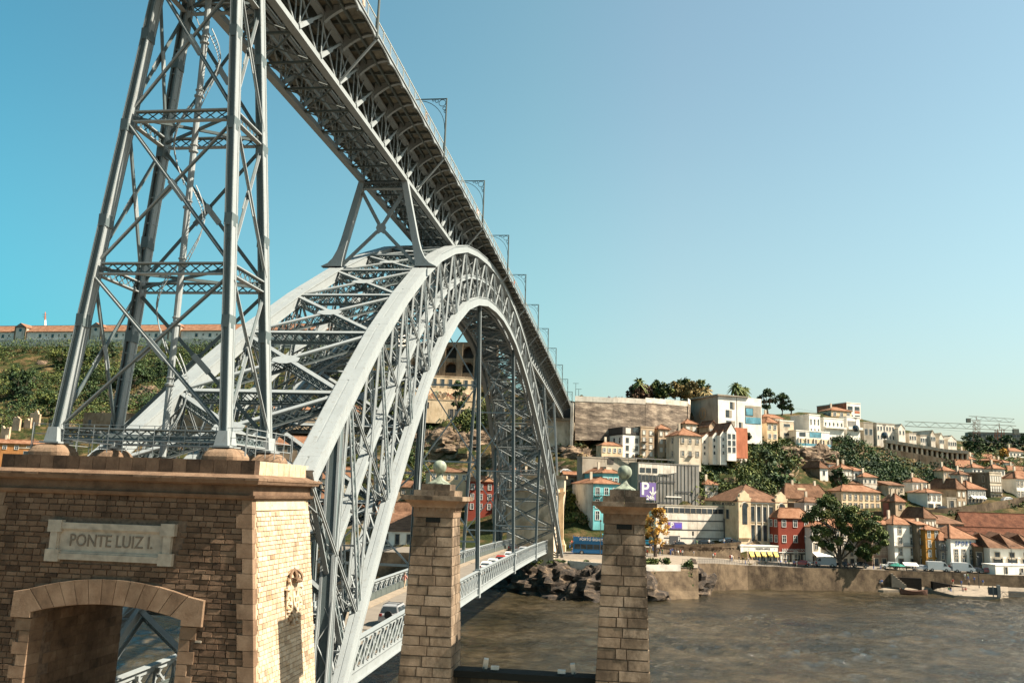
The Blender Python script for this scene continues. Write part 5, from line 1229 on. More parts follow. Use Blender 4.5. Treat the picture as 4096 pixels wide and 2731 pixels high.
bn = h.slab(W_*.035, W_*.285, -.30, -.24, h.zb+Hh*.18, h.zb+Hh*.57, 'purple', 'parking_banner'); h.sign('P', W_*.11, h.zb+Hh*.42, 5.0, 'frame_w', off=-.33, bold=.1, par=bn); h.sign('24h', W_*.195, h.zb+Hh*.23, 1.7, 'frame_w', off=-.33, bold=.05, par=bn); h.sign('↓', W_*.235, h.zb+Hh*.36, 3.2, 'frame_w', off=-.33, bold=.08, par=bn)
q = MB(); z = h.ze+.3
for k in range(10): a = P(-9+k*W_*.95/9, .5+(3 if k < 3 else 0), z-.3); q.beam(a, a+Vector((0,0,1.6)), .12, .12)
q.beam(P(-9,3.5,z+1.3), P(W_*.6,.5,z+1.2), .5, .2); q.beam(P(-9,5.5,z+1.3), P(W_*.6,2.5,z+1.2), .5, .2); q.build('roof_pergola', M['w_grey'], h.t)
h = H('turquoise and white house with a hip roof, upper of the two', 2332, 2411, 2474, 1889, 1990, 203, 22, 'w_cyan', 'hip', 'r_orange', 1.6, 2, 3, (1.0, 1.6), 'd', chim=1, top=1.6)
h.slab(h.w*.33, h.w*.72, 1.2, 3.2, h.ze+.2, h.ze+1.6, 'w_pale', 'dormer')
h = H('turquoise and white house with iron balconies, lower one beside the blank gable', 2289, 2374, 2476, 1931, 2072, 197, 22, 'w_cyan', 'hip', 'r_orange', 1.7, 3, 3, (1.1, 2.2), 'd', top=1.4, bands=2, balc=((0,0),(0,1)))
for hh_ in (h,): 
    q = MB(); P = h.P; q.add([P(-.04,0,h.zb-3),P(-.04,h.d,h.zb-3),P(-.04,h.d,h.ze),P(-.04,0,h.ze)], [(3,2,1,0)]); q.build('blank_gable', M['w_white2'], h.t)
h = H('big pale concrete retaining block with a blank wall above the turquoise houses', 2313, 2330, 2545, 1829, 1935, 214, 10, 'w_concrete', 'flat', 'w_concrete', 0, cat='building', name='concrete_block', depth=8)
h.slab(h.w*.46, h.w*.57, -.1, 0, h.ze-1.5, h.ze-.1, 'w_dark', 'opening')
# ---- hillside terraces, left group
h = H('white building with a dark boxy top floor below the great retaining wall', 2400, 2491, 2563, 1737, 1830, 232, 28, 'w_white', 'flat', 'w_dark', 0, 3, 2, (1.1, 1.6), 'n', 4)
h.slab(-.1, h.w+.1, -.1, h.d+.1, h.ze, h.ze+2.4, 'w_dark', 'top_floor'); h.slab(h.w*.15, h.w*.42, -.15, -.1, h.ze+.3, h.ze+2.1, 'w_white2', 'blind'); h.slab(h.w*.55, h.w*.98, -.15, -.1, h.ze+.9, h.ze+2.3, 'glass', 'window_band')
h = H('small cream cottage with a little hip roof in front of the dark-topped building', 2394, 2407, 2488, 1778, 1830, 226, 14, 'w_cream', 'hip', 'r_orange', 1.0, 1, 4, (.8, 1.2), 'd', depth=7, over=.1)
h = H('tall narrow stained apartment house with stacked balconies', 2561, 2563, 2617, 1708, 1822, 234, 18, 'w_beige', 'flat', 'w_beige', 0, 4, 2, (.9, 1.3), 's', depth=8, balc=((1,0),(2,0)))
h = H('stained beige house with hip roof and washing, left of the big cream house', 2618, 2634, 2678, 1713, 1810, 236, 22, 'w_beige', 'hip', 'r_orange', 1.5, 3, 2, (.9, 1.3), 's', depth=8)
h = H('beige house with a shallow orange roof right under the retaining wall', 2665, 2741, 2791, 1692, 1740, 250, 25, 'w_cream', 'hip', 'r_orange', 1.6, 1, 2, (1.4, 1.5), 's')
h = H('big cream cube house with a wide hip roof and peeling base', 2664, 2716, 2805, 1738, 1842, 229, 22, 'w_pale', 'hip', 'r_orange', 2.5, 2, 3, (.9, 1.5), 'w', 1, chim=0, balc=((1,1),))
h = H('little beige gabled house with a dark mossy roof beside the white block', 2797, 2836, 2871, 1704, 1745, 246, 25, 'w_beige', 'gable_f', 'r_brown', 1.9, 1, 2, (.7, 1.0), 'd')
for k, (a, b_, e, l) in enumerate(((2808,2850,1748,'left'), (2850,2880,1742,'middle'), (2880,2908,1738,'right'))): h = H('white gabled row house, %s one of the three touching each other' % l, a-2, a, b_, e, 1818, 236-k, 20, 'w_white', 'gable_f', 'r_orange', 1.5, 3, 2 if k < 2 else 1, (.6, .95), 'n', depth=8, over=.1, group='white gabled row houses')
h = H('modern white and terracotta house with a pointed glazed gable', 2907, 2908, 2948, 1722, 1802, 234, 20, 'w_white', 'gable_f', 'r_orange', 2.6, 3, 2, (1.1, 1.6), 'n', depth=9, over=.1)
h.slab(h.w, h.w+4.6, .8, 7, h.zb-2, h.ze+1.2, 'w_terracotta', 'terracotta_wing')
# retaining wall
wt = thing('retaining_wall', (20, 250, 35), 'huge dark stained retaining wall crossing the hilltop beside the bridge end', 'wall')
m, n, b = mat('great_wall_stone'); f = noise_f(n, pos(n, (.5,.5,1.6)), .42, 9, .72); g_ = noise_f(n, pos(n, (1,1,.15)), .3, 5, .6)
c = ramp(n, f, [(0.36, (.05,.036,.024)), (0.50, (.135,.10,.07)), (0.66, (.33,.26,.185))]); n.links.new(mixc(n, .45, c, ramp(n, g_, [(.4, (.25,)*3), (.6, (.75,)*3)]), 'OVERLAY'), b.inputs['Base Color']); b.inputs['Roughness'].default_value = .95; bump(n, b, f, .8, .5); M['bigwall'] = m
pts = [(2300,1604,1760,240), (2454,1611,1760,243), (2582,1614,1765,247), (2752,1622,1720,256), (2762,1610,1720,262)]
for k in range(len(pts)-1):
    (a, ya, ba, Ya), (b_, yb, bb, Yb) = pts[k], pts[k+1]; q = MB(); A, B, C_, D = at(a, ya, Y=Ya), at(b_, yb, Y=Yb), at(b_, bb, Y=Yb-3.2), at(a, ba, Y=Ya-3.2); o = Vector((0, 6, 0)); zt = 52.1
    A.z = B.z = (A.z+B.z)/2
    q.add([D, C_, B, A, D+o, C_+o, B+o, A+o], [(0,1,2,3),(7,6,5,4),(3,2,6,7),(1,5,6,2),(0,3,7,4)]); q.build('wall_section', M['bigwall'], wt)
    q = MB(); u = Vector((0,0,1.7)); q.add([A-Vector((0,.15,0)), B-Vector((0,.15,0)), B+o*.1, A+o*.1, A-Vector((0,.15,0))+u, B-Vector((0,.15,0))+u, B+o*.1+u, A+o*.1+u], BOXF); q.build('parapet', M['w_white2'], wt)
# big white modern block
h = H('large white modern block with scattered square openings at the hill edge', 2754, 2872, 3053, 1582, 1730, 256, 18, 'w_white', 'none', cat='building', name='hilltop_block')
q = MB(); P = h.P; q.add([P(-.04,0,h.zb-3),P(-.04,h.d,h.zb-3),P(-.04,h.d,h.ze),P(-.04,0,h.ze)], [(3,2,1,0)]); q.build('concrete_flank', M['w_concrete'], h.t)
for a, b_, c_, d_ in ((2921,1604,2940,1633),(2903,1637,2928,1667),(2905,1680,2941,1702),(2957,1684,2973,1711)):
    p0, p1 = at(a, b_, Y=256), at(b=0, x=c_, y=d_, Y=256) if False else at(c_, d_, Y=256); x0 = (Vector((p0.x, p0.y, 0))-h.c).dot(h.u)*1.0; 
    f0, f1 = (a-2872)/(3053-2872), (c_-2872)/(3053-2872); h.slab(h.w*f0, h.w*f1, -.05, 0, p1.z, p0.z, 'glass', 'opening')
    h.slab(h.w*(f0+(f1-f0)*.55), h.w*f1, -.09, -.05, p1.z, p0.z, 'w_concrete', 'reveal')
h.slab(h.w*.62, h.w*.985, -.06, 0, h.ze-8.7, h.ze-2.6, 'w_concrete', 'loggia'); lg = h.slab(h.w*.625, h.w*.80, -.12, -.06, h.ze-6.0, h.ze-3.4, 'glass', 'window')
M['bluglass'] = plain('blue_glass', (.10,.26,.32), .15, var=.3, scale=.5, spec=.7); h.slab(h.w*.635, h.w*.785, -.16, -.12, h.ze-5.8, h.ze-3.6, 'bluglass', 'pane', lg); h.slab(h.w*.625, h.w*.975, -.12, -.06, h.ze-8.6, h.ze-6.5, 'bluglass', 'glazed_front')
q = MB(); q.add([P(-.5,-.6,h.ze+.0),P(h.w*.7,-.6,h.ze+.1),P(h.w*.7,h.d,h.ze),P(-2,h.d+2,h.ze),P(-.5,-.6,h.ze+.5),P(h.w*.7,-.6,h.ze+.3),P(h.w*.7,h.d,h.ze+.6),P(-2,h.d+2,h.ze+.5)], BOXF); q.build('roof_slab', M['w_concrete'], h.t); h.slab(h.w*.42, h.w*.43, -.05, 0, h.zb, h.ze, 'w_dark', 'joint')
# emblem on the flank
q = MB(); pr = None
for k in range(17):
    t = 2*math.pi*k/16; c = P(-.08, h.d*.50+2.0*math.cos(t), h.ze-5.2+1.9*math.sin(t))
    if pr is not None: q.beam(pr, c, .22, .08, h.u)
    pr = c
M['mural'] = plain('faded_orange_paint', (.42,.26,.12), .9); q.build('painted_ring', M['mural'], h.t); h.sign('T', h.d*.50, h.ze-5.2, 3.0, 'mural', side=True, off=-.08)
# ---- middle terraces
h = H('cream villa with arched windows and a hip roof in front of the white block', 2986, 3067, 3117, 1688, 1760, 266, 24, 'w_cream', 'hip', 'r_orange', 2.2, 2, 2, (1.0, 1.4), 'd', 2, balc=())
h = H('low cream house with an orange roof behind the villa', 3050, 3052, 3140, 1668, 1700, 276, 15, 'w_white2', 'hip', 'r_orange', 1.4, 1, 2, (.9, 1.0), 'n')
h = H('white plastered house with parapet, left part of the stepped modern terrace', 3117, 3119, 3183, 1683, 1755, 276, 12, 'w_pale', 'flat', 'w_white', 0, 2, 1, (2.6, 1.0), 'n')
h = H('white modern cube with tall slit windows on the terrace edge', 3170, 3236, 3291, 1659, 1735, 280, 22, 'w_white', 'flat', 'w_white', 0, 2, 3, (.55, 2.0), 'n', 0, top=1.6)
h = H('wide white modern terrace house with glass balconies over the cliff', 3181, 3184, 3327, 1722, 1786, 274, 12, 'w_white', 'flat', 'w_white', 0, depth=9, sink=0)
h.slab(h.w*.05, h.w*.97, -.08, 0, h.zb+.8, h.zb+3.0, 'w_cream', 'loggia')
for k in range(5): h.slab(h.w*(.05+.23*k), h.w*(.065+.23*k), -.5, 0, h.zb+.5, h.zb+3.2, 'w_white', 'pier'); h.slab(h.w*(.10+.23*k), h.w*(.145+.23*k), -.12, -.08, h.zb+.8, h.zb+2.8, 'ironwork', 'doorway')
h.slab(0, h.w, -.7, 0, h.zb, h.zb+.5, 'w_white', 'balcony_slab'); h.slab(.1, h.w, -.72, -.66, h.zb+.5, h.zb+1.3, 'bluglass', 'balustrade'); h.slab(h.w*.4, h.w*.75, -.06, 0, h.ze-2.0, h.ze-.2, 'bluglass', 'window'); h.slab(h.w*.1, h.w*.28, -.06, 0, h.ze-1.8, h.ze-.4, 'glass', 'window')
h = H('white two-storey house with small square windows, right of the modern cube', 3292, 3294, 3386, 1672, 1735, 290, 10, 'w_white', 'flat', 'w_white', 0, 1, 5, (.6, 1.3), 'n', top=1.6); h.slab(0, h.w*1.05, -1.0, 0, h.ze-3.6, h.ze-3.0, 'w_white', 'canopy')
h = H('white house with a broad balcony and louvred front above the ivy cliff', 3384, 3386, 3452, 1667, 1738, 296, 8, 'w_white', 'flat', 'w_white', 0); h.slab(h.w*.08, h.w*.7, -.06, 0, h.ze-3.4, h.ze-1.4, 'w_grey', 'louvres'); h.slab(0, h.w*1.1, -1.0, 0, h.ze-4.6, h.ze-3.7, 'w_white', 'balcony')
h = H('flat-roofed apartment block with brick-red panels on the skyline', 3279, 3386, 3457, 1611, 1680, 346, 20, 'w_white', 'flat', 'w_white', 0, 2, 2, (2.6, 1.6), 'n', top=1.5)
q = MB(); P = h.P; q.add([P(-.05,0,h.zb-3),P(-.05,h.d,h.zb-3),P(-.05,h.d,h.ze),P(-.05,0,h.ze)], [(3,2,1,0)]); q.build('red_flank', M['w_terracotta'], h.t)
for k in (0, 1): h.slab(h.w*.57, h.w*.93, -.06, 0, h.ze-4.2-k*4.2, h.ze-3.2-k*4.2, 'w_terracotta', 'red_panel')
h = H('cream house with orange hip roof just in front of the skyline apartment block', 3287, 3325, 3420, 1639, 1672, 336, 15, 'w_cream', 'hip', 'r_orange', 1.8, 1, 3, (1.2, 1.5), 'd', 3)
h = H('grey stepped house at the right end of the upper terrace', 3452, 3454, 3505, 1690, 1752, 300, 8, 'w_concrete', 'flat', 'w_concrete', 0, 1, 2, (1.4, 2.2), 'n', top=2.4)
tw_ = [(3503,3506,3592,1694,1765,302,'flat',6,2,'leftmost, flat-topped, two rows of windows'), (3592,3593,3635,1712,1770,304,'gable_f',2,1,'second, narrow one'), (3634,3636,3679,1733,1778,308,'flat',3,1,'third, lower, dark roof line'),
       (3679,3681,3722,1742,1785,310,'flat',3,1,'fourth, low link before the gables'), (3722,3723,3756,1737,1787,311,'gable_f',3,1,'fifth, steep gable facing the river'), (3756,3757,3790,1748,1790,313,'gable_f',3,1,'sixth, lower gable facing the river'), (3790,3791,3841,1757,1798,316,'gable_f',4,1,'last, low gable at the right end')]
for (a, b_, c_, e, g_, Y, rf, cc, rr_, l) in tw_: h = H('pale terrace house above the arcade, '+l, a, b_, c_, e, g_, Y, 6, 'w_white2', rf, 'w_concrete' if rf == 'flat' else 'w_pale', 1.6, rr_, cc, (.7, 1.4), 'n', depth=10, over=.1, group='pale terrace houses above the arcade')
ar_ = thing('hillside_arcade', (130, 300, 40), 'long stone arcade of dark openings carrying the garden terraces over the ivy slope', 'arcade')
Aa = [(3545, 1768, 1795, 298), (3620, 1780, 1808, 300), (3700, 1792, 1822, 303), (3780, 1806, 1836, 306), (3868, 1812, 1832, 310)]
for k in range(17):
    f = k/16; px = 3545+323*f; yt = float(np.interp(px, [a[0] for a in Aa], [a[1] for a in Aa])); yb = float(np.interp(px, [a[0] for a in Aa], [a[2] for a in Aa])); Y = float(np.interp(px, [a[0] for a in Aa], [a[3] for a in Aa]))
    t0, b0 = at(px, yt, Y=Y), at(px, yb, Y=Y); q = MB(); q.box((t0.x-.35, Y-.5, b0.z-2), (t0.x+.35, Y+2, t0.z)); q.build('pier', M['w_pale'], ar_)
    if k < 16:
        px2 = px+323/16; t1 = at(px2, float(np.interp(px2, [a[0] for a in Aa], [a[1] for a in Aa])), Y=Y); q = MB(); q.prism([(t0.x-.3, Y-.8, t0.z-.25), (t1.x+.3, Y-.8, t1.z-.25), (t1.x+.3, Y-.8, t1.z+.9), (t0.x-.3, Y-.8, t0.z+.9)], (0, 3.5, 0)); q.build('terrace_wall', M['w_concrete'], ar_)
        q = MB(); q.prism([(t0.x, Y+2, b0.z-2), (t1.x, Y+2, b0.z-2), (t1.x, Y+2, t1.z), (t0.x, Y+2, t0.z)], (0, .3, 0)); q.build('back_wall', M['w_dark'], ar_)
        if k < 13: q = MB(); q.prism([(t0.x-1, Y-1.6, b0.z-4.5), (t1.x+1, Y-1.6, b0.z-5.2), (t1.x+1, Y-1.2, b0.z-.3), (t0.x-1, Y-1.2, b0.z+.1)], (0, 3, 0)); q.build('base_wall', M['w_stone'], ar_)
# ---- under the cliff
h = H('tall white house with a dark ivy-covered blind side under the cliff', 3209, 3279, 3316, 1870, 1945, 250, 22, 'w_white', 'hip', 'r_brown', 2.2, 2, 1, (.9, 1.4), 'n'); 
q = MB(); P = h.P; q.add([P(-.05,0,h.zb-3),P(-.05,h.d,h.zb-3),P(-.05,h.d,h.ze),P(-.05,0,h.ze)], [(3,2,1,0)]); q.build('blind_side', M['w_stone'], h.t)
h = H('long white house with an orange roof behind the dark fir tree', 3312, 3365, 3413, 1873, 1915, 252, 12, 'w_white2', 'hip', 'r_orange', 1.6, 1, 3, (1.3, 1.3), 's', 2)
h = H('small white end house with gable roof, right of the dark fir tree', 3413, 3414, 3455, 1880, 1920, 254, 14, 'w_white', 'gable_s', 'r_orange', 1.3, 1, 2, (.8, 1.1), 'n')
h = H('low white shed roof house tucked against the rock above the ivy house', 3252, 3315, 3372, 1853, 1875, 262, 14, 'w_white', 'mono', 'r_brown', 1.2)
h = H('long narrow roof over a crumbling pale wall under the ivy slope, left half', 3392, 3394, 3552, 1932, 1962, 250, 6, 'w_beige', 'mono', 'r_brown', 1.3, 1, 6, (.6, .9), 'b', depth=6)
h = H('long narrow roof over a crumbling pale wall under the ivy slope, right half', 3553, 3554, 3620, 1938, 1972, 252, 6, 'w_pale', 'mono', 'r_brown', 1.3, 1, 3, (.6, .9), 'b', depth=6)
h = H('large house that shows only a broad mossy brown roof with one dormer', 3120, 3137, 3318, 1990, 2030, 226, 8, 'w_beige', 'hip', 'r_brown', 4.2, 0, 0, depth=14); h.slab(h.w*.34, h.w*.52, 1.0, 4.0, h.ze+.8, h.ze+3.0, 'w_cream', 'dormer'); h.slab(h.w*.35, h.w*.48, .9, 1.0, h.ze+.9, h.ze+2.4, 'ironwork', 'dormer_window')
h = H('white chapel-like house with a small arched window behind the red restaurant', 3190, 3217, 3300, 2005, 2060, 218, 10, 'w_white', 'hip', 'r_brown', 1.4, 1, 3, (.7, 1.2), 'b'); h.slab(-3.8, -.3, -.5, 2.5, h.zb+1.2, h.ze-.4, 'w_dark', 'water_tank')
h = H('long cream three-storey house with stained walls, hip roof above the tree', 3312, 3366, 3523, 1962, 2068, 231, 10, 'w_cream', 'hip', 'r_orange', 1.9, 3, 7, (.8, 1.5), 'w', 1)
h = H('brown stone shed house with a pointed hip roof and a red door', 3526, 3581, 3622, 2004, 2068, 226, 16, 'w_beige', 'hip', 'r_orange', 2.2, 1, 1, (.9, 1.3), 'b')
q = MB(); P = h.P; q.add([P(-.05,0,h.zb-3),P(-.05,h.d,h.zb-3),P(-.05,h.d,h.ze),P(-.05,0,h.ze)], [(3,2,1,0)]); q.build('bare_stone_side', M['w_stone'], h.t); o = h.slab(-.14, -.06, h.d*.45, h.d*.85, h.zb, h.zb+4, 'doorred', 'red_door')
h = H('cream house with a long ridged brown roof behind the ochre house', 3585, 3696, 3741, 2070, 2110, 219, 14, 'w_pale', 'hip', 'r_brown', 2.8, 1, 2, (.8, 1.7), 's')
h = H('low shed with an open front and brown roof above the lettered white house', 3741, 3742, 3850, 2091, 2110, 222, 5, 'w_beige', 'mono', 'r_brown', 2.2, depth=8); h.slab(.4, h.w-.6, -.06, 0, h.zb+.2, h.ze-.5, 'ironwork', 'open_front')
h = H('very long stone warehouse with a dark brown roof across the right edge', 3812, 3860, 4200, 2104, 2135, 232, 4, 'w_beige', 'gable_s', 'r_dark', 4.0, cat='warehouse', name='warehouse', depth=14)
h = H('long low warehouse with a ribbed dark roof behind the white three-roofed one', 3825, 3835, 4200, 2158, 2175, 222, 3, 'w_beige', 'gable_s', 'r_dark', 3.6, cat='warehouse', name='warehouse', depth=12)
# ---- the rising street
h = H('white cubic house with a green door at the bottom of the rising street', 3632, 3707, 3769, 1968, 2045, 246, 12, 'w_white', 'hip', 'r_orange', 1.2, 2, 3, (.8, 1.3), 'w', door=2)
h = H('tiny grey garage between the white cube and the beige house', 3786, 3787, 3827, 1992, 2035, 249, 6, 'w_concrete', 'flat', 'w_concrete', 0, depth=5, door=1)
h = H('beige house under a very broad brown hip roof on the rising street', 3705, 3826, 3868, 1954, 2030, 254, 10, 'w_beige', 'hip', 'r_brown', 3.2, 2, 2, (.9, 1.5), 's')
h = H('blue-grey tiled house with four white awnings on the rising street', 3868, 3869, 3947, 1953, 2022, 256, 6, 'w_bluegrey', 'hip', 'r_orange', 2.6, 2, 5, (.8, 1.4), 'd', door=5); [h.awn(h.w*(.14+.2*k), h.w*(.28+.2*k), h.zb+3.3, 1.2, .7) for k in range(4)]
h = H('tall stained stone house with a long iron balcony on the rising street', 3867, 3957, 4014, 1890, 2010, 268, 12, 'w_pale', 'flat', 'w_pale', 0, 3, 5, (.7, 2.0), 's', 2, door=3); h.balcony(h.w/2, h.zb+(h.ze-h.zb)*.36, h.w)
q = MB(); P = h.P; q.add([P(-.05,0,h.zb-3),P(-.05,h.d,h.zb-3),P(-.05,h.d,h.ze),P(-.05,0,h.ze)], [(3,2,1,0)]); q.build('stone_side', M['w_stone'], h.t)
h = H('white house with orange hip roof at the right edge of the rising street', 4012, 4064, 4160, 1912, 1995, 272, 10, 'w_white', 'hip', 'r_orange', 2.8, 2, 6, (.8, 1.6), 'w', 0)
st_ = [(3640,2052,244),(3780,2040,246),(3950,2020,252),(4096,1995,262),(4300,1960,272)]
def street(px): 
    py = float(np.interp(px, [a[0] for a in st_], [a[1] for a in st_])); Y = float(np.interp(px, [a[0] for a in st_], [a[2] for a in st_])); z = at(px, py, Y=Y).z; return [(Y-4.0, z-7), (Y-4.0, z+.6), (Y-3.7, z+.6), (Y-3.7, z-.2), (Y+8, z+.1)]
ribbon_px(np.linspace(3690, 4300, 30), lambda p: street(p)[3:], 'rising_street', M['paving'], kind='structure'); tag(ribbon_px(np.linspace(3690, 4300, 30), lambda p: street(p)[:4], 'street_wall', M['quaywall']), 'long brown retaining wall carrying the rising street', 'wall')
# ---- upper right quarter
for a in (('orange-brown apartment house with terraces, upper right hillside', 3914,3963,4012,1840,1884,312,12,'w_orange','hip','r_orange',.9,2,2,(1.6,1.1),'n'), ('white house with small windows next to the orange-brown one', 4012,4013,4064,1848,1884,314,10,'w_white','hip','r_orange',1.0,2,2,(.8,.9),'n'),
          ('wide orange roof house below the arcade end', 3820,3822,3930,1864,1880,300,8,'w_pale','hip','r_orange',2.6), ('orange-roofed house with chimneys below the tower crane', 3925,3930,4025,1834,1850,334,8,'w_pale','hip','r_orange',2.2),
          ('white modern house with dark recesses at the right edge', 4014,4016,4140,1825,1865,346,6,'w_white','flat','w_white',0,1,3,(2.0,1.2),'n'), ('orange hip-roofed house at the right edge under the white modern one', 4028,4030,4160,1888,1905,302,6,'w_pale','hip','r_orange',2.6),
          ('white gabled cottage at the top of the wild garden', 3872,3875,3915,1835,1860,316,8,'w_white','hip','r_orange',1.2,1,2,(.9,.9),'n')): H(*a, depth=12)
h = H('long grey institutional building on the far skyline behind the cranes', 3878, 3882, 4180, 1728, 1775, 640, 0, 'w_concrete', 'flat', 'w_concrete', 0, 2, 12, (4.0, 2.2), 'n', cat='building', name='skyline_building', depth=20)
# ---- seen through and left of the arch
h = H('cream ruined factory front with graffiti seen through the arch', 1660, 1662, 1893, 1500, 1590, 262, -6, 'w_cream', 'flat', 'w_beige', 0, 1, 8, (1.2, 2.6), 'b', cat='building', name='ruined_factory', depth=8, sink=1)
RG = random.Random(4); gcols = [plain('spray_'+nm, c, .8, var=.05) for nm, c in (('white', (.75,.72,.68)), ('red', (.50,.07,.05)), ('cyan', (.10,.45,.50)), ('blackish', (.04,.04,.05)))]
for k in range(26):
    x = h.w*(.08+.84*k/26); z = h.zb+RG.uniform(.3, 1.6); c = gcols[[0,0,3,0,1,0,1,0,2,3][k % 10]]; q = MB(); pr = None; cx, cz, r_ = x, z+.6, RG.uniform(.5, 1.0)
    for t in range(9):
        a = RG.uniform(-.4,.4)+t*.75; p_ = h.P(cx+r_*math.cos(a)*.7, -.05-.002*k, cz+r_*math.sin(a))
        if pr is not None: q.beam(pr, p_, .02, RG.uniform(.2, .5), h.n)
        pr = p_
    q.build('graffiti', c, h.t)
h2 = H('lower floor of the ruin, pale with dark doorways, below the graffiti band', 1640, 1642, 1893, 1594, 1664, 258, -6, 'w_cream', 'flat', 'w_beige', 0, 0, 0, cat='building', name='ruined_ground_floor', depth=6, sink=2)
for f, w_ in ((.25, 1.3), (.62, 1.4), (.70, 1.4), (.79, 1.4), (.93, 1.2)): h2.opening(h2.w*f, h2.zb+(.2 if f > .5 else 3.2), w_, 3.0 if f > .5 else 2.0, 'ironwork', 'doorway')
ag = thing('buttress_arcade', (-20, 270, 75), 'two tiers of dark stone arches buttressing the cliff top behind the arch', 'arcade')
Y = 270
xs = [at(px, 1430, Y=Y).x for px in (1640, 1705, 1772, 1840, 1908, 1976)]; zt, zm, zb_ = at(1830, 1376, Y=Y).z, at(1830, 1440, Y=Y).z, at(1830, 1498, Y=Y).z
for x in xs: q = MB(); q.box((x-1.1, Y-1, zb_-3), (x+1.1, Y+4, zt)); q.build('buttress', M['w_stone'], ag)
for z in (zt, zm, zb_): q = MB(); q.box((xs[0], Y-.6, z-.9), (xs[-1], Y+4, z+.6)); q.build('cross_band', M['w_stone'], ag)
for i in range(len(xs)-1):
    for z in (zt, zm):
        q = MB(); a, b_ = xs[i]+1.1, xs[i+1]-1.1; n_ = 8; top = [(a+(b_-a)*k/n_, Y-.3, z-.9) for k in range(n_+1)]; bot = [(a+(b_-a)*k/n_, Y-.3, z-1.0-1.4*(abs(2*k/n_-1)**2.4)) for k in range(n_, -1, -1)]; q.prism(top+bot, (0, 3, 0)); q.build('arch', M['w_stone'], ag)
q = MB(); q.box((xs[0], Y+3, zb_-3), (xs[-1], Y+4, zt)); q.build('recess_wall', M['w_dark'], ag)
for a in (('cream house with brown roof seen between the pillar ball and the hangers', 1700,1722,1868,1883,1945,216,-4,'w_cream','hip','r_brown',1.6,1,5,(.8,1.3),'d'), ('dark red house seen through the hangers beside the bridge deck', 1872,1874,1975,1922,2040,212,-4,'w_red','hip','r_orange',1.5,3,3,(.9,1.5),'d'),
          ('cream house half hidden by the arch lattice, above the red house', 1960,1962,2080,1880,1950,220,-4,'w_pale','hip','r_orange',1.6,2,4,(.8,1.2),'n'), ('beige riverside building behind the far deck end with many windows', 1980,1982,2100,2010,2120,206,-3,'w_beige','flat','w_pale',0,3,5,(.9,1.4),'w'),
          ('white quayside shed with brown roof left of the near pillar', 1520,1522,1712,2120,2215,190,-8,'w_white','gable_s','r_brown',4.6,1,4,(1.0,2.6),'b'), ('long brown-roofed lodge behind the quayside shed', 1380,1382,1730,2052,2100,206,-8,'w_beige','gable_s','r_brown',3.6,1,7,(1.0,1.2),'b'),
          ('orange-roofed stone lodge with barred windows seen through the tower', 1060,1062,1330,1775,1845,236,-10,'w_stone','gable_s','r_orange',3.2,1,7,(1.6,1.6),'n'), ('stone lodge with an orange roof, upper one behind the rib bracing', 1090,1092,1420,1632,1690,270,-10,'w_beige','gable_s','r_orange',3.0,1,7,(1.4,1.2),'b'),
          ('white warehouse with orange roof between tower foot and pier', 1060,1062,1340,2012,2100,200,-8,'w_white','gable_s','r_orange',4.4,1,5,(1.0,1.4),'b'), ('stone warehouse with long orange roof right behind the pier top', 1080,1082,1420,1905,1965,216,-8,'w_pale','gable_s','r_orange',3.8,1,6,(1.0,1.2),'b'),
          ('brown-roofed house climbing the slope under the ruin', 1560,1562,1700,1945,2010,222,-8,'w_beige','hip','r_brown',2.0,1,4,(.9,1.2),'w'), ('pale house beside the far tower foot behind the lattice', 2095,2096,2190,1905,1975,214,4,'w_cream','hip','r_orange',1.6,2,3,(.8,1.2),'n'),
          ('beige house with brown roof right of the far trestle foot', 2255,2262,2312,1905,1945,218,10,'w_beige','gable_s','r_orange',1.6,1,1,(1.0,1.0),'n'), ('orange painted house at the left edge beyond the pier', -60,-50,168,1768,1830,246,-6,'w_orange','hip','r_orange',1.4,1,5,(1.2,1.2),'d'), ('orange house with flat terrace, stepping forward at the left edge', 60,75,240,1792,1850,236,-6,'w_orange','flat','w_pale',0,1,3,(1.4,1.2),'n')): H(*a, cat='warehouse' if 'lodge' in a[0] or 'warehouse' in a[0] or 'shed' in a[0] else 'house')
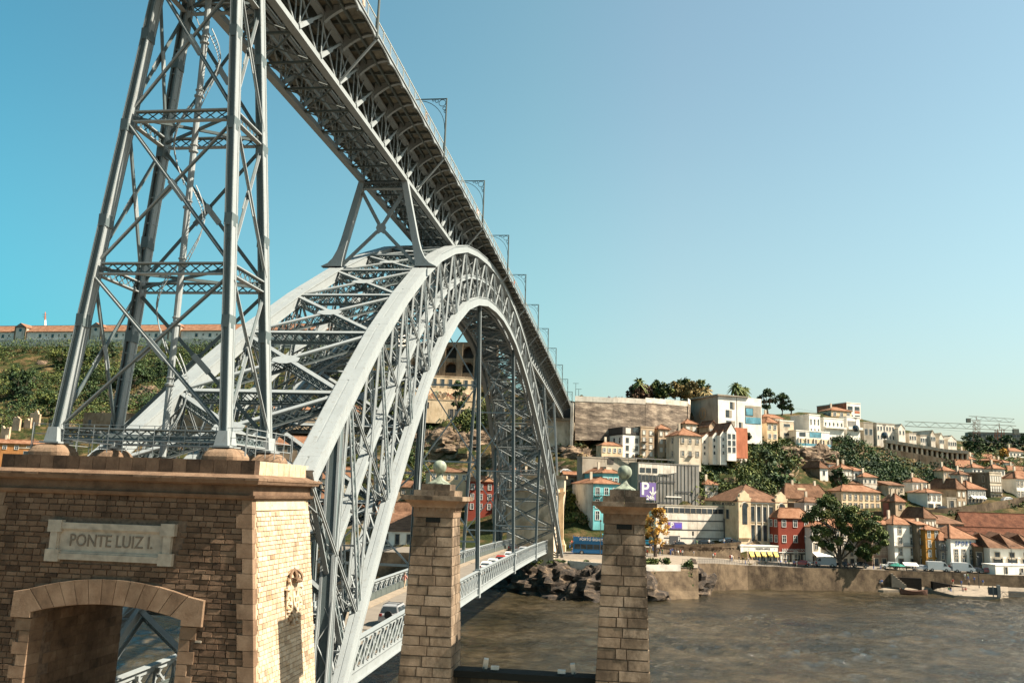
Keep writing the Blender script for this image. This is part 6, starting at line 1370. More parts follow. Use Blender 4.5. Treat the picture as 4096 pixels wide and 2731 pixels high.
# ---- monastery barracks on the left skyline
h = H('very long white barracks with an orange roof along the left hilltop', -320, -318, 1560, 1330, 1388, 436, -4, 'w_white', 'hip', 'r_orange', 5.2, 0, 0, cat='building', name='hilltop_barracks', depth=22, sink=4, over=.8)
X = lambda px: h.w*(px+318)/1878
for px in list(range(-270, 1560, 52)):
    if min(abs(px-c) for c in (118, 428, 738, 1048, 1358)) > 34: h.window(X(px), h.ze-2.6, 1.5, 1.9, 'b'); h.window(X(px+26), h.ze-2.2, .7, .8, 'b') if min(abs(px+26-c) for c in (118, 428, 738, 1048, 1358)) > 30 else None
h.slab(0, h.w, -1.2, 0, h.zb-4, h.ze-5.0, 'w_white2', 'plinth')
for px in (118, 428, 738, 1048, 1358):
    x = X(px); h.slab(x-3.4, x+3.4, -1.0, 3, h.zb-4, h.ze+2.6, 'w_white2', 'pavilion'); q = MB(); P = h.P; z = h.ze+2.6
    q.add([P(x-4.1,-1.5,z),P(x+4.1,-1.5,z),P(x,-1.5,z+2.6),P(x-4.1,9,z),P(x+4.1,9,z),P(x,9,z+2.6)], [(0,1,2),(5,4,3),(0,2,5,3),(1,4,5,2),(0,3,4,1)]); q.build('pediment', M['r_orange'], h.t)
    q = MB(); q.add([P(x-3.3,-1.53,z+.2),P(x+3.3,-1.53,z+.2),P(x,-1.53,z+2.2)], [(0,1,2)]); q.build('pediment_face', M['w_grey'], h.t)
    for e in (-3.5, 3.5): h.slab(x+e-.45, x+e+.45, -1.15, 0, h.zb-3, h.ze+2.5, 'w_stone', 'corner_pilaster')
    h.opening(x, h.ze-5.2, 1.6, 3.8, 'frame_w', 'french_window'); h.balcony(x, h.ze-5.3, 4.4); q = MB(); q.prism([P(x+1.0*math.cos(t), -1.06, h.ze+1.0+1.0*math.sin(t)) for t in np.linspace(0, 2*math.pi, 13)[:-1]], P(0,.05,0)-P(0,0,0)); q.build('round_window', M['glass'], h.t)
    for o in h.t.children:
        pass
# bridge abutment at the far end
ab = thing('abutment', (0, 245, 30), 'pale stone abutment carrying the far end of the upper deck', 'abutment')
za = zb(238)
for (x0, x1, y0, y1, z0, z1, mt, nm) in ((-5.2, 5.2, 237.5, 262, 20, za-.1, 'w_pale', 'pier_block'), (-4.6, 4.6, 236.8, 262, za-.8, za+.0, 'w_concrete', 'bearing_ledge'), (4.9, 5.6, 240, 262, za, ze(240)+1.4, 'w_white2', 'side_wall'), (-5.0, 4.9, 243.2, 262, za, ze(240), 'w_dark', 'core'), (4.6, 5.5, 236.4, 237.6, 20, ze(240)+1.2, 'w_white2', 'corner_pilaster')):
    q = MB(); q.box((x0,y0,z0), (x1,y1,z1)); q.build(nm, M[mt], ab)
for (y0, y1, z0, z1, nm, lb) in ((200.5, 206.5, 10, 26.6, 'trestle_base', 'weathered stone block under the far slender trestle'), (167.5, 177.5, 0, 22.7, 'far_pier', 'far masonry pier under the second iron tower')):
    q = MB(); q.box((-5.4,y0,z0), (5.6,y1,z1-.8)); t = thing(nm, (0, y0, z0), lb, 'masonry pier'); q.build('block', M['w_pale'], t); q = MB(); q.box((-5.9,y0-.5,z1-.8), (6.1,y1+.5,z1)); q.build('coping', M['w_beige'], t)
    if nm == 'far_pier':
        pass

for a in (('cream house with orange roof set into the trees below the white terrace', 3052,3066,3128,1878,1925,250,26,'w_white2','hip','r_orange',1.6,2,3,(.8,1.2),'w'), ('white cottage among the trees right above the stone hall', 3000,3010,3056,1940,1975,240,26,'w_white','hip','r_orange',1.3,1,2,(.8,1.1),'w'),
          ('small pale house stepping up behind the long cream house', 3440,3452,3512,1905,1935,252,20,'w_white2','hip','r_orange',1.3,1,3,(.7,1.0),'n'), ('white house with orange roof at the lower edge of the ivy slope', 3640,3650,3712,1925,1962,256,20,'w_white','hip','r_orange',1.4,2,3,(.7,1.1),'w'),
          ('cream house tucked under the arcade end, beside the ivy', 3762,3772,3826,1880,1925,276,18,'w_cream','hip','r_orange',1.5,2,3,(.8,1.2),'w'), ('white house with a brown roof above the broad brown-roofed one', 3828,3838,3880,1895,1940,272,16,'w_white2','hip','r_brown',1.4,2,2,(.8,1.2),'w'),
          ('pale house with orange roof between the tall stone house and the orange-brown one', 3884,3890,3950,1868,1900,290,14,'w_white','hip','r_orange',1.4,1,3,(.8,1.1),'n'), ('white house on the right edge above the rising street', 3960,3972,4030,1872,1910,286,14,'w_white2','hip','r_orange',1.5,1,3,(.8,1.1),'n'),
          ('low white house with orange roof under the skyline trees', 3845,3850,3905,1812,1836,326,10,'w_white','hip','r_orange',1.3,1,3,(.9,1.0),'n'), ('pair of pale houses under the dark trees, far right', 4030,4036,4110,1802,1828,352,10,'w_white2','hip','r_orange',1.4,1,4,(.9,1.0),'n'),
          ('small white house at the foot of the cliff beside the parking block', 2812,2822,2872,1935,1990,226,22,'w_white','hip','r_orange',1.4,2,2,(.8,1.2),'w'), ('cream house on the ledge under the white gabled row', 2850,2858,2915,1845,1880,238,24,'w_cream','hip','r_orange',1.3,1,3,(.8,1.0),'w'),
          ('white house left of the villa, half in the trees', 2930,2940,2990,1800,1850,246,24,'w_white','hip','r_orange',1.4,2,2,(.8,1.2),'w')): H(*a, chim=1)
# ================================================================== vegetation
def leafmat(name, dark, mid, light):
    m, n, b = mat(name); a = N(n, 'Attribute', attribute_name='tone')
    f = noise_f(n, pos(n), .35, 4, .6); ad = N(n, 'Math', operation='ADD'); n.links.new(a.outputs['Fac'], ad.inputs[0]); n.links.new(f, ad.inputs[1])
    n.links.new(ramp(n, ad.outputs[0], [(0.55, dark), (1.0, mid), (1.45, light)]), b.inputs['Base Color']); b.inputs['Roughness'].default_value = .7; b.inputs['Specular IOR Level'].default_value = .25
    b.inputs['Transmission Weight'].default_value = 0; return m
M['leaf'] = leafmat('foliage_green', (.018,.034,.008), (.045,.070,.016), (.11,.125,.03)); M['leaf_dark'] = leafmat('foliage_dark', (.012,.026,.010), (.026,.050,.018), (.055,.085,.025))
M['leaf_dry'] = leafmat('foliage_dry', (.06,.05,.015), (.16,.12,.04), (.28,.20,.08)); M['leaf_yellow'] = leafmat('foliage_autumn', (.14,.07,.01), (.38,.19,.03), (.58,.34,.07)); M['leaf_red'] = leafmat('foliage_russet', (.035,.02,.012), (.085,.045,.025), (.15,.09,.05))
M['leaf_bright'] = leafmat('foliage_bright', (.04,.06,.01), (.11,.13,.02), (.20,.20,.05)); M['bark'] = plain('bark', (.09,.065,.045), .95, var=.3)
NR = np.random.default_rng(5)
def leaves(C_, Rr, n, size, flat=.8, shell=.55, drop=0):
    """quads scattered through blobs: C_ (k,3) centres, Rr (k,3) radii, n per blob -> verts, faces, tones"""
    k = len(C_); d = NR.normal(size=(k, n, 3)); d /= np.linalg.norm(d, axis=2, keepdims=True)
    ro = shell+(1-shell)*NR.random((k, n, 1))**.6; lump = 1+.25*np.sin(d[:, :, :1]*5+C_[:, None, :1])*np.cos(d[:, :, 2:]*4+C_[:, None, 1:2])
    p_ = C_[:, None, :]+d*ro*lump*Rr[:, None, :]
    nrm = d*.6+NR.normal(size=(k, n, 3))*.55; nrm /= np.linalg.norm(nrm, axis=2, keepdims=True)
    a = np.cross(nrm, NR.normal(size=(k, n, 3))); a /= np.linalg.norm(a, axis=2, keepdims=True); b_ = np.cross(nrm, a)
    s_ = size*(.55+.9*NR.random((k, n, 1)))
    if hasattr(size, '__len__'): pass
    q = np.stack([p_-a*s_-b_*s_*.6, p_+a*s_-b_*s_*.35, p_+a*s_*.7+b_*s_*.6, p_-a*s_*.8+b_*s_*.45], axis=2).reshape(-1, 3)
    t = np.repeat((NR.random((k, 1))**1.3*.75+NR.random((k, n))*.3-.05).reshape(-1), 4)
    return q, t
def leafmesh(name, q, t, mtl):
    me = bpy.data.meshes.new(name); nq = len(q)//4; me.vertices.add(len(q)); me.vertices.foreach_set('co', q.astype(np.float32).ravel())
    me.loops.add(nq*4); me.loops.foreach_set('vertex_index', np.arange(nq*4, dtype=np.int32)); me.polygons.add(nq); me.polygons.foreach_set('loop_start', np.arange(0, nq*4, 4, dtype=np.int32)); me.polygons.foreach_set('loop_total', np.full(nq, 4, dtype=np.int32))
    a = me.attributes.new('tone', 'FLOAT', 'POINT'); a.data.foreach_set('value', t.astype(np.float32)); me.materials.append(mtl); me.update(); me.validate(); return me
def scrub(name, rects, mtl, n=78, size=.30):
    Cc, Rr = [], []
    for (x0, y0, x1, y1, cnt, r0, r1, fl) in rects:
        for _ in range(cnt):
            px, py = NR.uniform(x0, x1), NR.uniform(y0, y1); p_ = ter_pt(px, py)
            if p_ is None: continue
            if fl and noise.noise(p_*.035)+.15 < NR.random()*.35-.05: continue
            r_ = NR.uniform(r0, r1); Cc.append((p_.x, p_.y-.6, p_.z+r_*.25)); Rr.append((r_*NR.uniform(.8, 1.4), r_, r_*NR.uniform(.6, 1.0)))
    Cc, Rr = np.array(Cc), np.array(Rr); q, t = leaves(Cc, Rr, n, size, shell=.6)
    o = bpy.data.objects.new(name, leafmesh(name, q, t, mtl)); COL.objects.link(o); o['kind'] = 'stuff'; return o
scrub('hillside_scrub', [(-300,1392,900,1560,800,2.5,6.5,1),(-300,1560,900,1760,420,2,5,1),(900,1420,1640,1720,300,2,6,1),(1640,1640,1990,1740,90,1.5,3,0),(2770,1800,3110,2000,170,1.5,3.2,1),(2960,1880,3110,1995,70,2,3.5,0),(2180,1700,2330,1800,26,1,1.8,0),
    (3060,1760,3200,1880,70,1.5,3,0),(3560,1960,3650,2040,40,1,2,0),(3850,1820,4200,1890,60,1.5,3,1),(2230,1990,2420,2100,60,.8,1.8,1),(1560,1800,1720,1960,50,1.5,3,0),(2620,1840,2860,1960,70,1.2,2.4,1),(3300,1900,3660,1950,60,1.2,2.2,1),(3800,2030,4096,2080,40,1,2,1),(1000,1700,1500,1900,60,1.5,3,1)], M['leaf'])
scrub('cliff_ivy', [(3395,1775,3640,1950,330,1.4,3.2,1),(3560,1810,3860,1960,230,1.4,3.0,1),(3330,1760,3420,1880,60,1,2.2,1),(3000,1770,3090,1860,50,1.5,3,0),(2790,1870,2900,1980,60,1.2,2.4,0),(-300,1400,500,1720,420,2.5,7,1),(500,1392,900,1660,380,2,5.5,0)], M['leaf_dark'], 80, .30)
scrub('dry_brush', [(-300,1440,900,1700,120,1,2.6,1),(2780,1840,3010,1920,60,.8,1.7,1),(3020,1820,3130,1960,40,.8,1.8,1),(2250,1760,2340,1830,20,.6,1.2,0),(2300,2060,2420,2100,30,.5,1.1,0),(3350,1840,3480,1900,30,1,2,1),(2620,1830,2800,1870,30,.7,1.3,0)], M['leaf_dry'], 40, .3)
scrub('bright_creeper', [(1630,1640,1900,1700,60,1.3,2.6,0),(2790,1900,2860,1960,24,1,2,0),(3480,1850,3560,1930,30,1,2,1)], M['leaf_bright'], 46, .36)  # creeper patches in the lighter yellow-green leaf colour
def tree(x, y, z, H_, W_, lab, mt='leaf', nb=26, n=60, size=.4, trunk=.3, base=.28, seed=1, name='tree', cat='tree', group=None, fork=3):
    rr = random.Random(seed); t = thing(name, (x, y, z), lab, cat, group); q = MB(); tr = .18+H_*.018
    q.tube([(x, y, z-1), (x+rr.uniform(-.2,.2), y, z+H_*trunk*.6), (x+rr.uniform(-.4,.4), y, z+H_*trunk)], [tr*1.4, tr, tr*.85], 7); top = Vector((x, y, z+H_*trunk)); ends = []
    for k in range(fork+2):
        a = 2*math.pi*k/(fork+2)+rr.uniform(-.4,.4); e = top+Vector((math.cos(a)*W_*.3, math.sin(a)*W_*.3, H_*rr.uniform(.25,.5))); m_ = (top+e)/2+Vector((0,0,-H_*.03)); q.tube([top-Vector((0,0,.3)), m_, e], [tr*.65, tr*.42, tr*.15], 5); ends.append(e)
        for j in range(2): f = e+Vector((rr.uniform(-1,1)*W_*.18, rr.uniform(-1,1)*W_*.18, H_*.12)); q.tube([m_, (m_+f)/2+Vector((0,0,.3)), f], [tr*.35, tr*.2, .03], 4)
    q.build('trunk', M['bark'], t); Cc, Rr = [], []
    for k in range(nb):
        u = rr.random(); a = rr.uniform(0, 2*math.pi); hz = base+(1-base)*u; prof = math.sin(math.pi*min(1, (u*.86+.12)))**.7; rad = W_/2*prof*math.sqrt(rr.random())*.95
        r_ = W_*rr.uniform(.10, .19); Cc.append((math.cos(a)*rad, math.sin(a)*rad, H_*hz*.94)); Rr.append((r_, r_, r_*.8))
    qv, tt = leaves(np.array(Cc), np.array(Rr), n, size, shell=.35); o = bpy.data.objects.new('crown', leafmesh('crown', qv, tt, M[mt])); COL.objects.link(o); o.parent = t; return t
# the plane tree on the promenade
p_ = at(3365, 2290, Y=198.5); bt = thing('plane_tree', (p_.x, 198.5, p_.z), 'big spreading plane tree on the promenade in front of the white houses', 'tree'); x, y, z = p_.x, 198.5, p_.z
q = MB(); q.tube([(x,y,z-.8),(x-.1,y,z+1.5),(x-.2,y,z+3.4)], [.62,.48,.45], 10)
for (dx, dz, r_) in ((-4.5,10,.30),(-2.2,14,.30),(.8,15.5,.32),(3.6,12,.28),(7.5,10,.24),(-7,7.5,.18)):
    q.tube([(x-.2,y,z+3.0),(x+dx*.45,y+R.uniform(-1,1),z+3+(dz-3)*.5),(x+dx,y+R.uniform(-2,2),z+dz)], [r_,r_*.7,.06], 7)
    for j in range(3): q.tube([(x+dx*.5,y,z+3+(dz-3)*.55),(x+dx*.7+R.uniform(-2,2),y+R.uniform(-2,2),z+dz*.8+1),(x+dx+R.uniform(-3,3),y+R.uniform(-3,3),z+dz+R.uniform(0,2))], [.12,.08,.03], 5)
q.build('trunk', M['bark'], bt)
blobs = [(3240,2065,2.6),(3262,2040,2.4),(3285,2015,2.6),(3300,2000,2.2),(3315,1990,1.8),(3330,2020,3.0),(3290,2060,3.0),(3270,2110,2.4),(3305,2130,2.6),(3262,2150,1.6),(3350,2060,3.0),(3380,2040,2.6),(3400,2070,3.0),(3420,2030,1.8),(3430,2085,3.0),(3460,2060,2.2),(3480,2090,2.6),(3500,2110,2.8),(3520,2130,2.4),(3490,2150,2.6),(3530,2170,1.9),(3450,2140,2.6),(3415,2150,2.4),(3380,2120,2.6),(3350,2160,2.0),(3460,2190,1.9),(3500,2195,1.9),(3430,2210,1.4),(3510,2070,1.3),(3225,2075,1.3),(3545,2150,1.2),(3320,2185,1.3),(3290,2170,1.5),(3470,2230,1.1),(3395,2190,1.6),(3480,2215,1.3),(3360,2095,3),(3440,2110,3)]
Cc = []; Rr = []
for bx, by, r_ in blobs:
    for dy in (-2.2, 0.4, 2.4):
        w_ = at(bx+R.uniform(-10,10), by+R.uniform(-8,8), Y=y+dy+R.uniform(-1,1)); Cc.append((w_.x-x, w_.y-y, w_.z-z)); k = r_*R.uniform(.48,.76); Rr.append((k*1.1,k,k*.8))
for v, mt, nn in (('crown', 'leaf', 170),): qv, tt = leaves(np.array(Cc), np.array(Rr), nn, .24, shell=.3); o = bpy.data.objects.new(v, leafmesh(v, qv, tt, M[mt])); COL.objects.link(o); o.parent = bt
p_ = at(2622, 2228, Y=186); tree(p_.x, 186, p_.z, 13.6, 6.4, 'autumn-yellow tree beside the stone pillar, in front of the car park', 'leaf_yellow', 40, 70, .2, .3, .28, 3)
sky_t = [(2530,1604,1545,60,268,'leaf_red','low russet shrub tree at the outer left end of the grove'),(2583,1600,1540,64,274,'leaf_red','russet tree between the palm and the green trees'),(2632,1600,1524,74,284,'leaf_dark','dark tree rising behind the second green tree'),(2725,1600,1520,90,290,'leaf','tall broad tree at the top of the grove'),(2770,1600,1526,90,278,'leaf_dry','brownish-green tree in front of the tall one'),(2556,1600,1535,90,270,'leaf_red','russet-leaved tree at the left end of the hilltop grove'),(2610,1596,1532,60,276,'leaf','round green tree, second in the hilltop grove'),(2655,1596,1530,62,272,'leaf','dark green tree in the middle of the hilltop grove'),(2700,1594,1524,70,280,'leaf_dry','brownish-green tree in the hilltop grove'),(2745,1592,1518,80,286,'leaf','broad tree behind the grove, over the white block'),(2800,1592,1522,80,282,'leaf','right-hand tree of the hilltop grove'),
         (3070,1640,1558,66,290,'leaf_dark','left one of two round trees on the bare skyline'),(3128,1645,1566,62,294,'leaf_dark','right one of two round trees on the bare skyline'),(3165,1642,1612,24,296,'leaf_dark','small bush tree right of the two round skyline trees'),
         (2325,1606,1580,22,262,'leaf_dry','thin pale tree behind the lamp posts at the bridge end'),(2350,1606,1585,22,262,'leaf_dry','second thin pale tree behind the lamp posts'),(2435,1604,1585,16,262,'leaf_dry','small pale tree above the retaining wall'),
         (3050,1940,1800,120,246,'leaf_dark','tall dark tree mass left of the ivy-covered house'),(3120,1985,1850,150,240,'leaf_dark','dark broad tree below the white terrace house'),(2985,1990,1850,95,238,'leaf','green tree growing on the cliff ledge above the hall'),(3110,1880,1770,90,262,'leaf','tree at the foot of the modern white terrace'),(2985,1760,1730,40,250,'leaf_dark','shrubby tree beside the terracotta wing'),
         (3353,1955,1868,60,240,'leaf_dark','dark fir tree in front of the long white house'),(3600,2075,2000,50,230,'leaf','leafy tree between the cream house and the stone shed'),(3890,1812,1730,70,360,'leaf_dark','pointed dark conifer group right of the arcade'),(3960,1815,1745,75,380,'leaf_dark','dark trees below the tower crane, left clump'),(4030,1815,1740,80,390,'leaf_dark','dark trees below the tower crane, right clump'),(4090,1820,1735,70,400,'leaf_dark','dark trees at the right edge of the skyline'),(3925,1818,1752,50,352,'leaf_dark','fir tree beside the conifer group'),
         (4015,1828,1792,34,340,'leaf_yellow','yellowish shrub tree below the crane mast'),(1830,1648,1520,70,256,'leaf_dark','dark tree beside the graffiti ruin behind the hanger'),(240,1470,1385,80,380,'leaf','tree below the barracks wall, left'),(840,1450,1372,60,380,'leaf_dark','tree standing above the barracks wall line, seen through the tower'),(80,1580,1480,110,340,'leaf_dark','large dark tree low on the left hillside'),(520,1560,1450,120,345,'leaf_dark','large dark tree between the tower legs'),(180,1640,1560,100,330,'leaf','bushy tree on the left hillside beside the tower leg'),(1550,1660,1600,60,262,'leaf','bushy tree under the rib crossing'),(1620,2320,2220,110,186,'leaf_dark','dark bush tree by the quay under the deck'),(760,1760,1640,90,292,'leaf_dark','dark tree behind the left rib foot'),(330,1440,1380,50,372,'leaf','small tree hanging over the cliff top, left')]
for k, (px, yb, yt, w_, Y, mt, lb) in enumerate(sky_t):
    a, b_ = at(px, yb, Y=Y), at(px, yt, Y=Y); H_ = b_.z-a.z; W_ = w_*(Y+38)*1.05/3460; tree(a.x, Y, a.z-.5, H_+.5, W_, lb, mt, 22, 52, .22+W_*.022, .18, .2, 40+k, group='trees')
def palm(px, yb, yt, Y, r_, lab, seed):
    a, b_ = at(px, yb, Y=Y), at(px, yt, Y=Y); rr = random.Random(seed); t = thing('palm_tree', a, lab, 'palm tree', 'palm trees'); q = MB(); top = b_-Vector((0,0,r_*.55)); q.tube([a-Vector((0,0,2)), (a+top)/2, top], [.38,.34,.42], 7); q.build('trunk', M['bark'], t); q = MB()
    for k in range(46):
        az = rr.uniform(0, 2*math.pi); el = rr.uniform(-.7, 1.35); L = r_*rr.uniform(.85, 1.1); pts = []; d = Vector((math.cos(az)*math.cos(el), math.sin(az)*math.cos(el), math.sin(el)))
        for s_ in range(5): u = s_/4; pts.append(top+d*L*u+Vector((0,0,-.75*L*u*u*math.cos(el*.6))))
        sd = d.cross(Vector((0,0,1))); sd = (sd if sd.length > .1 else Vector((1,0,0))).normalized()
        for i in range(4):
            w0, w1 = (.10+.38*math.sin(math.pi*min(1, i/4+.1))), (.10+.38*math.sin(math.pi*min(1, (i+1)/4+.05)))
            for e in (-1, 1): q.add([pts[i], pts[i+1], pts[i+1]+sd*e*w1-Vector((0,0,w1*.7)), pts[i]+sd*e*w0-Vector((0,0,w0*.7))], [(0,1,2,3)], rr.uniform(.2,.9))
    q.build('crown', M['leaf_dry'] if seed == 2 else M['leaf'], t, tones=True)
palm(2556,1598,1506,268,3.6,'tall palm with a full head above the russet tree',1); palm(2825,1592,1540,274,3.6,'drooping brownish palm at the right end of the grove',2); palm(2944,1600,1522,270,3.6,'palm standing behind the white block, left of two',3); palm(2975,1600,1540,272,3.4,'lower palm behind the white block, right of two',4)

Cc, Rr = [], []
for (x0, x1, y0, y1, Y0, cnt) in ((2588,2618,2238,2330,163,26),(2722,2762,2236,2345,167,34),(2600,2680,2238,2250,164,8)):
    for _ in range(cnt):
        px, py = NR.uniform(x0, x1), NR.uniform(y0, y1); p_ = at(px, py, Y=Y0-2.2-(py-2238)*.022); r_ = NR.uniform(.5, 1.1); Cc.append(tuple(p_)); Rr.append((r_, r_*.7, r_))
q, t = leaves(np.array(Cc), np.array(Rr), 70, .2, shell=.5); o = bpy.data.objects.new('bastion_ivy', leafmesh('bastion_ivy', q, t, M['leaf'])); COL.objects.link(o); o['kind'] = 'stuff'

Cc, Rr = [], []
for _ in range(46):
    px, py = NR.uniform(2110, 2360), NR.uniform(2236, 2290); p_ = at(px, py, Y=163-(py-2236)*.09); r_ = NR.uniform(.35, .8); Cc.append(tuple(p_)); Rr.append((r_, r_, r_*.6))
q, t = leaves(np.array(Cc), np.array(Rr), 50, .16, shell=.4); o = bpy.data.objects.new('headland_tufts', leafmesh('headland_tufts', q, t, M['leaf'])); COL.objects.link(o); o['kind'] = 'stuff'

k = 0
while k < 34:
    px, py = R.uniform(-20, 900), R.uniform(1430, 1690); p_ = ter_pt(px, py)
    if p_ is None: continue
    s_ = R.uniform(5, 10); tree(p_.x, p_.y, p_.z-.8, s_, s_*R.uniform(.9, 1.3), 'dark bushy tree growing on the hillside below the white barracks', 'leaf_dark' if k % 3 else 'leaf', 20, 60, .34, .14, .08, 200+k, group='trees on the hillside below the barracks'); k += 1
m, n, b = mat('cliff_rock'); fz = noise_f(n, pos(n, (1,1,2)), .45, 9, .72); n.links.new(ramp(n, fz, [(0.32, (.035,.024,.015)), (0.5, (.14,.092,.055)), (0.70, (.32,.225,.14))]), b.inputs['Base Color']); b.inputs['Roughness'].default_value = .95; bump(n, b, fz, 1, .6); M['cliffrock'] = m
sp_ = []
for px, py, w_ in ((420,1600,7),(480,1625,7),(560,1590,8),(110,1450,5),(770,1600,8),(50,1535,6),(480,1462,5),(300,1505,5),(640,1650,7),(210,1610,5),(860,1530,6),(2225,1800,6),(2265,1760,5),(2300,1815,6),(3100,1895,6),(3180,1835,8),(3230,1850,7),(3290,1830,7),(3010,1960,5),(2870,1985,5),(3050,1900,5),(1700,1780,8),(1760,1800,9),(1830,1790,8),(1900,1760,7),(1600,1700,8)):
    p_ = ter_pt(px, py)
    if p_ is not None: sp_.append((p_.x, p_.y+1, p_.z-3, w_, w_*.6, w_*.85))
rockmass('rock_outcrop', sp_, None, 9, 'cliffrock')
# ================================================================== vehicles
def ground_pt(px, py):
    pr = colat(px)
    if 2262 < px < 2560: pr[1] = (pz_prof(px)[0][0], 6.35)
    best = None
    for k in range(1, 8):
        for i in range(24):
            f = i/24; Y = pr[k][0]*(1-f)+pr[k+1][0]*f; z = pr[k][1]*(1-f)+pr[k+1][1]*f; d = Vector((terr_x(px, Y), Y, z))-Vector(CAM); yy = 1365.5-FOC*d.dot(Vector(UP))/d.dot(Vector(FW))
            if yy <= py: return Vector((terr_x(px, Y), Y, z+.12))
    return None
def carpaint(name, col): m = plain(name, col, .25, var=.03, spec=.6); return m
CP = {'white': carpaint('car_white', (.62,.61,.58)), 'black': carpaint('car_black', (.02,.02,.022)), 'silver': carpaint('car_silver', (.30,.30,.30)), 'red': carpaint('car_red', (.30,.03,.02)), 'blue': carpaint('bus_blue', (.01,.10,.24)), 'cyan': carpaint('bus_cyan', (.05,.40,.55)), 'grey': carpaint('car_grey', (.12,.12,.12))}
M['tyre'] = plain('tyre', (.015,.015,.015), .8); M['chrome'] = plain('alloy', (.40,.40,.40), .3, .8); M['lamp_red'] = plain('tail_lens', (.35,.02,.015), .3); M['lamp_clear'] = plain('head_lens', (.6,.6,.55), .15)
PROF = {'car': (4.2, 1.72, [(-2.1,.35),(-2.1,.78),(-2.0,.95),(-1.62,.99),(1.0,.96),(2.0,.80),(2.1,.62),(2.1,.35)], [(-1.75,.97),(-1.25,1.42),(.15,1.45),(.95,.96)]),
        'suv': (4.6, 1.85, [(-2.3,.42),(-2.3,.95),(-2.22,1.10),(1.0,1.10),(2.15,.98),(2.3,.75),(2.3,.42)], [(-2.2,1.10),(-2.0,1.72),(.2,1.76),(1.0,1.10)]),
        'van': (5.4, 2.0, [(-2.7,.4),(-2.7,2.35),(-2.55,2.45),(1.1,2.45),(1.55,2.3),(2.2,1.35),(2.6,1.05),(2.7,.75),(2.7,.4)], [(1.05,1.35),(1.12,2.15),(1.5,2.12),(2.05,1.35)]),
        'bus': (11.5, 2.5, [(-5.75,.35),(-5.75,3.0),(-5.6,3.1),(5.5,3.1),(5.7,2.9),(5.78,.35)], [(-5.5,1.25),(-5.5,2.55),(5.6,2.55),(5.6,1.25)])}
def vehicle(kind, col, loc, rz, lab, name='car', cat='car', group=None, roofcol=None):
    L, Wd, body, cab = PROF[kind]; t = thing(name, (0,0,0), lab, cat, group); hw = Wd/2; q = MB()
    def loft(p_, w0, w1, zt, zb_): 
        vs = []; n = len(p_)
        for s in (-1, 1):
            for x, z in p_: vs.append((x, s*(w0+(w1-w0)*max(0, (z-zb_)/(zt-zb_))), z))
        return vs, [tuple(range(n-1,-1,-1)), tuple(range(n, 2*n))]+[(i,(i+1)%n,n+(i+1)%n,n+i) for i in range(n)]
    vs, fs = loft(body, hw, hw*.94 if kind in ('van','bus') else hw*.92, max(z for _, z in body), .6); q.add(vs, fs)
    if kind in ('car', 'suv'): vs, fs = loft([(x*.98, z) for x, z in cab], hw*.90, hw*.70, max(z for _, z in cab), 1.0); q.add(vs, fs)
    q.build('body', CP[col], t); g = MB(); zt = max(z for _, z in cab); zb_ = min(z for _, z in cab)
    if kind in ('car', 'suv'):
        for s in (-1, 1):
            xs = [cab[0][0]+.25, cab[1][0]+.08, (cab[1][0]+cab[2][0])/2-.05, (cab[1][0]+cab[2][0])/2+.05, cab[2][0]-.05, cab[3][0]-.25]
            w0, w1 = hw*.905, hw*.72; zz0, zz1 = zb_+.05, zt-.10
            g.add([(xs[0],s*w0,zz0),(xs[2],s*w0,zz0),(xs[2],s*w1,zz1),(xs[1],s*w1,zz1)], [(0,1,2,3)]); g.add([(xs[3],s*w0,zz0),(xs[5],s*w0,zz0),(xs[4],s*w1,zz1),(xs[3],s*w1,zz1)], [(0,1,2,3)])
        for (a, b_, o) in ((cab[0], cab[1], -.02), (cab[3], cab[2], .03)):
            g.add([(a[0]+o,-hw*.78,a[1]+.06),(a[0]+o,hw*.78,a[1]+.06),(b_[0]+o*1.5,hw*.62,b_[1]-.08),(b_[0]+o*1.5,-hw*.62,b_[1]-.08)], [(0,1,2,3)])
    elif kind == 'van':
        for s in (-1, 1): g.add([(cab[0][0],s*hw*.985,cab[0][1]),(cab[3][0],s*hw*.985,cab[3][1]),(cab[2][0],s*hw*.965,cab[2][1]),(cab[1][0],s*hw*.965,cab[1][1])], [(0,1,2,3)])
        g.add([(2.23,-hw*.85,1.36),(2.23,hw*.85,1.36),(1.60,hw*.82,2.26),(1.60,-hw*.82,2.26)], [(0,1,2,3)])
    else:
        for s in (-1, 1):
            for k in range(7): x0 = -5.4+k*1.56; g.box((x0, s*hw*.97-.03, 1.3), (x0+1.45, s*hw*.97+.03, 2.5))
        g.box((5.70, -1.1, 1.1), (5.80, 1.1, 2.7)); g.box((-5.79, -1.0, 1.6), (-5.74, 1.0, 2.6))
    g.build('windows', M['glass'], t); wr = .33 if kind == 'car' else .38 if kind != 'bus' else .5
    for x in (-L*.31, L*.31):
        for s in (-1, 1):
            q = MB(); q.tube([(x, s*(hw-.22), wr), (x, s*(hw+.02), wr)], wr, 14); w_ = q.build('wheel', M['tyre'], t); q = MB(); q.tube([(x, s*(hw+.0), wr), (x, s*(hw+.035), wr)], wr*.6, 10); q.build('rim', M['chrome'], w_)
    for s in (-1, 1):
        zz = .75 if kind == 'car' else .9; q = MB(); q.box((L/2-.06, s*hw*.72-.14, zz-.08), (L/2+.01, s*hw*.72+.14, zz+.08)); q.build('headlight', M['lamp_clear'], t); q = MB(); q.box((-L/2-.015, s*hw*.76-.12, zz-.05), (-L/2+.05, s*hw*.76+.12, zz+.18)); q.build('taillight', M['lamp_red'], t)
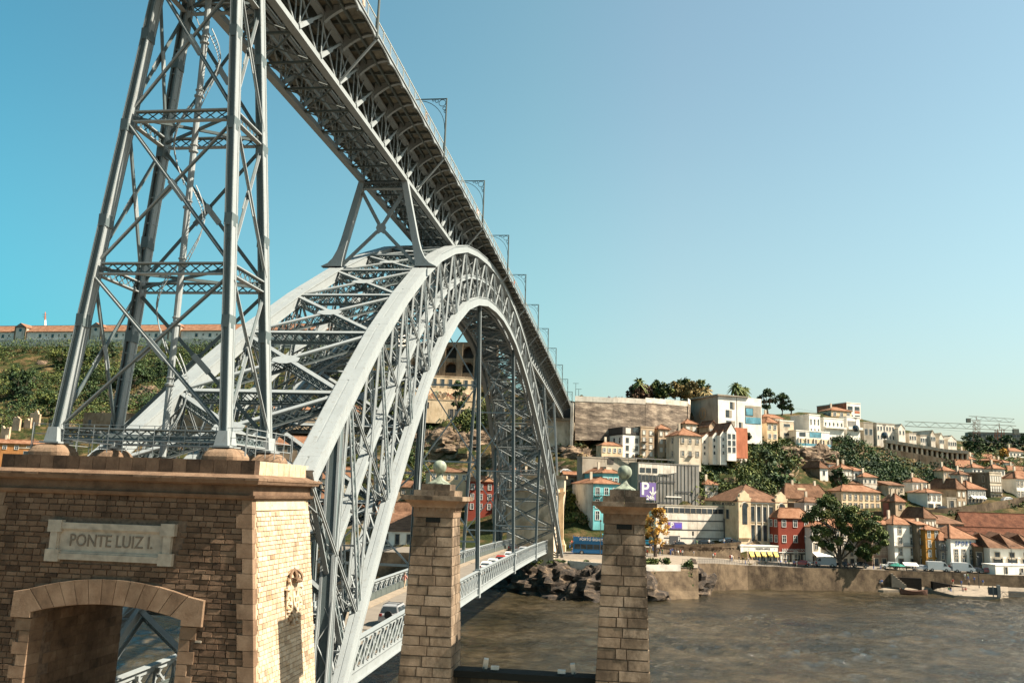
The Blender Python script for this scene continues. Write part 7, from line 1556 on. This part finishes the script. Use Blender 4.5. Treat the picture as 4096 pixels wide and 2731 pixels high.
    if kind == 'suv':
        q = MB(); [q.beam((-1.8, s*.62, 1.80), (.1, s*.62, 1.82), .05, .05) for s in (-1, 1)]; [q.beam((x, -.62, 1.82), (x, .62, 1.82), .05, .05) for x in (-1.3, -.3)]; q.build('roof_rack', M['ironwork'], t)
        q = MB(); q.tube([(-2.36, 0, 1.0), (-2.5, 0, 1.0)], .34, 12); q.build('spare_wheel', M['tyre'], t)
    t.location = loc; t.rotation_euler.z = rz; return t
vz = lambda y: zl(y)+.93
def deckY(px, py, x):     # Y on the lower deck where column px, lateral x is
    p_ = at(px, py, X=x); return p_.y
vehicle('suv', 'silver', (2.0, 39.5, vz(39.5)), math.pi/2, 'silver off-road car with roof rack driving on the lower deck', 'car', 'car')
for k, (y, x, c_, lb) in enumerate(((92, 1.9, 'white', 'white car leading the queue on the lower bridge deck'), (98.5, 1.9, 'white', 'second white car in the queue on the lower bridge deck'), (107, 1.9, 'red', 'dark red car between white ones on the lower bridge deck'), (118, 1.9, 'white', 'white car farther along the lower bridge deck'), (128, 1.9, 'grey', 'grey car farther along the lower bridge deck'), (139, 1.9, 'silver', 'silver car near the far end of the lower bridge deck'), (150, -1.6, 'black', 'black car on the left lane near the far end of the lower deck'))): vehicle('car', c_, (x, y, vz(y)), math.pi/2, lb, 'car', 'car', 'cars on the lower deck')
p_ = at(2170, 2175, Y=183); b1 = vehicle('bus', 'white', (p_.x-1, 183.5, 7.1), math.radians(4), 'white city bus turning at the far end of the lower deck', 'bus', 'bus')
p_ = at(2395, 2190, Y=183); b2 = vehicle('bus', 'blue', (p_.x-.6, 183.0, 7.1), math.pi+math.radians(2), 'blue open-top sightseeing bus full of passengers on the plaza', 'sightseeing_bus', 'bus')
q = MB(); Z = 7.1; L = b2.location
q.box((-5.7,-1.22,3.1), (5.7,-1.14,4.15)); q.box((-5.7,1.14,3.1), (5.7,1.22,4.15)); q.box((5.6,-1.2,3.1), (5.72,1.2,4.4)); q.box((-5.72,-1.2,3.1), (-5.6,1.2,4.2)); o = q.build('upper_deck_side', CP['blue']); o.parent = b2
q = MB(); q.box((-5.6,-1.15,4.9), (-1.4,1.15,5.05)); [q.box((x,-1.1,4.1), (x+.08,1.1,4.9)) for x in (-5.5,-1.6)]; o = q.build('upper_canopy', CP['cyan']); o.parent = b2
text('PORTO SIGHTSEEING', 'side_lettering', .86, (0, 1.26, 3.62), (math.pi/2, 0, math.pi), M['frame_w'], None, .02, True, 1.0, .012).parent = b2
tk = [(2552,2186,'black','suv','black car waiting in front of the car park entrance',0), (2715,2188,'black','car','black car on the upper road right of the car park entrance',0), (2822,2179,'black','car','black estate car parked on the upper road by the stair tower',0), (2812,2172,'white','car','white car parked behind the black estate car on the upper road',0), (2905,2170,'white','car','white car at the right end of the upper road',0), (2930,2176,'black','car','black car parked beside the railing at the right end of the upper road',0), (2585,2180,'cyan','car','pale blue car behind the yellow tree',0)]
for px, py, c_, kd, lb, rz in tk:
    p_ = ground_pt(px, py+2); vehicle('car' if kd != 'suv' else 'car', c_, (p_.x, p_.y, p_.z), math.radians(rz+R.uniform(-4,4)+(180 if px % 2 else 0)), lb)
for px, c_, kd, lb in ((3200,'red','car','dark red car parked in front of the red restaurant'), (3292,'silver','van','silver minivan parked left of the big plane tree'), (3352,'black','car','black car partly hidden by the plane tree trunk'), (3430,'black','car','black car parked right of the plane tree trunk'), (3548,'white','suv','white off-road car parked left of the green parasol'), (3668,'silver','car','silver car parked behind the white market stall'), (3740,'white','van','white delivery van, left of the two big ones'), (3838,'white','van','white delivery van, right of the two big ones'), (3798,'grey','car','grey car between the two white vans'), (3882,'black','car','black car parked right of the white vans'), (3930,'red','car','orange-red car parked by the dark shed at the quay')):
    Y = min(203.0, 200.3+(px-3112)*.0127-2.6); pr = colat(px); z = pr[1][1]+(pr[2][1]-pr[1][1])*(Y-pr[1][0])/(pr[2][0]-pr[1][0])+.12; vehicle(kd, c_, (terr_x(px, Y), Y, z), math.radians(180 if kd != 'van' or px < 3400 else 0)+R.uniform(-.05,.05), lb, 'van' if kd == 'van' else 'car', 'van' if kd == 'van' else 'car')
p_ = at(3840, 2044, Y=249); 
for px, c_, lb in ((3772,'black','dark hatchback parked at the foot of the rising street'), (4038,'white','white car parked on the rising street near the right edge')):
    s_ = street(px); Y = s_[3][0]+2.6; vehicle('car', c_, (terr_x(px, Y), Y, s_[3][1]+.15), math.radians(10), lb)
for px, py, c_, lb in ((2268,1886,'white','white car parked behind the trestle base'),): p_ = at(px, py, Y=222); vehicle('car', c_, (p_.x, 222, p_.z-.6), .2, lb)
# ================================================================== people
def person_mesh(pose, seed):
    V, E, Rd = [], [], []
    def v(p_, r_, par=None):
        V.append(p_); Rd.append(r_)
        if par is not None: E.append((par, len(V)-1))
        return len(V)-1
    sit = pose == 'sit'; wk = .22 if pose == 'walk' else .04; pz = .45 if sit else .93
    pel = v((0,0,pz), .135); ch = v((0,0,pz+.22), .12, pel); c2 = v((0,0,pz+.42), .15, ch); nk = v((0,0,pz+.55), .055, c2); hd = v((0,-.01,pz+.64), .085, nk); v((0,0,pz+.77), .085, hd)
    for s in (-1, 1):
        sh = v((s*.19,0,pz+.46), .065, c2); el = v((s*.25,s*wk*.5-.02,pz+.20), .045, sh); v((s*.24,s*wk*.9-.08,pz-.02), .035, el)
        hp = v((s*.10,0,pz-.06), .095, pel)
        if sit: kn = v((s*.12,-.42,pz), .07, hp); an = v((s*.12,-.45,.08), .045, kn); v((s*.12,-.58,.04), .04, an)
        else: kn = v((s*.10,-s*wk*.8-.02,.50), .068, hp); an = v((s*.09,-s*wk*1.2+(.06 if s*wk > .1 else 0),.09), .045, kn); v((s*.09,-s*wk*1.2-.13,.04), .04, an)
    me = bpy.data.meshes.new('person'); me.from_pydata(V, E, []); o = bpy.data.objects.new('person', me); COL.objects.link(o)
    md = o.modifiers.new('s', 'SKIN'); md.use_smooth_shade = True
    for i, r_ in enumerate(Rd): me.skin_vertices[0].data[i].radius = (r_, r_*.85)
    me.skin_vertices[0].data[0].use_root = True; o.modifiers.new('b', 'SUBSURF').levels = 1
    m2 = bpy.data.meshes.new_from_object(o.evaluated_get(bpy.context.evaluated_depsgraph_get())); bpy.data.objects.remove(o); m2.name = 'person'
    for k in range(3): m2.materials.append(M['shutter'])
    sl = pz+.50
    for p_ in m2.polygons:
        c = p_.center; p_.material_index = 0 if (c.z > sl and abs(c.x) < .13) or (abs(c.x) > .2 and c.z < pz+.22 and not sit) else (1 if c.z > pz-.02 and abs(c.x) < .36 and c.y > -.2 else 2)
    hr = MB(); hr.lathe((0,.015,pz+.70), [(.088,-.02),(.098,.05),(.085,.11),(.04,.15)], 8); h = hr.build('hair', M['ironwork']); hm = h.data; bpy.data.objects.remove(h)
    return m2, hm
PM_ = {p_: person_mesh(p_, 1) for p_ in ('stand', 'walk', 'sit')}
CL = {n_: plain('cloth_'+n_, c, .85, var=.08) for n_, c in (('white', (.60,.58,.54)), ('black', (.02,.02,.022)), ('red', (.40,.05,.03)), ('blue', (.03,.10,.30)), ('yellow', (.60,.42,.10)), ('grey', (.16,.16,.16)), ('beige', (.38,.29,.19)), ('pink', (.55,.22,.16)), ('green', (.05,.14,.06)))}
SK = plain('skin', (.40,.22,.14), .6, var=.05); HR = [plain('hair_dark', (.03,.018,.012), .7), plain('hair_brown', (.10,.05,.025), .7)]
def person(loc, rz, pose, top, leg, lab, grp=None):
    me, hm = PM_[pose]; o = bpy.data.objects.new('person', me); COL.objects.link(o); o.location = loc; o.rotation_euler.z = rz
    for k, m_ in enumerate((SK, CL[top], CL[leg])): o.material_slots[k].link = 'OBJECT'; o.material_slots[k].material = m_
    h = bpy.data.objects.new('hair', hm); COL.objects.link(h); h.parent = o; h.material_slots[0].link = 'OBJECT'; h.material_slots[0].material = HR[int(abs(loc[0])*7) % 2]
    s_ = .93+.12*((abs(loc[0])*13) % 1); o.scale = (s_,)*3
    return tag(o, lab, 'person', grp)
person((-3.35, 36.5, vz(36.5)+.14), .2, 'walk', 'yellow', 'black', 'person in a yellow top walking on the left footway, nearest on the lower deck')
person((-3.3, 63.5, vz(63)+.14), 2.9, 'walk', 'pink', 'beige', 'person in a pink top walking on the left footway behind the pillar')
person((-3.2, 79, vz(79)+.14), 3.0, 'walk', 'blue', 'black', 'person in dark blue walking on the left footway past the second hanger')
person((3.3, 9.5, vz(9.5)+.14), .1, 'walk', 'blue', 'black', 'person in blue beside the arch foot on the near end of the lower deck')
ordn = ['first', 'second', 'third', 'fourth', 'fifth', 'sixth', 'seventh', 'eighth', 'ninth', 'tenth', 'eleventh', 'twelfth', '13th', '14th', '15th', '16th', '17th', '18th', '19th', '20th', '21st', '22nd', '23rd', '24th']
def crowd(where, spots, grp, sit=()):
    for k, s_ in enumerate(sorted(spots)):
        px, py = s_[:2]; p_ = ground_pt(px, py)
        if p_ is None: continue
        if len(s_) > 2: p_ = at(px, py, Y=s_[2])
        top = R.choice(['white','black','red','blue','grey','beige','white','pink','black','green']); leg = R.choice(['black','blue','grey','beige','black']); pose = 'sit' if k in sit else R.choice(['walk', 'stand'])
        person(p_, R.uniform(0, 6.28) if pose != 'sit' else R.uniform(-.4, .4), pose, top, leg, 'person in a %s top %s, %s from the left' % (top, where, ordn[k % 24]), grp)
crowd('waiting before the sightseeing bus', [(2283+k*8.3+R.uniform(-2,2), 2192+R.uniform(-2,3)) for k in range(16)], 'people waiting at the sightseeing bus')
crowd('at the white plaza rim', [(2292,2218),(2385,2214),(2392,2212),(2412,2215)], 'people on the plaza')
crowd('under the yellow tree', [(2583,2222),(2590,2226),(2602,2212),(2616,2218),(2625,2224),(2632,2226),(2640,2222),(2650,2224),(2600,2192),(2612,2205)], 'people under the yellow tree')
crowd('on the pavement before the car park', [(2650,2188),(2662,2190),(2668,2188),(2674,2189),(2695,2188),(2701,2189),(2773,2187),(2787,2186),(2835,2184),(2894,2182),(2925,2181)], 'people on the upper pavement')
crowd('on the sloping footpath', [(2682,2223),(2690,2220),(2700,2224),(2712,2226),(2722,2224),(2729,2226),(2774,2228),(2850,2238),(2858,2236),(2918,2247),(2924,2246),(2930,2248),(2953,2249)], 'people on the sloping footpath')
crowd('on the promenade', [(2968,2254),(2978,2257),(2990,2258),(3032,2250),(3108,2264),(3118,2265),(3138,2266),(3150,2267),(3170,2268),(3180,2268),(3226,2270),(3234,2271),(3246,2272),(3258,2271),(3384,2276),(3392,2277),(3405,2278),(3415,2276),(3445,2277),(3485,2279),(3512,2279),(3518,2278)], 'people on the promenade')
crowd('near the market stalls', [(3550,2280),(3575,2284),(3588,2286),(3600,2284),(3614,2285),(3640,2284),(3650,2286),(3694,2282),(3698,2283),(3783,2286),(3806,2285),(3836,2288),(3864,2288),(3870,2287),(3948,2286),(3960,2287)], 'people near the market stalls')
crowd('on the slipway', [(3812,2342,194.5),(3846,2346,194.5),(3860,2317,198.5),(3872,2318,198.5),(3876,2344,195),(3898,2332,197),(3932,2344,195.4),(3955,2372,191.2)], 'people on the slipway')
crowd('seated on the slipway edge', [(3796,2364,191),(3803,2364,191),(3852,2366,191),(3863,2367,191),(3520,2334,197.5),(3527,2334,197.5)], 'people seated at the slipway', sit=(0,1,2,3,4,5))
for k in range(14):   # passengers on the open top
    x = -5.0+k*.72+R.uniform(-.1,.1); top = R.choice(['white','beige','pink','black','grey']); o = person((L.x-x, L.y-R.uniform(-.7,.7), Z+3.15), R.uniform(1.2,2), 'sit', top, 'black', 'passenger in a %s top on the open bus deck, %s from the right' % (top, ordn[k]), 'passengers on the open-top bus')
for k, px in enumerate((2461,2466,2474,2480,2488,2440,2434)): p_ = at(px, 1603, Y=246); person((p_.x, 246.8, 52.2), 0, 'stand', R.choice(['black','blue','white']), 'black', 'tiny person on the great wall parapet, %s from the left' % ordn[k], 'people on the great wall')
for k, y in enumerate((14, 33, 60, 61, 96)): person((4.1, y, ze(y)+.32), 1.5, 'stand', ('beige','black','pink','white','red')[k], 'black', 'person at the upper deck railing, %s from the near end' % ordn[k], 'people on the upper deck')
# ================================================================== street furniture
def lamp_post(px, yb, yt, Y, lab, kind='lamp'):
    a, b_ = at(px, yb, Y=Y), at(px, yt, Y=Y); t = thing('lamp_post', a, lab, 'lamp post', 'lamp posts'); q = MB(); q.tube([a-Vector((0,0,1)), (a.x, a.y, b_.z)], [.10,.06], 6); q.build('post', M['ironwork'], t); q = MB(); c = Vector((a.x, a.y, b_.z))
    if kind == 'double': q.beam(c+Vector((-1.0,0,0)), c+Vector((1.0,0,0)), .22, .10)
    elif kind == 'signal': q.box((c.x-.22, c.y-.2, c.z-1.1), (c.x+.22, c.y+.2, c.z))
    else: q.lathe(c-Vector((0,0,.1)), [(.10,0),(.26,.15),(.24,.4),(.05,.55)], 8)
    q.build('lamp_head', M['ironwork'], t)
for a in ((2302,1603,1533,262,'double-armed lamp post at the bridge end, taller left one','double'),(2314,1603,1556,266,'double-armed lamp post at the bridge end, shorter right one','double'),(2772,2188,2124,197,'traffic signal post on the upper road before the car park','signal'),(2401,2200,2085,178,'lamp post on the plaza left of the clear-standing pillar','lamp'),(2747,2178,2070,206,'thin lamp post against the car park facade','lamp'),(2965,2180,2088,206,'lamp post at the corner of the stone hall','lamp'),(3223,2268,2150,203,'lamp post in front of the red restaurant','lamp'),
          (3462,2280,2180,203,'lamp post right of the plane tree','lamp'),(3783,2285,2185,203,'thin lamp post in front of the dark glazed balcony','lamp'),(3916,2334,2230,196.5,'lamp post standing on the slipway','lamp'),(4048,2256,2182,204.5,'two-armed lamp post before the white warehouse','double'),(2091,2168,2070,174.5,'lamp post at the far end of the lower deck','lamp'),(2173,2150,2089,182,'thin double mast behind the white bus','lamp'),(3718,2045,1978,246,'street lamp beside the white cubic house','lamp')): lamp_post(*a)
def parasol(px, yb, Y, col, lab):
    p_ = at(px, yb, Y=Y); t = thing('parasol', p_, lab, 'parasol'); q = MB(); q.tube([p_, p_+Vector((0,0,2.5))], .04, 5); q.build('pole', M['frame_w'], t); q = MB(); q.lathe(p_+Vector((0,0,2.1)), [(2.2,0),(2.15,.08),(.1,.75)], 8); q.build('canopy', col, t)
parasol(3590, 2296, 201.5, plain('green_canvas', (.01,.14,.10), .8), 'dark green parasol over the stall by the slipway steps')
st = thing('market_stall', at(3645, 2294, Y=201.5), 'white-canopied market stall right of the green parasol', 'market stall'); q = MB(); B = Vector(st.location)
for x in (-1.4, 1.4):
    for y in (-.9, .9): q.beam(B+Vector((x,y,0)), B+Vector((x,y,2.1)), .06, .06)
q.build('frame', M['ironwork'], st); q = MB(); q.prism([B+Vector(v) for v in ((-1.7,-1.1,2.0),(1.7,-1.1,2.0),(1.7,1.1,2.7),(-1.7,1.1,2.7))], (0,0,.06)); q.build('canopy', M['awning'], st); q = MB(); q.box(B+Vector((-1.3,-.8,0)), B+Vector((1.3,-.2,.9))); q.build('counter', M['ironwork'], st)
rl = thing('promenade_railing', (50, 190, 6), 'thin iron railing along the promenade above the river wall', 'railing'); q = MB(); pv = None
for px in np.linspace(2730, 3120, 60):
    c = colat(px)[1]; b_ = Vector((terr_x(px, c[0]+.1), c[0]+.1, c[1]+.35)); q.beam(b_, b_+Vector((0,0,1.0)), .05, .05)
    if pv is not None: q.beam(pv+Vector((0,0,1)), b_+Vector((0,0,1)), .05, .05); q.beam(pv+Vector((0,0,.5)), b_+Vector((0,0,.5)), .03, .03)
    pv = b_
q.build('rail', M['ironwork'], rl)
gt = thing('jetty_gate', at(3988, 2388, Y=190.6), 'grey metal gate and screen at the end of the jetty', 'gate'); B = Vector(gt.location); B.z = .5; q = MB(); q.box(B+Vector((-.9,-.1,0)), B+Vector((-.7,.1,2.6))); q.box(B+Vector((.1,-.3,0)), B+Vector((.8,.3,2.9))); q.build('posts', M['w_grey'], gt); q = MB(); q.box(B+Vector((-1.9,-.05,.5)), B+Vector((.1,.05,2.3))); q.build('screen', M['ironwork'], gt)
gw = thing('gangway', at(4060, 2385, Y=191), 'sloping lattice gangway leading off the jetty to the right', 'gangway'); q = MB()
a, b_ = at(3998, 2382, Y=192), at(4200, 2390, Y=192)
for z in (0, 1.0): q.beam(a+Vector((0,0,z)), b_+Vector((0,0,z)), .12, .12)
for k in range(12): f, g_ = k/12, (k+1)/12; A, B_ = a+(b_-a)*f, a+(b_-a)*g_; q.beam(A+Vector((0,0,1 if k % 2 else 0)), B_+Vector((0,0,0 if k % 2 else 1)), .08, .08)
q.build('lattice_rail', M['w_grey'], gw)
bt_ = thing('moored_boat', at(3655, 2362, Y=193.5), 'small brown wooden boat lying at the slipway edge', 'boat'); B = Vector(bt_.location); B.z = 0; q = MB(); n_ = 9; vs = []
for i in range(n_):
    u = i/(n_-1); x = -3.2+6.4*u; w_ = .9*math.sin(math.pi*min(1, u*.9+.08))**.6; h_ = .9+.5*(2*u-1)**2; vs += [B+Vector((x,-w_,h_)), B+Vector((x,-w_*.7,.1)), B+Vector((x,0,-.2)), B+Vector((x,w_*.7,.1)), B+Vector((x,w_,h_)), B+Vector((x,0,h_-.25))]
q.add(vs, [(i*6+j, (i+1)*6+j, (i+1)*6+(j+1)%6, i*6+(j+1)%6) for i in range(n_-1) for j in range(6)]+[(5,4,3,2,1,0), tuple(range(len(vs)-6, len(vs)))]); q.build('hull', plain('boat_brown', (.11,.05,.03), .7), bt_); q = MB(); q.box(B+Vector((-2.8,-.25,.5)), B+Vector((-2.3,.25,1.4))); q.build('stern_box', M['door'], bt_)
# stepped landing right of the plane tree
q = MB(); p0 = at(3560, 2300, Y=198.5)
for k in range(7): q.box((p0.x+k*.5, 197.3, 1.2), (p0.x+(k+1)*.5, 198.35, 4.5-k*.42))
t = q.build('landing_steps', M['paving'], label='stone steps leading down to the slipway beside the landing wall', cat='steps')
# ================================================================== cable cars and cranes
cw = thing('cable_line', at(3700, 1740, Y=285), 'ropeway cables of the gondola lift crossing the sky above the hillside', 'ropeway')
q = MB()
def rope(p_, r_=.05, sag=3):
    for (a, b_) in zip(p_[:-1], p_[1:]): A, B_ = at(a[0], a[1], Y=a[2]), at(b_[0], b_[1], Y=b_[2]); q.tube([A+(B_-A)*(k/8)-Vector((0,0,sag*4*(k/8)*(1-k/8)))*(1 if True else 0) for k in range(9)], r_, 3)
rope([(3180,1632,262),(4300,1748,262)], .028, 2); rope([(3200,1672,262),(4300,1782,262)], .028, 2)
q.build('rope', M['ironwork'], cw)
for k, (px, py, lb) in enumerate(((3423,1712,'dark round gondola cabin hanging before the white house, left of two'), (3538,1740,'dark round gondola cabin hanging before the terrace, right of two'))):
    p_ = at(px, py, Y=262); t = thing('gondola_cabin', p_, lb, 'gondola', 'gondola cabins on the ropeway'); q = MB(); q.lathe(p_-Vector((0,0,1.1)), [(.55,0),(.95,.35),(1.08,1.0),(.95,1.7),(.5,2.1)], 10); q.build('cabin', M['glass'], t); q = MB(); q.tube([p_+Vector((0,0,.9)), p_+Vector((.1,0,3.2))], .07, 5); q.beam(p_+Vector((-.5,0,3.2)), p_+Vector((.6,0,3.2)), .2, .25); q.build('hanger_arm', M['ironwork'], t)
def crane(px, yb, yt, Y, xl, xr, yj, w_, lab, mast, tower_col='w_terracotta', lat=True):
    a = at(px, yb, Y=Y); top = at(px, yt, Y=Y); l, r_ = at(xl, yj[0], Y=Y), at(xr, yj[1], Y=Y); t = thing('tower_crane', a, lab, 'crane', 'tower cranes'); q = MB(); n_ = max(8, int((top.z-a.z)/(w_*1.1)))
    for dx in (-w_/2, w_/2):
        for dy in (-w_/2, w_/2): q.beam(a+Vector((dx,dy,0)), Vector((top.x+dx, Y+dy, top.z)), .25, .25)
    for k in range(n_): z0, z1 = a.z+(top.z-a.z)*k/n_, a.z+(top.z-a.z)*(k+1)/n_; s_ = 1 if k % 2 else -1; q.beam((a.x-s_*w_/2, Y-w_/2, z0), (a.x+s_*w_/2, Y-w_/2, z1), .18, .18); q.beam((a.x+s_*w_/2, Y+w_/2, z0), (a.x-s_*w_/2, Y+w_/2, z1), .18, .18)
    q.build('mast', M[tower_col], t); q = MB(); h_ = w_*.8
    for z in (0, h_): q.beam(l+Vector((0,0,z)), r_+Vector((0,0,z)), .3, .25)
    n_ = int(abs(r_.x-l.x)/h_/1.2)
    for k in range(n_): A, B_ = l+(r_-l)*(k/n_), l+(r_-l)*((k+1)/n_); q.beam(A+Vector((0,0,h_ if k % 2 else 0)), B_+Vector((0,0,0 if k % 2 else h_)), .16, .16)
    q.build('jib', M['w_pale'], t); e = r_ if mast else l; q = MB(); q.box(e+Vector((-1.6,-1,-1.8)), e+Vector((.8,1,.8))); q.build('counterweight', M['w_concrete'], t); q = MB(); q.beam(top, top+Vector((0,0,3)), .25, .25); q.beam(top+Vector((0,0,3)), l+(r_-l)*.75, .08, .08); q.build('apex_tie', M['w_terracotta'], t)
crane(3998, 1822, 1716, 420, 3620, 4066, (1704, 1722), 3.0, 'tower crane with a brick-red mast rising in front of the dark trees', True)
crane(3906, 1770, 1682, 560, 3876, 4058, (1678, 1690), 3.0, 'second, farther tower crane with a pale jib pointing right', False)
ms = thing('radio_mast', at(180, 1305, Y=440), 'red and white radio mast behind the hilltop barracks', 'mast'); a, b_ = at(180, 1312, Y=440), at(181, 1248, Y=440); q = MB(); q.tube([a, (a+b_)/2], [.75,.5], 6); q.build('lower_shaft', M['w_white'], ms); q = MB(); q.tube([(a+b_)/2, b_], [.5,.25], 6); q.beam(b_+Vector((-1.6,0,-1.5)), b_+Vector((1.6,0,-1.5)), .2, .2); q.beam(b_+Vector((-1.2,0,-3)), b_+Vector((1.2,0,-3)), .2, .2); q.build('upper_shaft', M['w_terracotta'], ms)
# far twin of the ball pillars, beside the far arch foot
p_ = at(2243, 2187, Y=178); t = thing('far_stone_pillar', p_, 'tall pale stone pillar with a cap beside the far foot of the arch', 'stone pillar'); zt = at(2240, 1962, Y=178).z; x = p_.x; q = MB(); q.frust((x,178), 2.4, 2.4, p_.z-1, p_.z+.6); q.frust((x,178), 2.0, 2.0, p_.z+.6, p_.z+1.8, 1.35, 1.35); q.frust((x-.1,178), 1.35, 1.35, p_.z+1.8, zt-1.4, 1.15, 1.15); q.build('shaft', M['w_cream'], t); q = MB(); q.frust((x-.1,178), 1.2, 1.2, zt-1.4, zt-.6, 1.7, 1.7); q.frust((x-.1,178), 1.9, 1.9, zt-.6, zt-.2); q.frust((x-.1,178), 1.0, 1.0, zt-.2, zt+.7); q.build('capital', M['w_cream'], t)
# ruins on the left hillside
for k, (px, yb, yt, w_, Y, lb) in enumerate(((66,1700,1660,34,258,'broken wall stump of a ruin on the left hillside, tallest'),(110,1690,1668,30,260,'low broken wall of a ruin, middle of the left hillside group'),(140,1680,1640,44,262,'roofless ruin gable with ivy on the left hillside'),(20,1750,1702,40,250,'crumbling pale wall at the left edge above the orange house'))):
    a, b_ = at(px-w_/2, yb, Y=Y), at(px+w_/2, yt, Y=Y); q = MB(); rr = random.Random(k); n_ = 6; top = [Vector((b_.x+(a.x-b_.x)*i/n_, Y, b_.z-rr.uniform(0, 1.6))) for i in range(n_+1)]; q.prism([Vector((a.x,Y,a.z-2)), Vector((b_.x,Y,a.z-2))]+top, (0,.9,0)); q.build('ruined_wall', M['w_beige'], label=lb, cat='ruin')
rw_ = thing('terrace_wall', at(500, 1680, Y=268), 'long dark stone terrace wall with a small doorway on the left hillside', 'wall'); q = MB(); a, b_ = at(330, 1702, Y=268), at(860, 1660, Y=268); q.box((a.x, 268, a.z-3), (b_.x, 269.2, b_.z)); q.build('wall_body', M['w_stone'], rw_); q = MB(); c = at(352, 1700, Y=267.9); c2 = at(366, 1678, Y=267.9); q.box((c.x, 267.9, c.z), (c2.x, 268, c2.z)); q.build('doorway', M['ironwork'], rw_)
